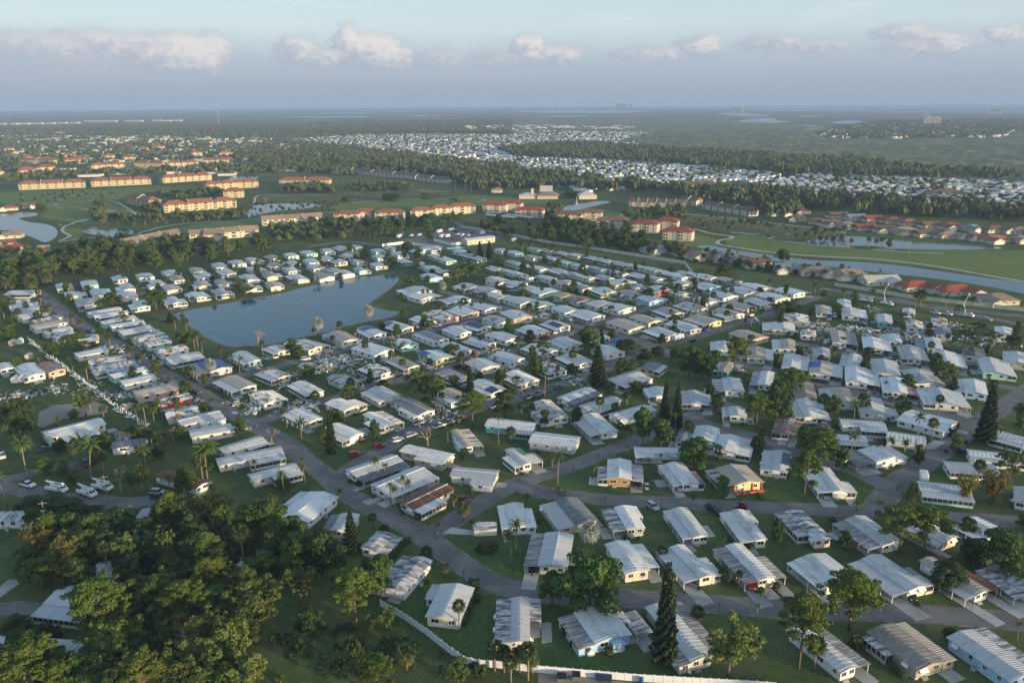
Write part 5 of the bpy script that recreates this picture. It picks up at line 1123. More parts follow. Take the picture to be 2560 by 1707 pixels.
mass('golf_thicket', [('G', [(560,560),(900,560),(880,610),(540,640)]), ('G', [(930,600),(1250,540),(1450,570),(1380,640),(960,640)]), ('G', [(1780,500),(2200,430),(2352,430),(2352,560),(1900,580)]), ('H', [(0,410),(60,420),(60,540),(0,540)]), ('G', [(1080,240),(1500,200),(1540,250),(1200,275)]), ('G', [(640,410),(1040,390),(1700,380),(1650,410),(1050,440),(700,450)]),
  ('G', [(950,310),(1110,300),(1120,360),(1000,370)]), ('H', [(40,170),(500,190),(540,215),(60,220)]), ('G', [(1950,170),(2300,180),(2300,230),(1950,230)]), ('H', [(440,390),(480,400),(470,420),(430,420)]), ('H', [(1360,310),(1520,340),(1480,400),(1360,370)]), ('H', [(1940,350),(2352,340),(2352,400),(1960,420)]), ('G', [(620,380),(700,290),(740,300),(680,420)])],
  95, (4, 9), (2, 4.5), 90, LEAF['farwood'], 'mixed thickets between the golf fairways and flats', 31)
mass('tree_belt', [('I', [(0,230),(500,215),(1000,262),(1500,305),(2400,355),(2400,425),(1900,400),(1300,375),(900,350),(700,330),(300,310),(0,290)]), ('H', [(720,130),(1100,90),(1500,110),(1900,170),(2352,200),(2352,240),(1900,220),(1500,200),(1230,200),(1000,215),(800,170)]), ('H', [(-50,20),(200,0),(620,10),(720,60),(1000,80),(1200,50),(1250,90),(800,130),(500,90),(200,60),(0,45)]), ('I', [(560,330),(900,330),(740,400),(520,400)])],
  105, (7, 13), (3, 5.5), 36, LEAF['farwood'], 'dark tree belt in front of the far trailer parks', 32)
mass('suburb_trees', [('G', [(0,120),(300,90),(1300,60),(1550,30),(1900,20),(2352,60),(2352,110),(1800,90),(1500,100),(1100,100),(600,115),(100,150),(0,160)]), ('S', [(0,345),(700,350),(1050,385),(900,420),(560,400),(0,420)]), ('S', [(560,395),(800,365),(1000,385),(1300,415),(1250,440),(860,440)]), ('G', [(0,20),(140,30),(120,100),(0,100)]), ('G', [(1400,60),(2352,20),(2352,60),(1560,100)])],
  38, (5, 9), (3, 5.5), 36, LEAF['farwood'], 'leafy suburb trees beyond the golf course', 33, cap=2600)
mass('forest', [('K', [(-60,690),(300,660),(700,690),(1200,720),(1600,745),(1900,790),(1750,812),(1300,790),(800,760),(300,735),(0,720)]), ('S', [(1700,395),(2560,440),(2560,455),(2100,445),(1700,415)]), ('J', [(0,592),(2352,612),(2352,622),(1200,610),(0,602)])],
  70, (8, 14), (4, 7), 16, LEAF['farwood'], 'dark distant pine forest before the mangroves', 34, cap=9000)
mass('park_trees', [('S', [(1080,425),(1350,380),(1700,392),(1960,440),(1960,455),(1700,460),(1450,480),(1250,445)]), ('S', [(1830,495),(2060,440),(2560,465),(2560,525),(2400,520),(2100,505)]), ('S', [(700,345),(1000,330),(1500,322),(1700,345),(1560,365),(1250,385),(1000,400),(800,370)]), ('S', [(2070,340),(2200,305),(2560,310),(2500,345),(2100,348)])],
  16, (4, 8), (2, 3.8), 36, LEAF['farwood'], 'small trees among the far trailer rows', 35, cap=2200)
mass('farther_woods', [('S', [(2040,338),(2090,320),(2200,303),(2560,300),(2620,320),(2480,345),(2100,347)]), ('S', [(0,318),(1280,300),(1280,335),(600,345),(0,352)])], 22, (6, 11), (4, 7.5), 16, LEAF['farwood'], 'distant woods left of the mast', 36, cap=9000)

def canopy(name, polys, step, seed, label):
    rs = np.random.RandomState(seed); VV, FF, off = [], [], 0
    for t, L in polys:
        P = pts(t, L); xs = np.arange(min(p.x for p in P), max(p.x for p in P), step); ys = np.arange(min(p.y for p in P), max(p.y for p in P), step * 1.3)
        nx, ny = len(xs), len(ys); Zc = rs.rand(ny // 6 + 3, nx // 6 + 3); iy = np.arange(ny) / 6; ix = np.arange(nx) / 6
        a = Zc[np.ix_(iy.astype(int), ix.astype(int))]; b = Zc[np.ix_(iy.astype(int) + 1, ix.astype(int))]; Zs = a + (b - a) * (iy % 1)[:, None]
        Zv = 2.2 + 3.5 * Zs + rs.rand(ny, nx) ** 2 * 4.5
        Xg, Yg = np.meshgrid(xs, ys); Xg = Xg + rs.uniform(-.35, .35, Xg.shape) * step; Yg = Yg + rs.uniform(-.35, .35, Yg.shape) * step
        V = np.stack([Xg, Yg, Zv], -1).reshape(-1, 3); px_, py_ = np.array([p.x for p in P]), np.array([p.y for p in P])
        ins = np.zeros(len(V), bool); j = len(P) - 1
        for i in range(len(P)):
            with np.errstate(divide='ignore', invalid='ignore'):
                c_ = ((py_[i] > V[:, 1]) != (py_[j] > V[:, 1])) & (V[:, 0] < (px_[j] - px_[i]) * (V[:, 1] - py_[i]) / (py_[j] - py_[i]) + px_[i])
            ins ^= c_; j = i
        V[~ins, 2] = -2.0
        I = np.arange(nx * ny).reshape(ny, nx); F = np.stack([I[:-1, :-1], I[:-1, 1:], I[1:, 1:], I[1:, :-1]], -1).reshape(-1, 4)
        F = F[ins[F].any(1)]; VV.append(V); FF.append(F + off); off += len(V)
    tag(link(name, npmesh(name, np.concatenate(VV), np.concatenate(FF), LEAF['mangrove'])), label, 'mangrove', kind='stuff')
canopy('mangrove', [('S', [(1560,352),(1650,335),(2000,325),(2070,352),(2300,352),(2620,345),(2620,462),(2300,445),(2000,425),(1750,395),(1650,372)])], 8, 41, 'olive green mangrove canopy stretching towards the lagoons')
canopy('farther_mangrove', [('S', [(1250,322),(1280,305),(1700,298),(2060,320),(2050,326),(1650,332),(1400,330)])], 22, 42, 'pale far mangrove flats around the lagoons')

# far trailer parks: thousands of roofs, merged --------------------------
def roof_field(name, polys, ang, sx, sy, label, seed, walls, roofs, mats, skip=.18, z=2.7):
    rg = random.Random(seed); V, F, MI = [], [], []; ca, sa = math.cos(ang), math.sin(ang)
    for t, L in polys:
        P = pts(t, L); rot = [Vector((p.x * ca + p.y * sa, -p.x * sa + p.y * ca, 0)) for p in P]
        x = min(p.x for p in rot); row = 0
        while x < max(p.x for p in rot):
            y = min(p.y for p in rot)
            while y < max(p.y for p in rot):
                X, Y = x * ca - y * sa, x * sa + y * ca
                if rg.random() > skip and inpoly(P, X, Y):
                    w_, l_ = sy * rg.uniform(.52, .78) / 2, sx * rg.uniform(.68, .92) / 2; h = z * rg.uniform(.9, 1.15); r = rg.uniform(.5, 1.0); jx, jy = rg.uniform(-1, 1), rg.uniform(-1, 1)
                    loc = [(-l_,-w_,0),(l_,-w_,0),(l_,w_,0),(-l_,w_,0),(-l_,-w_,h),(l_,-w_,h),(l_,w_,h),(-l_,w_,h),(-l_,0,h+r),(l_,0,h+r)]; o = len(V)
                    for q in loc:
                        qx, qy = x + jx + q[0], y + jy + q[1]; V.append((qx * ca - qy * sa, qx * sa + qy * ca, q[2]))
                    wm, rm = rg.choice(walls), rg.choice(roofs)
                    for f, m in (((0,1,5,4),wm),((1,2,6,5),wm),((2,3,7,6),wm),((3,0,4,7),wm),((4,5,9,8),rm),((6,7,8,9),rm),((5,6,9,9),wm),((7,4,8,8),wm)): F.append(tuple(o + i for i in f)); MI.append(m)
                y += sy
            row += 1; x += sx * (1.0 if row % 2 else 1.45)
    b = MB(); b.v = V; b.f = [tuple(dict.fromkeys(f)) for f in F]; b.m = MI
    tag(b.obj(name, mats), label, 'trailer park', kind='stuff')
FM = [WALL['white'], WALL['cream'], WALL['grey'], ROOF['w'], ROOF['g'], ROOF['s'], ROOF['t'], ROOF['k'], M_SCREEN]
roof_field('far_trailer_park', [('S', [(1080,415),(1200,395),(1350,375),(1700,390),(1960,440),(1960,452),(1700,462),(1450,482),(1250,440)])], math.atan2(MY, MX), 20, 12, 'white trailer park roofs massed beyond the clubhouse', 51, [0,0,1,2,8], [3,3,3,3,4,4,5], FM, .12)
roof_field('far_trailer_park', [('S', [(1800,478),(1860,470),(2060,428),(2560,458),(2620,480),(2620,540),(2400,522),(2100,500)])], 1.35, 19, 12, 'white trailer park roofs massed behind the lakeside villas', 52, [0,0,1,2,8], [3,3,3,3,4,5], FM, .12)
roof_field('far_trailer_park', [('S', [(720,352),(1000,328),(1500,320),(1700,345),(1560,368),(1250,390),(1000,405),(820,380)])], math.atan2(MY, MX) + .2, 21, 13, 'white roofs scattered towards the far lagoons', 53, [0,0,1,2,8], [3,3,3,4,4,5,6], FM, .28, 3.2)
roof_field('far_shore_houses', [('S', [(2040,338),(2090,320),(2200,303),(2560,300),(2620,320),(2480,345),(2100,347)])], .3, 34, 24, 'pale houses on the far shore below the tower block', 54, [0,1,2], [4,4,5,6,6,7], FM, .74, 5)
roof_field('far_suburb', [('G', [(0,90),(400,60),(1300,50),(1550,30),(2352,50),(2352,100),(1500,110),(600,115),(0,140)]), ('S', [(0,350),(620,350),(900,385),(560,405),(0,415)])], .15, 38, 30, 'tan and grey suburb roofs beyond the golf course', 55, [1,1,2], [6,6,7,5,4], FM, .62, 3.4)
roof_field('far_suburb', [('S', [(0,342),(300,345),(700,350),(700,358),(300,358),(0,352)]), ('S', [(1150,315),(1600,318),(1600,325),(1150,325)])], .1, 60, 45, 'long pale commercial roofs along the distant road', 56, [1,1,0], [3,4,6], FM, .5, 6)

# ------------------------------------------------------------------ permanent buildings
W_COND = pmat('stucco_yellow', (.54, .45, .27), .8, (.46, .385, .24), .3, .4, .7, var=.05)
W_CREAM = pmat('stucco_cream', (.60, .54, .42), .8, (.52, .46, .36), .3, .4, .7, var=.05)
T_RED = pmat('tile_terracotta', (.30, .125, .07), .8, (.23, .10, .06), .35, .35, .65, var=.12)
T_BRIGHT = pmat('tile_red', (.31, .075, .045), .75, (.24, .06, .04), .35, .35, .65, var=.1)
T_BROWN = pmat('tile_brown', (.19, .105, .075), .8, (.14, .085, .065), .35, .35, .65, var=.15)
T_TAN = pmat('tile_tan', (.30, .22, .155), .8, (.24, .18, .13), .35, .35, .65, var=.12)
T_GREY = pmat('tile_bluegrey', (.21, .25, .29), .8, (.17, .20, .23), .35, .35, .65, var=.1)
T_SLATE = pmat('tile_slate', (.115, .115, .12), .8, (.15, .145, .14), .35, .35, .65, var=.1)
T_PALE = pmat('tile_pale', (.50, .47, .42), .8, (.42, .40, .36), .35, .35, .65, var=.08)
def front(t, x0, y0, x1, y1):
    a, b = at(t, x0, y0), at(t, x1, y1); d = b - a; L = d.length; d.normalize(); return a, math.atan2(d.y, d.x), L
def hip(b, x0, x1, y0, y1, z, rise, ov=.7, m=0, gable=False):
    x0 -= ov; x1 += ov; y0 -= ov; y1 += ov; ym = (y0 + y1) / 2; k = 0 if gable else min((y1 - y0) / 2, (x1 - x0) / 2 - .01)
    A, B, C_, D = (x0, y0, z), (x1, y0, z), (x1, y1, z), (x0, y1, z); r0, r1 = (x0 + k, ym, z + rise), (x1 - k, ym, z + rise)
    b.face([A, B, r1, r0], m); b.face([C_, D, r0, r1], m); b.face([B, C_, r1], m); b.face([D, A, r0], m)
    lo = [(p[0], p[1], p[2] - .25) for p in (A, B, C_, D)]; b.face(lo[::-1], m)
    for i in range(4): j = (i + 1) % 4; q = (A, B, C_, D); b.face([lo[i], lo[j], q[j], q[i]], m)
def wframe(kind):
    def f():
        b = MB()
        if kind == 'bal':                                   # balcony bay: dark opening, slab and railing
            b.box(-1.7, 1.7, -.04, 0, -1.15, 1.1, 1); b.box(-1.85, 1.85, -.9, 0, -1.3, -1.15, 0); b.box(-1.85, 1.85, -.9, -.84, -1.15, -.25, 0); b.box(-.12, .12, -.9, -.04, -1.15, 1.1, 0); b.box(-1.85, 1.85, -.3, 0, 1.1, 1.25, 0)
        else:
            b.box(-.75, .75, -.05, 0, -.7, .7, 0); b.box(-.6, .6, -.08, -.04, -.55, .55, 1)
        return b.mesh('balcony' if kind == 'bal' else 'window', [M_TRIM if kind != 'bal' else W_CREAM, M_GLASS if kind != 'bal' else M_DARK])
    return shared('wf' + kind, f)
def block(root, ox, oy, W, D, h, floors, wall, roof, rise, bays=True, gable=False, sep=0):
    b = MB(); b.box(ox, ox + W, oy, oy + D, 0, h)
    if gable:
        ym = oy + D / 2
        for xx, s in ((ox, -1), (ox + W, 1)): b.face([(xx, oy, h), (xx, oy + D, h), (xx, ym, h + rise)][::s], 0)
    b.obj('wall', wall, root)
    if sep:                                                  # roof split by raised party walls
        for k in range(sep):
            b = MB(); hip(b, ox + W * k / sep + (.15 if k else 0), ox + W * (k + 1) / sep - (.15 if k < sep - 1 else 0), oy, oy + D, h + .02 * k, rise, .3 if gable else .7, 0, gable or 0 < k < sep - 1); b.obj('roof', roof, root)
        for k in range(1, sep):
            x = ox + W * k / sep; b = MB(); q = [(oy - .6, h - .1), (oy + D / 2, h + rise + .1), (oy + D + .6, h - .1)]
            for (ya, za), (yb, zb) in zip(q, q[1:]): b.hexa([(x - .25, ya, za - .3), (x + .25, ya, za - .3), (x + .25, yb, zb - .3), (x - .25, yb, zb - .3)], [(x - .25, ya, za + .6), (x + .25, ya, za + .6), (x + .25, yb, zb + .6), (x - .25, yb, zb + .6)])
            b.obj('party_wall', W_CREAM, root)
    else:
        b = MB(); hip(b, ox, ox + W, oy, oy + D, h, rise, .35 if gable else .7, 0, gable); b.obj('roof', roof, root)
    fh = h / floors
    for f in range(floors):
        n = max(1, int(W / 5.2))
        for k in range(n):
            x = ox + W * (k + .5) / n; z = fh * (f + .5); kd = 'bal' if bays and k % 2 == 0 else 'win'
            link('balcony' if kd == 'bal' else 'window', wframe(kd), root, (x, oy - .01, z), 0)
        for xx, rz in ((ox - .01, -math.pi / 2), (ox + W + .01, math.pi / 2)):
            for k in range(max(1, int(D / 6))): link('window', wframe('win'), root, (xx, oy + D * (k + .5) / max(1, int(D / 6)), fh * (f + .5)), rz)
def building(name, label, cat, group, t, fr, parts):
    p, rz, L = front(t, *fr); root = empty(name, p, rz); tag(root, label, cat, group)
    parts(root, L); return root
YL = [(130,207,580,190,'at the left end of the fairway'),(625,185,1035,167,'in the middle of the fairway row'),(1115,160,1450,137,'at the right end of the fairway row'),(1125,362,1620,325,'behind the pond palms')]
for i, (a, b_, c_, d, wh) in enumerate(YL):
    building('apartment_block', 'long yellow three storey flats with terracotta roof ' + wh, 'apartment block', 'long yellow flats with terracotta roofs', 'G', (a, b_, c_, d), lambda r, L: block(r, 0, 0, L, 15, 8.2, 3, W_COND, T_RED, 4.2, True, False, 3))
for t, fr, wh in [('G',(868,300,1020,330),'gabled end on beside the golf path'),('G',(1530,262,1665,258),'in the corner behind the long flats'),('G',(1410,212,1620,195),'low behind the hedge'),('G',(1600,195,1770,188),'low behind the hedge'),('G',(1910,180,2255,178),'beside the carports'),('G',(125,108,240,103),'far among trees'),('G',(258,85,370,80),'far among trees'),('G',(628,70,848,58),'by the far pond'),('G',(915,52,1108,54),'by the far pond'),('G',(1145,52,1360,44),'by the far pond'),('G',(1385,32,1598,27),'by the far pond'),('G',(130,30,370,33),'far among trees'),('G',(435,30,580,26),'far among trees'),('G',(-20,116,35,113),'far among trees')]:
    building('apartment_block', 'cream flats under hipped terracotta roof ' + wh, 'apartment block', 'hipped terracotta flats ' + wh, t, fr, lambda r, L: block(r, 0, 0, L, 15, 8.4, 3, W_COND, T_RED, 4.2, True, False, 2 if L > 40 else 0))
for x0, x1, y_ in [(300,345,730),(560,625,742),(110,160,742),(168,248,752),(85,160,800),(172,248,788),(640,690,700),(250,300,620),(330,395,745),(20,70,700),(700,760,690),(880,930,720),(1010,1070,720),(480,530,735)]:
    building('apartment_block', 'far terracotta roofed flats among suburb trees', 'apartment block', 'far terracotta flats among suburb trees', 'J', (x0, y_, x1, y_ - 2), lambda r, L: block(r, 0, 0, L, 15, 8.4, 3, W_COND, T_RED, 4.2, True, False, 0))
def wings(t, label, frs, roof):
    p, rz, L = front(t, *frs[0]); root = empty('red_roofed_condominium', p, rz); tag(root, label, 'apartment block', 'cream condominiums with red hipped wings')
    inv = Matrix.Rotation(-rz, 4, 'Z') @ Matrix.Translation(-p)
    for i, fr in enumerate(frs):
        a, ra, LL = front(t, *fr); q = inv @ a; block(root, q.x, q.y, LL, 13 if i != 1 else 11, 7.9, 3, W_CREAM, roof, 3.2, True, False, 0)
wings('H', 'cream condominium with orange red hipped roofs above the storage yard trees', [(-40,425,125,424),(110,408,245,404),(240,415,437,409)], T_RED)
wings('H', 'cream condominium with faded red roofs left of the entrance road', [(485,402,640,396),(625,383,760,374),(748,372,930,371)], T_RED)
wings('H', 'cream condominium with red roofs behind the long white carports', [(975,356,1130,360),(1115,345,1235,350),(1197,394,1360,380)], T_BRIGHT)
wings('H', 'cream condominium with brown red roofs behind the dark belt', [(1460,425,1650,430),(1640,412,1775,422),(1752,468,1925,452)], T_BROWN)
wings('H', 'cream condominium with bright red roofs at the canal head', [(1985,490,2165,500),(2165,472,2300,482),(2200,545,2405,548)], T_BRIGHT)
def trow(t, fr, roof, n, label, h=5.6, D=13, wall=W_CREAM):
    building('terraced_row', label, 'terrace', None, t, fr, lambda r, L: block(r, 0, 0, L, D, h, 2, wall, roof, 3.6, True, True, n))
trow('H', (-60,84,515,134), T_SLATE, 4, 'long slate grey terraced row beyond the far fairway'); trow('H', (520,142,720,162), T_SLATE, 2, 'short slate grey terraced row ending in white gable')
trow('H', (1972,318,2352,332), T_BROWN, 6, 'brown terraced row with slanted white party walls by the lake'); trow('I', (-10,300,110,312), T_BROWN, 2, 'brown terrace end with sunlit gable'); trow('I', (150,335,470,388), T_BROWN, 3, 'brown terraced row with tall cream gable above the near fairway')
trow('G', (870,618,1255,540), T_TAN, 3, 'tan roofed townhouse row behind round trees'); trow('G', (1300,556,1760,522), T_TAN, 4, 'tan roofed townhouse row with cream dormers'); trow('G', (1795,452,2210,425), T_TAN, 3, 'tan roofed townhouse row along the winding path')
building('townhouse', 'cream gabled townhouse facing the parking bays', 'house', 'cream gabled townhouses', 'G', (1395,556,1530,552), lambda r, L: block(r, 0, 0, L, 12, 5.5, 2, W_CREAM, T_TAN, 3.4, False, True))
building('townhouse', 'cream gabled townhouse facing the parking bays', 'house', 'cream gabled townhouses', 'G', (1590,525,1765,518), lambda r, L: block(r, 0, 0, L, 12, 5.5, 2, W_CREAM, T_TAN, 3.4, False, True))
# clubhouse
def club(r, L):
    block(r, -L * .9, 2, L * .9, 20, 4.2, 1, W_CREAM, T_PALE, 3.0, False); b = MB(); b.box(0, L, 0, 24, 0, 4.2); b.obj('wall', W_CREAM, r)
    b = MB(); hip(b, 0, L, 0, 24, 4.2, 5.5, 1.5); b.obj('roof', T_TAN, r); b = MB(); hip(b, L * .12, L * .72, 7, 22, 8.5, 6.5, 0.4, 0, True); b.obj('upper_roof', T_PALE, r); b = MB(); b.box(-8, -5, 8, 11, 0, 12); b.obj('chimney', W_CREAM, r)
    for k in range(8): link('window', wframe('win'), r, (L * (k + .5) / 8, -.02, 2), 0)
building('clubhouse', 'clubhouse with tall tent shaped tan roof by the fountain lake', 'clubhouse', None, 'H', (1350,268,1490,268), club)
building('pavilion', 'low hip roofed pavilion beside the clubhouse tree', 'pavilion', None, 'H', (1635,270,1755,268), lambda r, L: block(r, 0, 0, L, 20, 4.5, 1, W_CREAM, T_PALE, 5, False))
building('pavilion', 'small tan pavilion near the tennis lights', 'pavilion', None, 'H', (1035,225,1105,225), lambda r, L: block(r, 0, 0, L, 14, 3.5, 1, W_CREAM, T_TAN, 3, False))
building('recreation_hall', 'red brown roofed hall at the edge of the far trailer park', 'hall', None, 'I', (20,196,240,196), lambda r, L: block(r, 0, 0, L, 22, 4.5, 1, W_CREAM, T_BROWN, 5, False, True))
building('recreation_hall', 'brown roofed hall amid the white far park', 'hall', None, 'I', (1710,248,1960,250), lambda r, L: block(r, 0, 0, L, 22, 4, 1, W_CREAM, T_BROWN, 4, False))
building('storage_hall', 'cream storage hall with white roof in the fenced yard', 'hall', None, 'H', (872,585,1060,562), lambda r, L: block(r, 0, 0, L, 10, 4, 1, W_CREAM, ROOF['w'], 1.2, False, True))
building('pool_house', 'flat roofed pool house by the storage yard wall', 'pool house', None, 'H', (570,640,690,632), lambda r, L: block(r, 0, 0, L, 12, 3.2, 1, WALL['white'], ROOF['w'], 1.2, False))
for fr in [(985,392,1190,412), (1115,390,1300,412), (1000,378,1095,380), (1870,490,2030,502)]:
    def cpt(r, L):
        b = MB(); b.box(0, L, 0, 6, 2.5, 2.75); b.obj('roof', ROOF['w'], r)
        for k in range(int(L / 6) + 1): add_post(r, .3 + k * 6, .3, 2.5); add_post(r, .3 + k * 6, 5.7, 2.5)
    building('carport_canopy', 'long flat white carport canopy before the red roofed flats', 'carport', 'long white carport canopies', 'H', fr, cpt)
# villas
RN = {'R': (T_BRIGHT, 'bright red'), 'B': (T_BROWN, 'brown'), 'T': (T_TAN, 'tan'), 'G': (T_GREY, 'blue grey'), 'P': (T_PALE, 'pale'), 'O': (T_RED, 'terracotta'), 'S': (T_SLATE, 'slate')}
def villa(t, fr, code, where, ns):
    rf, rn = RN[code]; rg = random.Random(int(fr[0] + fr[1]))
    def f(r, L):
        L = min(L, 26); D = min(14, L * .8); block(r, 0, 3, L, D, 3.0, 1, W_CREAM, rf, 2.9, False, rg.random() < .35)
        w = L * .42; b = MB(); x0 = rg.choice((0, L - w)); b.box(x0, x0 + w, -3.5, 4, 0, 2.95); b.face([(x0, -3.5, 2.95), (x0 + w, -3.5, 2.95), (x0 + w / 2, -3.5, 5.0)]); b.obj('wing_wall', W_CREAM, r)
        b = MB(); xm = x0 + w / 2
        for xa, za, xb, zb in ((x0 - .4, 2.9, xm, 5.1), (xm, 5.1, x0 + w + .4, 2.9)): slope(b, xa, za, xb, zb, -3.9, 9, .2)
        b.obj('wing_roof', rf, r)
        b = MB(); b.box(x0 + w * .2, x0 + w * .8, -3.56, -3.5, 0, 2.3); b.obj('garage_door', M_TRIM, r)
    building('villa', 'cream villa with ' + rn + ' tiled roof ' + where, 'house', 'villas ' + where, t, fr, f)
for c6 in [(0,662,110,652,'R'),(85,690,270,682,'T'),(262,712,390,702,'G'),(392,716,470,702,'S'),(445,740,640,736,'B'),(662,778,830,782,'G'),(838,802,1070,806,'T'),(1068,822,1300,822,'T')]: villa('I', c6[:4], c6[4], 'along the canal', 0)
for c6 in [(1295,50,1530,46,'P'),(1570,92,1780,82,'R'),(1830,122,2075,112,'R'),(2115,182,2340,182,'T')]: villa('F', c6[:4], c6[4], 'on the lane behind the boundary wall', 0)
for c6 in [(745,422,860,425,'B'),(880,442,1005,446,'O'),(995,462,1130,457,'B'),(1112,476,1240,471,'T'),(1235,491,1372,486,'R'),(1350,502,1500,501,'B'),(1495,516,1660,507,'T'),(1655,536,1795,531,'B'),(1805,546,1960,541,'T'),(1972,552,2118,551,'B'),(2125,576,2295,567,'O'),(2305,572,2420,572,'T')]: villa('I', c6[:4], c6[4], 'on the near bank of the golf lake', 0)
for c6 in [(632,390,758,386,'G'),(792,376,900,376,'B'),(1048,405,1178,401,'B'),(1175,421,1298,416,'G'),(1295,431,1415,426,'R'),(1418,441,1555,441,'O'),(1545,456,1675,451,'O'),(1695,476,1815,471,'B'),(1820,481,1965,476,'R'),(1995,496,2105,491,'G'),(2125,506,2275,501,'B'),(2295,512,2420,512,'T')]: villa('I', c6[:4], c6[4], 'in the second row behind the golf lake', 0)
for c6 in [(0,545,130,540,'T'),(95,642,205,612,'R'),(255,642,335,637,'T'),(430,655,530,642,'T'),(0,722,140,702,'B'),(-20,602,110,592,'B'),(0,352,120,346,'O'),(150,336,240,331,'B')]: villa('G', c6[:4], c6[4], 'by the left lake', 0)
villa('H', (2110,650,2270,640), 'G', 'below the dark belt', 0); villa('H', (2290,665,2400,668), 'B', 'below the dark belt', 0)
# distant towers, big sheds, mast
def tower(t, x0, x1, yb, yt, label, D=18, wall=W_CREAM):
    p, rz, L = front(t, x0, yb, x1, yb); h = height_to(p, px(t, x0, yt)[1]); root = empty('tower_block', p, rz); tag(root, label, 'tower block', 'distant tower blocks'); fl = max(3, int(h / 3.4))
    b = MB(); b.box(0, L, 0, D, 0, h); b.obj('wall', wall, root); b = MB(); b.box(-.5, L + .5, -.5, D + .5, h, h + 1.2); b.box(L * .4, L * .6, D * .3, D * .7, h + 1.2, h + 4); b.obj('roof', wall, root)
    for k in range(fl): b = MB(); b.box(L * .04, L * .96, -.25, 0, h * (k + .25) / fl, h * (k + .8) / fl); b.obj('window', M_GLASS, root)
tower('K',1893,1928,575,540,'pale tower block rising from the far shore houses'); tower('K',1934,1966,575,541,'sunlit tower block rising from the far shore houses'); tower('K',1012,1056,518,495,'lone beach tower on the distant spit'); tower('K',2190,2244,526,498,'wide beach hotel on the horizon'); tower('K',1750,1782,523,505,'small beach tower near the horizon'); tower('K',1704,1726,523,508,'low beach block near the horizon'); tower('K',1880,1912,534,522,'low beach block near the horizon'); tower('K',480,530,496,477,'faint skyline tower at the horizon'); tower('K',538,556,496,480,'faint skyline tower at the horizon'); tower('K',200,212,499,488,'faint skyline tower at the horizon')
for t, fr, rf, lb, h in [('J',(960,662,1200,659),ROOF['w'],'long sunlit cream mall beyond the canal',7),('J',(415,667,500,662),ROOF['w'],'white flat roofed store left of the mall',6),('J',(618,634,682,631),ROOF['g'],'pale domed hall beside the distant road',7),('J',(705,636,800,632),ROOF['r'],'rust roofed store beside the distant road',7),('J',(822,682,905,680),ROOF['g'],'grey hall between suburb trees',6),('J',(545,697,645,694),ROOF['w'],'white strip of shops in the suburb',5),('J',(20,634,90,634),ROOF['w'],'white store at the left suburb edge',6),('J',(250,625,292,624),T_BRIGHT,'red roofed store at the left suburb edge',6),('J',(410,710,505,706),ROOF['w'],'white flat hall above the red roofed flats',5),('J',(850,638,935,640),ROOF['t'],'tan store near the mall',6)]:
    building('commercial_building', lb, 'store', None, t, fr, lambda r, L: block(r, 0, 0, L, 30, h, 1, W_COND if 'cream' in lb else W_CREAM, rf, .8, False))
for x0, x1, y_ in [(90,130,572),(150,190,571),(210,245,570),(265,300,569),(320,358,568),(385,530,560),(570,650,559),(700,740,557),(745,780,558),(790,830,557),(0,20,573),(45,75,573)]:
    building('distant_villa_block', 'pale tan roofed block in the line of distant estates', 'building', 'distant estate blocks', 'J', (x0, y_, x1, y_), lambda r, L: block(r, 0, 0, L, 25, 8, 1, W_CREAM, T_TAN, 5, False))
def mast():
    p = at('J', 1007, 585); h = height_to(p, px('J', 0, 450)[1]); root = empty('radio_mast', p); tag(root, 'tall thin red and white radio mast above the plain', 'mast'); n = 7
    for k in range(n):
        b = MB(); z0, z1 = h * k / n, h * (k + 1) / n; r0, r1 = 1.3 - .9 * k / n, 1.3 - .9 * (k + 1) / n
        for a in (0, 2.094, 4.188):
            c0, c1 = (math.cos(a), math.sin(a)), (math.cos(a + 2.094), math.sin(a + 2.094)); b.tube([(c0[0] * r0, c0[1] * r0, z0), (c0[0] * r1, c0[1] * r1, z1)], .22, 4); b.tube([(c0[0] * r0, c0[1] * r0, z0), (c1[0] * r1, c1[1] * r1, z1)], .12, 4)
        b.obj('mast_section', WALL['white'] if k % 2 else WALL['red'], root)
    return h
MAST_H = mast()
# ------------------------------------------------------------------ vehicles
PAINT = {}
for k, c in dict(white=(.70, .71, .72), silver=(.38, .39, .41), black=(.02, .021, .024), grey=(.14, .145, .15), red=(.32, .02, .02), blue=(.03, .08, .22), tan=(.36, .31, .24), yellow=(.60, .27, .02), teal=(.02, .15, .17), navy=(.02, .03, .08)).items():
    PAINT[k] = pmat('paint_' + k, c, .35, spec=.5)
M_TYRE = pmat('tyre', (.02, .02, .02), .9); M_LAMP = pmat('lamp_glass', (.7, .7, .65), .2); M_TAIL = pmat('tail_lamp', (.3, .01, .01), .3)
def profile(b, P, hw, m=0, taper=None):
    """side outline P [(x,z)] lofted across the width with rounded shoulders"""
    tap = taper or [1.0] * len(P); ks = (-1, -.86, .86, 1); rings = []
    cx = sum(p[0] for p in P) / len(P); cz = sum(p[1] for p in P) / len(P)
    for k in ks:
        i0 = len(b.v); s = .93 if abs(k) == 1 else 1.0
        for (x, z), tp in zip(P, tap): b.v.append((cx + (x - cx) * s, k * hw * tp, cz + (z - cz) * s))
        rings.append(i0)
    n = len(P)
    for a, c_ in zip(rings, rings[1:]):
        for i in range(n): b.f.append((a + i, c_ + i, c_ + (i + 1) % n, a + (i + 1) % n)); b.m.append(m)
    b.f.append(tuple(rings[0] + i for i in range(n))); b.m.append(m); b.f.append(tuple(rings[-1] + i for i in range(n))[::-1]); b.m.append(m)
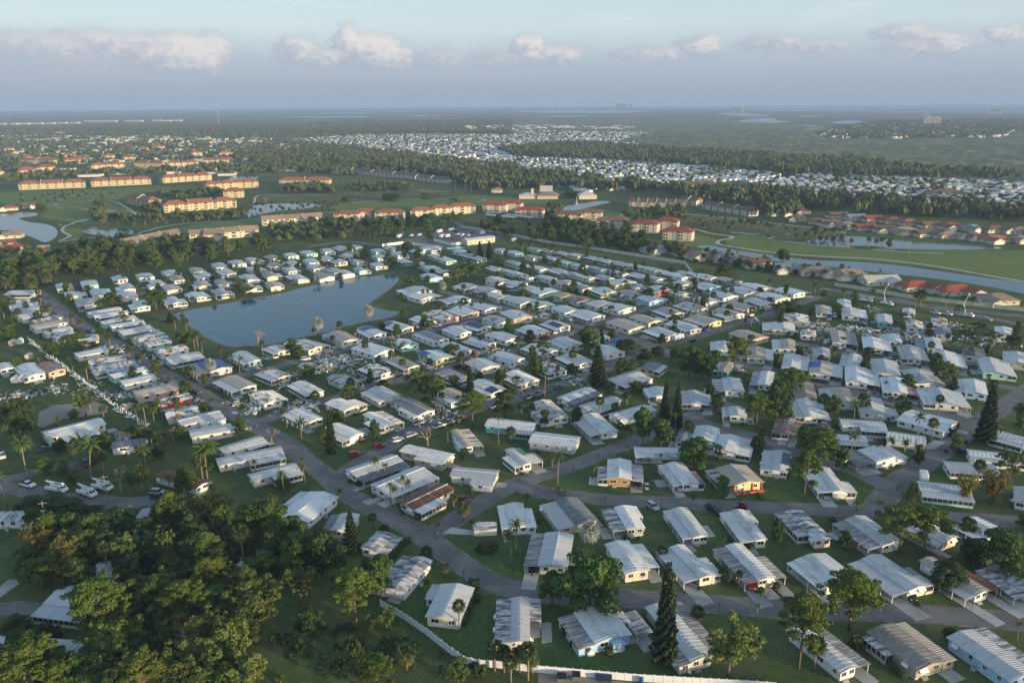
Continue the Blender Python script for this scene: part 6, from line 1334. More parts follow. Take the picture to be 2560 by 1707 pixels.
BODY = {
 'sedan': ([(-2.3,.35),(2.25,.35),(2.35,.62),(2.2,.80),(1.0,.95),(-1.55,1.0),(-2.3,.95),(-2.38,.6)], [(1.05,.93),(.35,1.42),(-.95,1.45),(-1.75,.98)], .90),
 'suv': ([(-2.35,.38),(2.3,.38),(2.42,.75),(2.3,1.0),(1.05,1.12),(-2.2,1.15),(-2.38,1.1),(-2.42,.6)], [(1.1,1.10),(.5,1.72),(-2.0,1.74),(-2.3,1.13)], .95),
 'pickup': ([(-2.85,.45),(2.7,.45),(2.85,.8),(2.75,1.1),(1.35,1.2),(-.75,1.2),(-.8,1.15),(-2.8,1.15),(-2.88,.7)], [(1.3,1.18),(.75,1.80),(-.55,1.82),(-.8,1.18)], .98),
 'jeep': ([(-2.0,.5),(1.95,.5),(2.0,.9),(1.95,1.1),(.6,1.15),(-1.95,1.2),(-2.0,.8)], [(.65,1.13),(.5,1.82),(-1.9,1.85),(-1.95,1.18)], .9),
 'van': ([(-2.7,.4),(2.6,.4),(2.75,.8),(2.6,1.1),(1.7,1.25),(-2.65,1.3),(-2.72,.7)], [(1.7,1.23),(.95,2.05),(-2.55,2.1),(-2.65,1.28)], 1.0)}
def vehicle(kind, paint, p, rz, label, group):
    root = empty({'sedan': 'sedan_car', 'suv': 'sport_utility_vehicle', 'pickup': 'pickup_truck', 'jeep': 'off_road_car', 'van': 'van'}[kind], p, rz); tag(root, label, {'pickup': 'pickup', 'van': 'van'}.get(kind, 'car'), group)
    body, cab, hw = BODY[kind]
    def fb():
        b = MB(); profile(b, body, hw); return b.mesh('body', PAINT[paint], False)
    def fg():
        b = MB(); profile(b, cab, hw * .90, 0, [1, .88, .88, 1]); return b.mesh('glasshouse', M_GLASS)
    def fr_():
        b = MB(); (x1, z1), (x2, z2) = cab[1], cab[2]; b.hexa([(x2 - .03, -hw * .78, z2 - .05), (x1 + .03, -hw * .78, z1 - .05), (x1 + .03, hw * .78, z1 - .05), (x2 - .03, hw * .78, z2 - .05)], [(x2 + .06, -hw * .7, z2 + .05), (x1 - .06, -hw * .7, z1 + .05), (x1 - .06, hw * .7, z1 + .05), (x2 + .06, hw * .7, z2 + .05)]); return b.mesh('roof', PAINT[paint])
    def fw():
        b = MB(); b.tube([(0, -.13, 0), (0, .13, 0)], .36, 12); b.tube([(0, -.14, 0), (0, .14, 0)], .2, 8, 1); return b.mesh('wheel', [M_TYRE, M_METAL])
    link('body', shared(('vb', kind, paint), fb), root); link('glasshouse', shared(('vg', kind), fg), root); link('roof', shared(('vr', kind, paint), fr_), root)
    if kind == 'pickup':
        def bed():
            b = MB(); b.box(-2.72, -.9, -hw * .82, hw * .82, 1.14, 1.17); return b.mesh('truck_bed', M_DARK)
        link('truck_bed', shared('bed', bed), root)
    xl = body[1][0] * .66
    for sx in (-xl, xl):
        for sy in (-hw + .08, hw - .08): link('wheel', shared('wheel', fw), root, (sx, sy, .36))
    def hl():
        b = MB(); b.box(0, .05, -.18, .18, -.08, .08); return b.mesh('headlight', M_LAMP)
    def tl():
        b = MB(); b.box(-.05, 0, -.12, .12, -.1, .1); return b.mesh('tail_light', M_TAIL)
    for sy in (-.62, .62): link('headlight', shared('hl', hl), root, (body[2][0] - .04, sy, body[2][1] + .06)); link('tail_light', shared('tl', tl), root, (body[-1][0] + .03, sy, .85))
    return root
def heading(t, x, y, dx, dy):
    a, b = at(t, x, y), at(t, x + dx * 10, y + dy * 10); d = b - a; return a, math.atan2(d.y, d.x)
CN = dict(sedan='sedan', suv='sport utility vehicle', pickup='pickup truck', jeep='boxy off road car', van='van')
CARS = [
 ('E',1300,808,1,-.4,'pickup','grey','parked on the verge by the ditch'),('E',1362,788,1,-.4,'pickup','tan','parked on the verge by the ditch'),('E',1492,740,1,-.4,'suv','grey','parked on the verge by the ditch'),('E',1545,675,1,-.3,'suv','white','beside the middle home with awning'),('E',1065,872,1,-.4,'pickup','white','with raised arm below the round tree'),
 ('E',742,985,1,-.35,'pickup','tan','parked by the bare tree'),('E',680,1008,1,-.35,'pickup','white','parked by the bare tree'),('E',815,960,1,-.35,'pickup','yellow','below the leaning umbrella pine'),('E',545,988,1,-.35,'pickup','silver','in front of the broken porch'),('E',487,1070,1,-.3,'suv','silver','on the street above the bare tree'),('E',395,1105,1,-.3,'suv','white','on the street above the bare tree'),
 ('E',272,1147,1,-.2,'jeep','red','on the street with its headlights uphill'),('E',102,1203,1,-.2,'jeep','red','near the corner of the main street'),('E',135,1090,.6,.5,'pickup','red','on the drive beside the corner home'),('B',800,392,1,.35,'sedan','red','beside the brown roofed home'),('B',150,283,1,-.4,'pickup','black','under the dark roofed carport'),('B',1240,846,-.05,1,'sedan','black','in the carport near the oak'),
 ('B',2020,442,.7,.5,'suv','silver','on the drive behind the row'),('C',455,940,.3,1,'sedan','red','under the striped carport'),('C',945,368,.2,1,'sedan','silver','under the red edged carport'),('C',1180,155,.2,1,'suv','tan','under the carport by twin palms'),('C',215,460,.8,.5,'pickup','black','at the back of the row'),('C',1495,1012,.4,1,'sedan','black','under the big gabled carport'),
 ('B',1972,124,1,.1,'sedan','silver','under the long white carport'),('B',1925,298,0,1,'sedan','black','beside the plywood gable'),('B',2190,316,.4,.7,'suv','silver','under the left carport'),('C',1015,548,.7,.5,'pickup','black','behind the stained roof'),('D',1333,777,1,.25,'pickup','black','at the storm street corner'),('D',1962,857,.3,.9,'sedan','navy','by the torn blue roof'),('D',2035,842,1,-.3,'sedan','grey','by the torn blue roof'),
 ('D',2090,549,1,-.1,'suv','white','on the pond side street'),('D',612,357,1,.3,'suv','grey','on the pond street'),('A',182,300,1,.25,'pickup','white','parked at the truck yard'),('A',1030,378,1,.05,'suv','black','on the yard drive beside the silver car'),('A',1022,348,1,.05,'suv','silver','on the yard drive beside the black car'),('A',558,160,.6,.6,'suv','black','on the looped drive'),('A',15,112,.5,1,'pickup','white','at the left edge by palms'),('A',290,66,1,-.3,'sedan','teal','beside the ranch house canopy'),
 ('F',1068,472,1,.2,'suv','white','on the winding lane'),('F',490,252,1,-.1,'sedan','red','at the diagonal street'),('F',160,342,1,-.3,'suv','blue','on the diagonal street'),('F',1525,567,1,.2,'pickup','white','on the middle lane'),('F',1072,668,.1,1,'sedan','silver','under the tarped home carport'),('F',1325,766,.1,1,'sedan','red','under the wide white carport'),('F',1412,517,0,1,'suv','black','in the wrecked corner'),('F',1920,604,.1,1,'suv','white','on the turquoise drive side'),('F',2050,636,.2,1,'sedan','white','beside the mint front home'),('F',1935,872,.1,1,'suv','silver','under the corner carport'),
 ('F',980,972,.1,1,'sedan','white','under the plywood carport'),('F',176,850,.1,1,'sedan','red','under the left lane carport'),('F',242,860,.1,1,'suv','white','beside the red car on the lane'),('F',736,382,0,1,'sedan','black','on the brick drive'),('F',650,407,.2,1,'pickup','navy','by the tan roofs'),('F',1180,452,0,1,'sedan','red','under the dark canopy'),('F',1245,312,1,.1,'sedan','black','at the wreckage'),('F',1056,252,.1,1,'van','white','by the far corner home'),
 ('F',1745,232,1,.2,'pickup','white','in the line of white utility vehicles'),('F',1825,240,1,.2,'pickup','white','in the line of white utility vehicles'),('F',1925,246,1,.2,'suv','white','in the line of white utility vehicles'),('F',2100,280,1,.2,'suv','silver','in the line of white utility vehicles'),('F',1652,546,0,1,'sedan','silver','under the stained roof carport'),('F',92,422,1,-.4,'suv','black','on the diagonal street'),('F',1190,165,0,1,'suv','black','by the turquoise cabin'),('F',1962,1112,.5,-1,'suv','black','at the foot of the spire pine'),('F',1930,1182,1,.1,'sedan','navy','beside the long white roof'),
 ('E',660,322,1,-.2,'pickup','white','by the near pond homes'),('E',1400,402,1,-.2,'pickup','red','between the middle rows'),('E',1580,330,.5,.6,'suv','black','between the middle rows'),('E',1222,182,.6,.4,'van','white','by the grey carport'),('E',1130,162,.9,.4,'van','white','by the grey carport'),('E',1560,276,.9,.3,'suv','silver','by the debris heap'),('E',870,604,1,-.3,'suv','red','on the storm street'),('E',812,598,1,-.3,'pickup','black','on the storm street'),('E',1945,748,1,-.35,'sedan','red','under the white carport by dark pines'),('E',1740,803,1,-.35,'sedan','white','under the black roofed carport'),('E',1525,962,.4,.9,'sedan','black','in the garage bay'),('E',1722,1058,.3,1,'sedan','silver','under the ribbed carport'),('E',90,492,.4,.9,'suv','black','by the debris heap'),('F',1585,792,.1,1,'sedan','black','under the pinkish carport')]
for t, x, y, dx, dy, k, c_, wh in CARS:
    p, rz = heading(t, x, y, dx, dy); p.z = .10; vehicle(k, c_, p, rz, (c_ if c_ != 'navy' else 'dark blue') + ' ' + CN[k] + ' ' + wh, 'vehicles ' + wh)
def bucket_truck(t, x, y, dx, dy, up, where):
    p, rz = heading(t, x, y, dx, dy); p.z = .08; root = empty('bucket_truck', p, rz); tag(root, 'white utility bucket truck ' + where, 'truck', 'utility bucket trucks ' + where)
    b = MB(); profile(b, [(1.6,.6),(3.6,.6),(3.7,1.1),(3.5,1.5),(2.9,1.65),(2.4,2.45),(1.6,2.5)], 1.15); b.obj('cab', PAINT['white'], root)
    b = MB(); b.hexa([(2.86,-.95,1.68),(2.93,-.95,1.64),(2.93,.95,1.64),(2.86,.95,1.68)],[(2.45,-.9,2.36),(2.52,-.9,2.34),(2.52,.9,2.34),(2.45,.9,2.36)]); b.box(1.8,2.5,-1.17,1.17,1.65,2.25); b.obj('windscreen', M_GLASS, root)
    b = MB(); b.box(-3.6,3.4,-.45,.45,.5,.8); b.obj('chassis', M_DARK, root)
    b = MB(); b.box(-3.6,1.4,-1.2,-.7,.8,1.7); b.box(-3.6,1.4,.7,1.2,.8,1.7); b.box(-3.6,1.4,-.7,.7,.8,1.05); b.obj('utility_body', PAINT['white'], root)
    b = MB(); b.tube([(-1.2,0,1.0),(-1.2,0,2.6)], .35, 8); tip = (3.4,0,3.1) if not up else (-.4,0,12.5); b.tube([(-1.2,0,2.5),(-4.0,0,3.0)] if not up else [(-1.2,0,2.5),(-2.6,0,7.0)], .22, 6); b.tube([(-4.0,0,3.15) if not up else (-2.6,0,7.0), tip], .16, 6); b.obj('boom', PAINT['white'], root)
    b = MB(); b.box(tip[0]-.35,tip[0]+.35,-.95,-.25,tip[2]-.4,tip[2]+.65); b.obj('bucket', PAINT['white'], root)
    def fw():
        v = MB(); v.tube([(0,-.18,0),(0,.18,0)], .48, 12); v.tube([(0,-.2,0),(0,.2,0)], .25, 8, 1); return v.mesh('wheel', [M_TYRE, M_METAL])
    for sx in (-2.2, 2.7):
        for sy in (-.95, .95): link('wheel', shared('bigwheel', fw), root, (sx, sy, .48))
bucket_truck('A',370,332,1,.2,False,'with folded boom in the truck yard'); bucket_truck('A',565,358,1,.35,False,'with folded boom in the truck yard'); bucket_truck('A',665,318,1,.25,False,'parked nose on behind the yard trees')
bucket_truck('F',1270,150,1,.12,False,'on the lane behind the wreckage'); bucket_truck('F',1412,172,1,.2,True,'with boom raised high above the wreckage'); bucket_truck('F',1960,250,1,.2,True,'with boom raised beside the line of vehicles')
def camper(t, x, y, dx, dy, L, label, group, motor=False):
    p, rz = heading(t, x, y, dx, dy); root = empty('motor_home' if motor else 'camper_trailer', p, rz); tag(root, label, 'camper', group)
    b = MB(); P = [(-L/2,.5),(L/2-.2,.5),(L/2,1.0),(L/2,1.6),(L/2-.5,2.9),(-L/2+.1,2.9),(-L/2,2.5)]; profile(b, P, 1.2); b.obj('body', PAINT['white'], root)
    b = MB(); b.box(-L*.3,-L*.05,-1.23,1.23,1.6,2.2); b.box(L*.1,L*.3,-1.23,1.23,1.6,2.2); b.obj('window', M_GLASS, root); b = MB(); b.box(-.4,.5,-.4,.4,2.88,3.15); b.obj('roof_unit', WALL['grey'], root)
    if not motor: b = MB(); b.tube([(L/2-.2,0,.5),(L/2+1.2,0,.45)], .07, 5); b.obj('hitch', M_METAL, root)
    for sx in ((-L*.18, L*.3) if motor else (-L*.1,)):
        for sy in (-1.05, 1.05): link('wheel', SHARE['bigwheel'], root, (sx, sy, .45))
camper('E',2310,410,1,-.35,7.5,'white motor home parked by the middle street junction','campers by the streets',True); camper('C',1570,262,.3,1,4.2,'white box trailer on the grass beside the wide junction','campers by the streets')
for x, y, L in [(680,497,8),(700,530,7),(975,508,8),(410,530,8),(760,488,7),(735,530,6),(1040,545,6),(1190,556,6)]: camper('H', x, y, 1, -.3, L, 'white camper parked in the fenced storage yard', 'campers in the storage yard')
for x, y, c_ in [(720,490,'red'),(745,492,'grey'),(785,488,'blue'),(800,495,'black'),(830,522,'silver'),(860,545,'white'),(770,540,'grey'),(900,500,'red'),(880,520,'white')]:
    p, rz = heading('H', x, y, 1, -.6); vehicle('suv', c_, p, rz, c_ + ' car parked in the fenced storage yard', 'cars in the storage yard')
def boat(t, x, y, dx, dy, label, group=None, top=True, s=1.0):
    p, rz = heading(t, x, y, dx, dy); root = empty('motor_boat', p, rz, (s, s, s)); tag(root, label, 'boat', group)
    b = MB(); secs = []
    for X_, hw, zk in ((-3.2,1.1,.7),(-1,1.2,.6),(1.2,1.1,.65),(2.6,.6,.85),(3.4,.05,1.2)):
        i = len(b.v); b.v += [(X_,-hw,1.6),(X_,-hw*.85,1.05),(X_,0,zk),(X_,hw*.85,1.05),(X_,hw,1.6)]; secs.append(i)
    for a, c_ in zip(secs, secs[1:]):
        for k in range(4): b.f.append((a+k, a+k+1, c_+k+1, c_+k)); b.m.append(0)
        b.f.append((a+4, a, c_, c_+4)); b.m.append(0)
    b.f.append(tuple(secs[0] + k for k in range(5))); b.m.append(0); b.obj('hull', PAINT['white'], root)
    b = MB(); b.box(-.5,.4,-.35,.35,1.55,2.4); b.obj('console', PAINT['white'], root)
    if top:
        b = MB(); b.box(-1,.9,-.9,.9,3.4,3.5); b.obj('canopy', PAINT['navy'], root)
        for sx in (-.8, .7):
            for sy in (-.7, .7): b = MB(); b.tube([(sx,sy,1.5),(sx,sy,3.42)], .04, 4); b.obj('canopy_post', M_METAL, root)
    b = MB(); b.box(-3.0,2.0,-.5,-.35,.35,.55); b.box(-3.0,2.0,.35,.5,.35,.55); b.tube([(2,0,.45),(4,0,.45)], .06, 5); b.box(-1.2,-.9,-1.05,1.05,.3,.5); b.obj('boat_trailer', M_METAL, root)
    for sy in (-1.1, 1.1): link('wheel', SHARE['wheel'], root, (-1.05, sy, .36))
boat('A',330,452,1,.05,'white motor boat with dark canopy on trailer by hedge')
for x, y in [(490,525),(545,520),(840,520),(810,518)]: boat('H', x, y, 1, -.2, 'white boat on trailer in the storage yard', 'boats in the storage yard', False)
def golf_cart(t, x, y, dx, dy, label):
    p, rz = heading(t, x, y, dx, dy); p.z = .1; root = empty('golf_cart', p, rz); tag(root, label, 'golf cart')
    b = MB(); profile(b, [(-1.15,.3),(1.1,.3),(1.2,.6),(.8,.95),(.55,.5),(-.2,.5),(-.3,.8),(-1.15,.85)], .6); b.obj('body', PAINT['tan'], root); b = MB(); b.box(-.9,.7,-.6,.6,1.8,1.88); b.obj('roof', PAINT['tan'], root); b = MB(); b.box(-.25,.15,-.55,.55,.8,.95); b.box(-.4,-.25,-.55,.55,.9,1.35); b.obj('seat', M_DARK, root)
    for sx in (-.85, .65):
        for sy in (-.55, .55): b = MB(); b.tube([(sx,sy,.8),(sx,sy,1.82)], .03, 4); b.obj('post', M_DARK, root)
    for sx in (-.75, .75):
        for sy in (-.5, .5): link('wheel', SHARE['wheel'], root, (sx, sy, .25), None, (.7, .7, .7))
golf_cart('B',1980,318,0,1,'tan golf cart beside the black car at the plywood gable')

# ------------------------------------------------------------------ fences and walls
def vinyl_fence(name, label, P, ph=1.8, pw=1.9, broken=0.0, seed=1):
    rg = random.Random(seed); root = empty(name, P[0]); tag(root, label, 'fence'); o0 = P[0]
    def pm():
        b = MB(); b.box(0, 1, -.03, .03, .06, ph); b.box(0, 1, -.05, .05, .04, .2); b.box(0, 1, -.05, .05, ph - .14, ph); return b.mesh('panel', M_VINYL)
    def po():
        b = MB(); b.box(-.075, .075, -.075, .075, 0, ph + .12); b.hexa([(-.1,-.1,ph+.12),(.1,-.1,ph+.12),(.1,.1,ph+.12),(-.1,.1,ph+.12)], [(-.02,-.02,ph+.24),(.02,-.02,ph+.24),(.02,.02,ph+.24),(-.02,.02,ph+.24)]); return b.mesh('post', M_VINYL)
    for a, c_ in zip(P, P[1:]):
        d = c_ - a; L = d.length; n = max(1, round(L / pw)); rz = math.atan2(d.y, d.x)
        for k in range(n):
            q = a + d * k / n - o0
            pp = link('post', shared(('fp', ph), po), root, q, rz)
            if broken and rg.random() < broken:
                pp.rotation_euler = (rg.uniform(-.3, .3), rg.uniform(-.3, .3), rz)
                if rg.random() < .8: continue
            f = link('panel', shared(('fpan', ph), pm), root, q, rz, (L / n, 1, 1))
            if broken and rg.random() < broken: f.rotation_euler = (rg.choice((-1, 1)) * rg.uniform(.9, 1.45), 0, rz)
vinyl_fence('vinyl_fence', 'tall white vinyl fence winding along the bottom homes', pts('B', [(262,1072),(400,1148),(560,1258),(690,1362),(800,1440),(900,1462),(1000,1468),(1280,1500),(1560,1525),(1900,1555),(2222,1575)]) + pts('C', [(300,1590),(620,1610)]))
vinyl_fence('broken_fence', 'storm broken white fence with leaning posts beside the packed row', pts('D', [(190,410),(300,495),(420,588),(520,660),(640,752),(760,850),(880,930),(1000,1000)]), 1.7, 1.9, .5, 5)
vinyl_fence('yard_fence', 'white fence round the storage yard', pts('H', [(290,592),(430,575),(520,585),(700,608)]), 2.2, 3, 0, 6)
vinyl_fence('yard_fence', 'white fence between storage yard and swimming pool', pts('H', [(640,555),(760,585),(860,575)]), 2.2, 3, 0, 7)
def wall_run(label, P, h=2.2):
    root = empty('boundary_wall', P[0]); tag(root, label, 'wall'); o0 = P[0]
    for a, c_ in zip(P, P[1:]):
        d = c_ - a; n = max(1, round(d.length / 9)); rz = math.atan2(d.y, d.x); s = d.length / n
        for k in range(n):
            def wm_():
                b = MB(); b.box(.3, 1, -.1, .1, 0, h); return b.mesh('panel', W_CREAM)
            b = MB(); b.box(.28, s, -.1, .1, 0, h); b.box(.28, s, -.14, .14, h, h + .1); b.box(-.22, .28, -.22, .22, 0, h + .25); o = b.obj('wall_panel', W_CREAM, root); o.location = a + d * k / n - o0; o.rotation_euler = (0, 0, rz)
wall_run('long beige boundary wall between the park and the dark tree belt', pts('H', [(830,465),(1000,488),(1130,512),(1400,565),(1800,625),(2352,712)]) + pts('F', [(130,20)]))
wall_run('beige boundary wall in front of the red roofed villas', pts('F', [(1060,42),(1300,80),(1560,125),(1900,165),(2352,215)]))
def hedge(t, L, label):
    P = pts(t, L); rs = np.random.RandomState(len(L)); C, N = [], []
    for a, c_ in zip(P, P[1:]):
        n = int((c_ - a).length * 160)
        for i in range(n):
            q = a.lerp(c_, rs.rand()); d = rs.normal(0, 1, 3); d /= np.linalg.norm(d); C.append([q.x + d[0] * .6, q.y + d[1] * .6, .8 + d[2] * .75]); N.append(d)
    V, F = cards(np.array(C), np.array(N), .28, rs, .5); o = link('hedge', npmesh('hedge', V, F, LEAF['dark'])); tag(o, label, 'hedge')
hedge('C', [(1290,1400),(1340,1450),(1440,1540)], 'dark clipped hedge beside the weathered grey roof'); hedge('B', [(800,1200),(850,1060),(900,1020)], 'leafy hedge beside the cream home with side room'); hedge('B', [(330,780),(400,690),(450,650)], 'hedge below the stained flat roof'); hedge('F', [(895,690),(1000,708)], 'low dark hedge before the tarped home'); hedge('A', [(110,440),(250,420),(380,440),(460,450)], 'long hedge round the truck yard')
sheet('flower_bed', smooth_poly(pts('B', [(885,690),(900,655),(960,645),(1025,660),(1030,700),(990,728),(920,732)]), 2), .03, M_MULCH)
# small yard things
def box_thing(name, label, cat, t, x, y, rzd, build, group=None):
    p = at(t, x, y); root = empty(name, p, R(rzd)); tag(root, label, cat, group); build(root); return root
def shed(wall, W=2.6, D=3.0, h=2.1, rf='w'):
    def f(r):
        b = MB(); b.box(0, W, 0, D, 0, h)
        for yy, s in ((0, 1), (D, -1)): b.face([(0, yy, h), (W, yy, h), (W / 2, yy, h + .7)][::s])
        b.obj('wall', WALL[wall], r); b = MB(); slope(b, -.15, h - .08, W / 2, h + .75, -.15, D + .15, .08); slope(b, W / 2, h + .75, W + .15, h - .08, -.15, D + .15, .08); b.obj('roof', ROOF[rf] if rf in ROOF else WALL[rf], r); b = MB(); b.box(W * .3, W * .7, -.05, 0, 0, 1.8); b.obj('door', M_TRIM, r)
    return f
box_thing('garden_shed', 'pale blue garden shed behind the sky blue home', 'shed', 'B', 1765, 1372, 12, shed('blue', 2.6, 2.4, 2.0, 'blue'))
box_thing('utility_cabinet', 'white storage cabinet against the sky blue home', 'cabinet', 'B', 1600, 1400, 15, shed('white', 1.6, 1.2, 1.1, 'g'))
for i, (x, y, lb) in enumerate([(60,450,'small tan shed on the field edge'),(110,440,'small white shed on the field edge'),(75,705,'white cabin shed left of the barn'),(120,700,'low white shed beside the barn'),(170,545,'small brown shed in the debris field')]): box_thing('garden_shed', lb, 'shed', 'D', x, y, 10, shed('tan' if i in (0, 4) else 'white'))
box_thing('lattice_garage', 'low white lattice garage with grey roof beside the white drive', 'garage', 'B', 868, 620, 4, lambda r: [(lambda b: (b.box(0, 6.2, 0, 3.4, 0, 2.1), b.obj('wall', WALL['white'], r)))(MB()), (lambda b: (slope(b, -.3, 2.4, 6.4, 2.15, -.3, 3.7, .1), ribs(b, -.3, 2.4, 6.4, 2.15, -.3, 3.7, .6), b.obj('roof', ROOF['s'], r)))(MB()), (lambda b: ([b.box(.1 + k * .5, .16 + k * .5, -.04, 0, .05, 2.05) for k in range(12)], [b.box(.1, 6.1, -.05, -.005, .3 + k * .5, .36 + k * .5) for k in range(4)], b.obj('lattice', M_TRIM, r)))(MB())])
def ruin(r):
    b = MB(); b.box(0, 5.5, 0, .2, 0, 1.3); b.box(0, .2, .2, 4, 0, 1.8); b.box(5.3, 5.5, .2, 4, 0, 1.2); b.box(.2, 5.3, 3.8, 4, 0, 1.5); b.obj('wall', M_CONC, r); b = MB(); b.box(.2, 5.3, .2, 3.8, 0, .06); b.obj('floor', M_MULCH, r)
box_thing('concrete_ruin', 'roofless concrete enclosure among the woodland trees', 'ruin', 'A', 735, 945, -8, ruin)
def dump(paint, L, W=1.8):
    def f(r):
        b = MB(); b.hexa([(0.15,.1,.15),(L-.15,.1,.15),(L-.15,W-.1,.15),(.15,W-.1,.15)], [(0,0,1.2),(L,0,1.2),(L,W,1.2),(0,W,1.2)]); b.obj('body', PAINT[paint], r); n = max(1, int(L / 1.4))
        for k in range(n): b = MB(); b.hexa([(L*k/n+.05,0,1.22),(L*(k+1)/n-.05,0,1.22),(L*(k+1)/n-.05,W,1.3),(L*k/n+.05,W,1.3)], [(L*k/n+.05,0,1.28),(L*(k+1)/n-.05,0,1.28),(L*(k+1)/n-.05,W,1.4),(L*k/n+.05,W,1.4)]); b.obj('lid', M_DARK if paint == 'grey' else PAINT[paint], r)
    return f
box_thing('dumpster', 'dark blue bin bank below the white fence', 'dumpster', 'B', 1650, 1560, -3, dump('navy', 3.4)); box_thing('dumpster', 'grey rubbish bin below the white fence', 'dumpster', 'B', 1500, 1560, -3, dump('grey', 1.7)); box_thing('dumpster', 'open grey skip heaped with boards below the fence', 'dumpster', 'B', 1400, 1572, -3, dump('grey', 2.0))
def barrel(r): b = MB(); b.tube([(0,0,0),(0,0,.1),(0,0,1.5),(0,0,1.6)], [.33,.4,.4,.3], 10); b.obj('body', PAINT['blue'], r)
box_thing('water_barrel', 'bright blue barrel standing below the fence', 'barrel', 'B', 1945, 1572, 0, barrel)
def chair(r):
    b = MB(); b.box(-.3,.3,-.3,.3,.4,.46); b.obj('seat', M_TRIM, r); b = MB(); b.box(-.3,.3,.26,.32,.46,1.0); b.obj('backrest', M_TRIM, r)
    for sx in (-.27, .27):
        for sy in (-.27, .27): b = MB(); b.box(sx-.03,sx+.03,sy-.03,sy+.03,0,.4); b.obj('leg', M_TRIM, r)
box_thing('garden_chair', 'white plastic chair on the lawn by the fence', 'chair', 'C', 62, 1508, 20, chair)
box_thing('patio_slab', 'pale concrete patio behind the weathered grey roof', 'patio', 'C', 1445, 1538, 25, lambda r: (lambda b: (b.box(0, 4.6, 0, 11, 0, .1), b.obj('slab', M_CONC, r)))(MB()))
def lamp(r):
    b = MB(); b.tube([(0,0,0),(0,0,2.3)], .05, 6); b.obj('post', M_DARK, r); b = MB(); b.tube([(0,0,2.3),(0,0,2.4),(0,0,2.75),(0,0,2.85)], [.08,.14,.17,.03], 6); b.obj('lantern', M_DARK, r)
for x, y in [(1128,398),(1368,390),(1716,418),(2078,432),(1505,218),(1675,135),(460,550),(800,905),(1115,898),(665,528),(1660,130)]: box_thing('street_lamp', 'short black lantern post beside the lower streets', 'street lamp', 'B', x, y, 0, lamp, 'black lantern posts')
for x, y in [(250,1115),(450,405),(1150,425),(2068,490),(1880,1110)]: box_thing('street_lamp', 'short black lantern post beside the lower streets', 'street lamp', 'C', x, y, 0, lamp, 'black lantern posts')
def pole(r):
    b = MB(); b.tube([(0,0,0),(0,0,12)], [.18,.1], 6); b.obj('post', M_METAL, r); b = MB(); b.box(-1,1,-.15,.15,11.8,12.1); b.obj('floodlight', PAINT['white'], r)
for x, y in [(792,205),(857,205),(897,215),(965,205),(1008,215),(1077,210),(860,195)]: box_thing('floodlight_pole', 'tall floodlight pole at the tennis courts', 'light pole', 'H', x, y, 0, pole, 'tennis court floodlights')
def upole(r): b = MB(); b.tube([(0,0,0),(0,0,10)], [.16,.11], 6); b.obj('post', M_PTRUNK, r); b = MB(); b.box(-1.1,1.1,-.06,.06,9.2,9.35); b.obj('crossarm', M_PTRUNK, r)
for t, x, y in [('A',700,420),('A',310,600),('H',262,510),('H',430,520),('H',1000,500),('H',1205,540),('F',1390,160),('I',372,90),('I',522,95),('I',612,90),('I',1002,100)]: box_thing('utility_pole', 'wooden utility pole with crossarm', 'utility pole', t, x, y, 20, upole, 'wooden utility poles')
def dock(r):
    b = MB(); b.box(0, 5, 0, 2.2, .5, .62); b.obj('deck', M_PTRUNK, r)
    for sx in (.2, 4.8):
        for sy in (.2, 2.0): b = MB(); b.tube([(sx,sy,0),(sx,sy,1.1)], .08, 5); b.obj('post', M_PTRUNK, r)
for x, y, lb in [(1760,125,'small wooden dock on the far pond bank'),(1640,460,'wooden dock beside the dead tree'),(1090,285,'wooden dock on the left pond bank'),(2100,395,'wooden dock below the torn brown roof')]: box_thing('wooden_dock', lb, 'dock', 'D', x, y, 8, dock)
def fountain(r):
    rs = np.random.RandomState(3); a = rs.uniform(0, 6.28, 500); s = rs.rand(500); C = np.stack([s * 1.4 * np.cos(a), s * 1.4 * np.sin(a), 9 * (1 - s * s) * rs.rand(500)], 1); V, F = cards(C, rs.normal(0, 1, (500, 3)), .3, rs); link('water_jet', npmesh('water_jet', V, F, M_TRIM), r)
    b = MB(); b.tube([(0,0,0),(0,0,.4)], .5, 8); b.obj('nozzle', M_METAL, r)
box_thing('fountain', 'white water jet rising from the clubhouse lake', 'fountain', 'H', 1618, 305, 0, fountain)

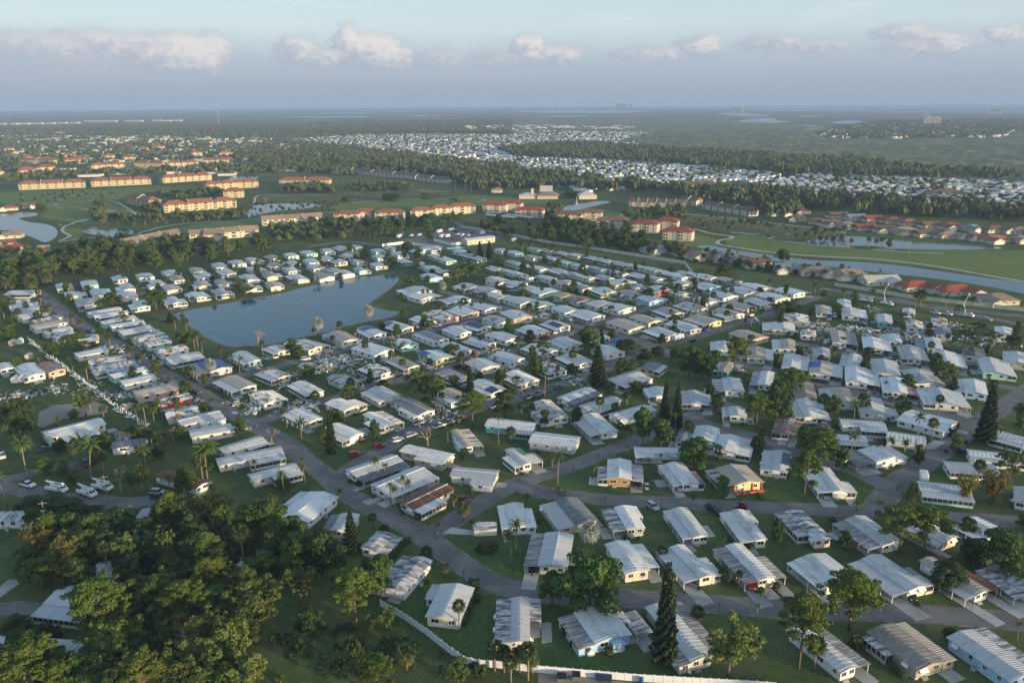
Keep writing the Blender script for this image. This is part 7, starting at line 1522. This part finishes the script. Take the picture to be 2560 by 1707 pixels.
# ------------------------------------------------------------------ storm debris (loose boards and sheet metal)
def debris():
    rs = np.random.RandomState(9); V, F, MI = [], [], []
    spots = [('D',100,800,7,60),('D',400,742,10,60),('D',600,745,8,40),('D',760,790,6,60),('D',1050,525,5,70),('D',2290,560,10,330),('D',2230,600,7,120),('D',1750,600,5,40),('D',2000,655,6,80),('D',1965,885,6,80),('D',1730,905,5,60),('D',1620,845,5,60),('D',2130,862,5,90),('D',1110,575,6,70),('D',1210,590,6,70),('D',1090,720,7,110),('D',850,480,5,60),('D',850,800,5,60),('D',1330,840,5,50),('D',880,870,5,60),('D',650,480,5,40),('D',300,650,9,50),('D',240,780,8,40),('D',1000,640,6,60),('D',1640,1020,5,60),('D',2000,930,4,30),('D',1960,730,6,70),('D',760,470,5,40),('D',980,470,5,70),
     ('E',30,560,12,400),('E',150,640,7,120),('E',90,430,6,90),('E',350,405,6,90),('E',520,330,5,60),('E',1410,240,7,90),('E',1500,260,5,50),('E',960,505,5,80),('E',1040,480,6,90),('E',1100,615,7,70),('E',1230,575,6,60),('E',620,955,6,120),('E',700,915,6,90),('E',1600,640,5,50),('E',1620,695,5,40),('E',1080,710,5,60),('E',460,660,5,40),('E',1230,765,3,20),('E',600,600,5,60),('E',300,560,6,90),('E',1350,560,6,40),('E',1580,380,4,30),('E',160,690,5,60),
     ('F',900,330,8,170),('F',1000,350,8,190),('F',1280,355,9,200),('F',1340,205,6,60),('F',1480,350,8,140),('F',1620,385,8,140),('F',1740,310,8,140),('F',1860,325,9,150),('F',1320,385,6,80),('F',1020,425,6,60),('F',1150,335,8,110),('F',1440,802,4,60),('F',790,285,6,60),('F',395,620,3,30),('F',1950,410,9,120),('F',2060,430,8,90),('F',2180,420,8,70),('F',60,370,5,40),('F',200,320,6,40),('F',1700,330,9,120),('F',960,300,7,80),('F',500,290,5,30),('F',1550,400,6,70)]
    for t, x, y, r, n in spots:
        c0 = at(t, x, y); n = int(n * 1.15)
        for i in range(n):
            a = rs.uniform(0, 6.28); d = r * abs(rs.normal(0, .6)); L = rs.uniform(.5, 3.2) * (1.3 if rs.rand() < .12 else .8); w_ = rs.uniform(.12, .5) if rs.rand() < .72 else rs.uniform(.6, 1.6); th = rs.uniform(0, 3.14); ti = rs.normal(0, .3); z0 = abs(rs.normal(0, .35)) * max(0, 1 - d / r) + .05
            ux = np.array([math.cos(th) * math.cos(ti), math.sin(th) * math.cos(ti), math.sin(ti)]); uy = np.array([-math.sin(th), math.cos(th), rs.normal(0, .35)]); uz = np.array([0, 0, .05]); p = np.array([c0.x + d * math.cos(a), c0.y + d * math.sin(a), z0 + abs(math.sin(ti)) * L / 2]); o = len(V)
            for sz in (0, 1):
                for sx, sy in ((-1,-1),(1,-1),(1,1),(-1,1)): V.append(p + ux * sx * L / 2 + uy * sy * w_ / 2 + uz * sz)
            m = rs.choice([0, 0, 0, 0, 0, 1, 1, 2, 3, 4])
            for f in ((3,2,1,0),(4,5,6,7),(0,1,5,4),(1,2,6,5),(2,3,7,6),(3,0,4,7)): F.append([o + k for k in f]); MI.append(m)
    tag(link('storm_debris', npmesh('storm_debris', np.array(V), np.array(F), [WALL['white'], ROOF['g'], WALL['tan'], WALL['wood'], M_SCREEN], False, MI)), 'splintered boards and sheet metal strewn around wrecked homes', 'debris', kind='stuff')
debris()
def litter(t, x, y, rzd, L, W, label):
    """one big sheet of peeled roof metal, buckled"""
    def f(r):
        b = MB(); n = 8
        for i in range(n):
            za, zb = .3 + .5 * abs(math.sin(i * 1.1)), .3 + .5 * abs(math.sin((i + 1) * 1.1)); b.hexa([(L*i/n,0,za),(L*(i+1)/n,0,zb),(L*(i+1)/n,W,zb*1.5),(L*i/n,W,za*1.5)], [(L*i/n,0,za+.06),(L*(i+1)/n,0,zb+.06),(L*(i+1)/n,W,zb*1.5+.06),(L*i/n,W,za*1.5+.06)])
        b.obj('sheet', ROOF['w'], r)
    box_thing('torn_roof_sheet', label, 'debris', t, x, y, rzd, f)
litter('D',1700,905,10,4.5,2.5,'curled white roof sheet before the battered home'); litter('D',2140,880,60,5,2,'crumpled white roof sheet at the street'); litter('E',920,640,80,4,2,'white roof sheet wrapped round the bare trunk'); litter('F',395,610,40,4.5,3,'white roof sheet lodged by the tall umbrella pine'); litter('D',60,800,20,6,1.2,'long white frame lying on the debris field')

# ------------------------------------------------------------------ people
def person(p, rz, shirt, legs, label, lean=0.0):
    J = [(0,0,.95),(0,.0,1.2),(0,0,1.45),(0,.01,1.58),(0,.03,1.70),(.10,0,.90),(.12,.03,.50),(.12,0,.06),(.12,.12,.03),(-.10,0,.90),(-.12,-.04,.50),(-.12,-.02,.06),(-.12,.10,.03),(.19,0,1.42),(.27,.02,1.15),(.25,.14,.93),(-.19,0,1.42),(-.28,.0,1.16),(-.26,.12,.94)]
    E_ = [(0,1),(1,2),(2,3),(3,4),(0,5),(5,6),(6,7),(7,8),(0,9),(9,10),(10,11),(11,12),(2,13),(13,14),(14,15),(2,16),(16,17),(17,18)]
    Rr = [.15,.14,.15,.06,.10,.10,.075,.05,.045,.10,.075,.05,.045,.07,.05,.04,.07,.05,.04]
    me = bpy.data.meshes.new('body'); me.from_pydata(J, E_, []); o = link('body', me); md = o.modifiers.new('skin', 'SKIN'); md.use_smooth_shade = True
    for i, sv in enumerate(me.skin_vertices[0].data): sv.radius = (Rr[i], Rr[i]); sv.use_root = (i == 0)
    o.modifiers.new('sub', 'SUBSURF').levels = 1
    dg = bpy.context.evaluated_depsgraph_get(); m2 = bpy.data.meshes.new_from_object(o.evaluated_get(dg)); bpy.data.objects.remove(o)
    m2.materials.clear(); skin = pmat('skin', (.38, .24, .17), .6)
    for mm in (shirt, legs, skin): m2.materials.append(mm)
    for f in m2.polygons:
        z = f.center.z; f.material_index = 2 if z > 1.53 or (abs(f.center.x) > .2 and z < 1.2) else (0 if z > .92 else 1)
    root = empty('person', p, rz); tag(root, label, 'person'); link('body', m2, root)
    b = MB(); b.tube([(0,0,1.66),(0,-.01,1.76),(0,0,1.83),(0,0,1.86)], [.10,.115,.09,.03], 8); b.obj('hair', M_DARK, root)
ORG = pmat('hi_vis_orange', (.7, .16, .02), .7); JEAN = pmat('denim', (.05, .07, .12), .8)
person(at('A', 128, 306), .5, ORG, JEAN, 'person in orange vest standing behind the white pickup'); person(at('A', 68, 222), 2, ORG, JEAN, 'person in orange vest among pale debris by the drive'); person(at('E', 705, 962), 1, PAINT['white'], JEAN, 'person in white shirt beside the pickups'); person(at('E', 690, 965), 4, PAINT['blue'], JEAN, 'person in blue shirt beside the pickups')
_h = min(HOMES, key=lambda h: 0 if 'person on its roof' in h.get('label', '') else 1)
_p = at('E', 965, 745, EAVE + .45); _p.z = EAVE + .42; person(_p, 1.2, PAINT['red'], JEAN, 'person in red shirt standing on the white roof')

# woodland that goes on past the right and lower edge of the view
TILE['W'] = None
def mass_world(name, P, per_ha, hr, rr, label, seed):
    rs = np.random.RandomState(seed); VV, FF, off = [], [], 0
    for x, y in sample(P, int(area(P) / 1e4 * per_ha), seed):
        V, F = TPL[90][rs.randint(5)]; r = rs.uniform(*rr); h = rs.uniform(*hr); q = V * np.array([r, r, h]) + np.array([x, y, 0]); VV.append(q); FF.append(F + off); off += len(V)
    tag(link(name, npmesh(name, np.concatenate(VV), np.concatenate(FF), LEAF['farwood'])), label, 'trees', kind='stuff')
mass_world('woodland_edge', [Vector(q + (0,)) for q in [(40,20),(95,80),(170,110),(230,190),(330,300),(450,400),(560,360),(420,120),(300,10)]], 42, (8, 13), (3.5, 6), 'woodland continuing beyond the white fence', 77)
# ------------------------------------------------------------------ haze
hz = MB(); hz.box(-16500, 16500, -700, 19400, -1.5, max(MAST_H, CAM_H) + 4)
hm = bpy.data.materials.new('haze'); hm.use_nodes = True; ht = NT(hm.node_tree); ht.n.clear()
ho = ht.add('ShaderNodeOutputMaterial'); pv = ht.add('ShaderNodeVolumePrincipled'); pv.inputs['Color'].default_value = (.42, .57, .84, 1); pv.inputs['Density'].default_value = 1.0e-4; pv.inputs['Anisotropy'].default_value = .0
ht.l.new(pv.outputs[0], ho.inputs['Volume'])
tag(hz.obj('haze', hm), 'pale blue haze thickening towards the horizon', 'haze', kind='stuff')

# things that share a label share a group
_by = {}
for o in col.objects:
    if o.parent is None and 'label' in o: _by.setdefault(o['label'], []).append(o)
for lb, L in _by.items():
    if len(L) > 1 and len({o.get('group') for o in L}) > 1:
        for o in L: o['group'] = 'set of: ' + lb
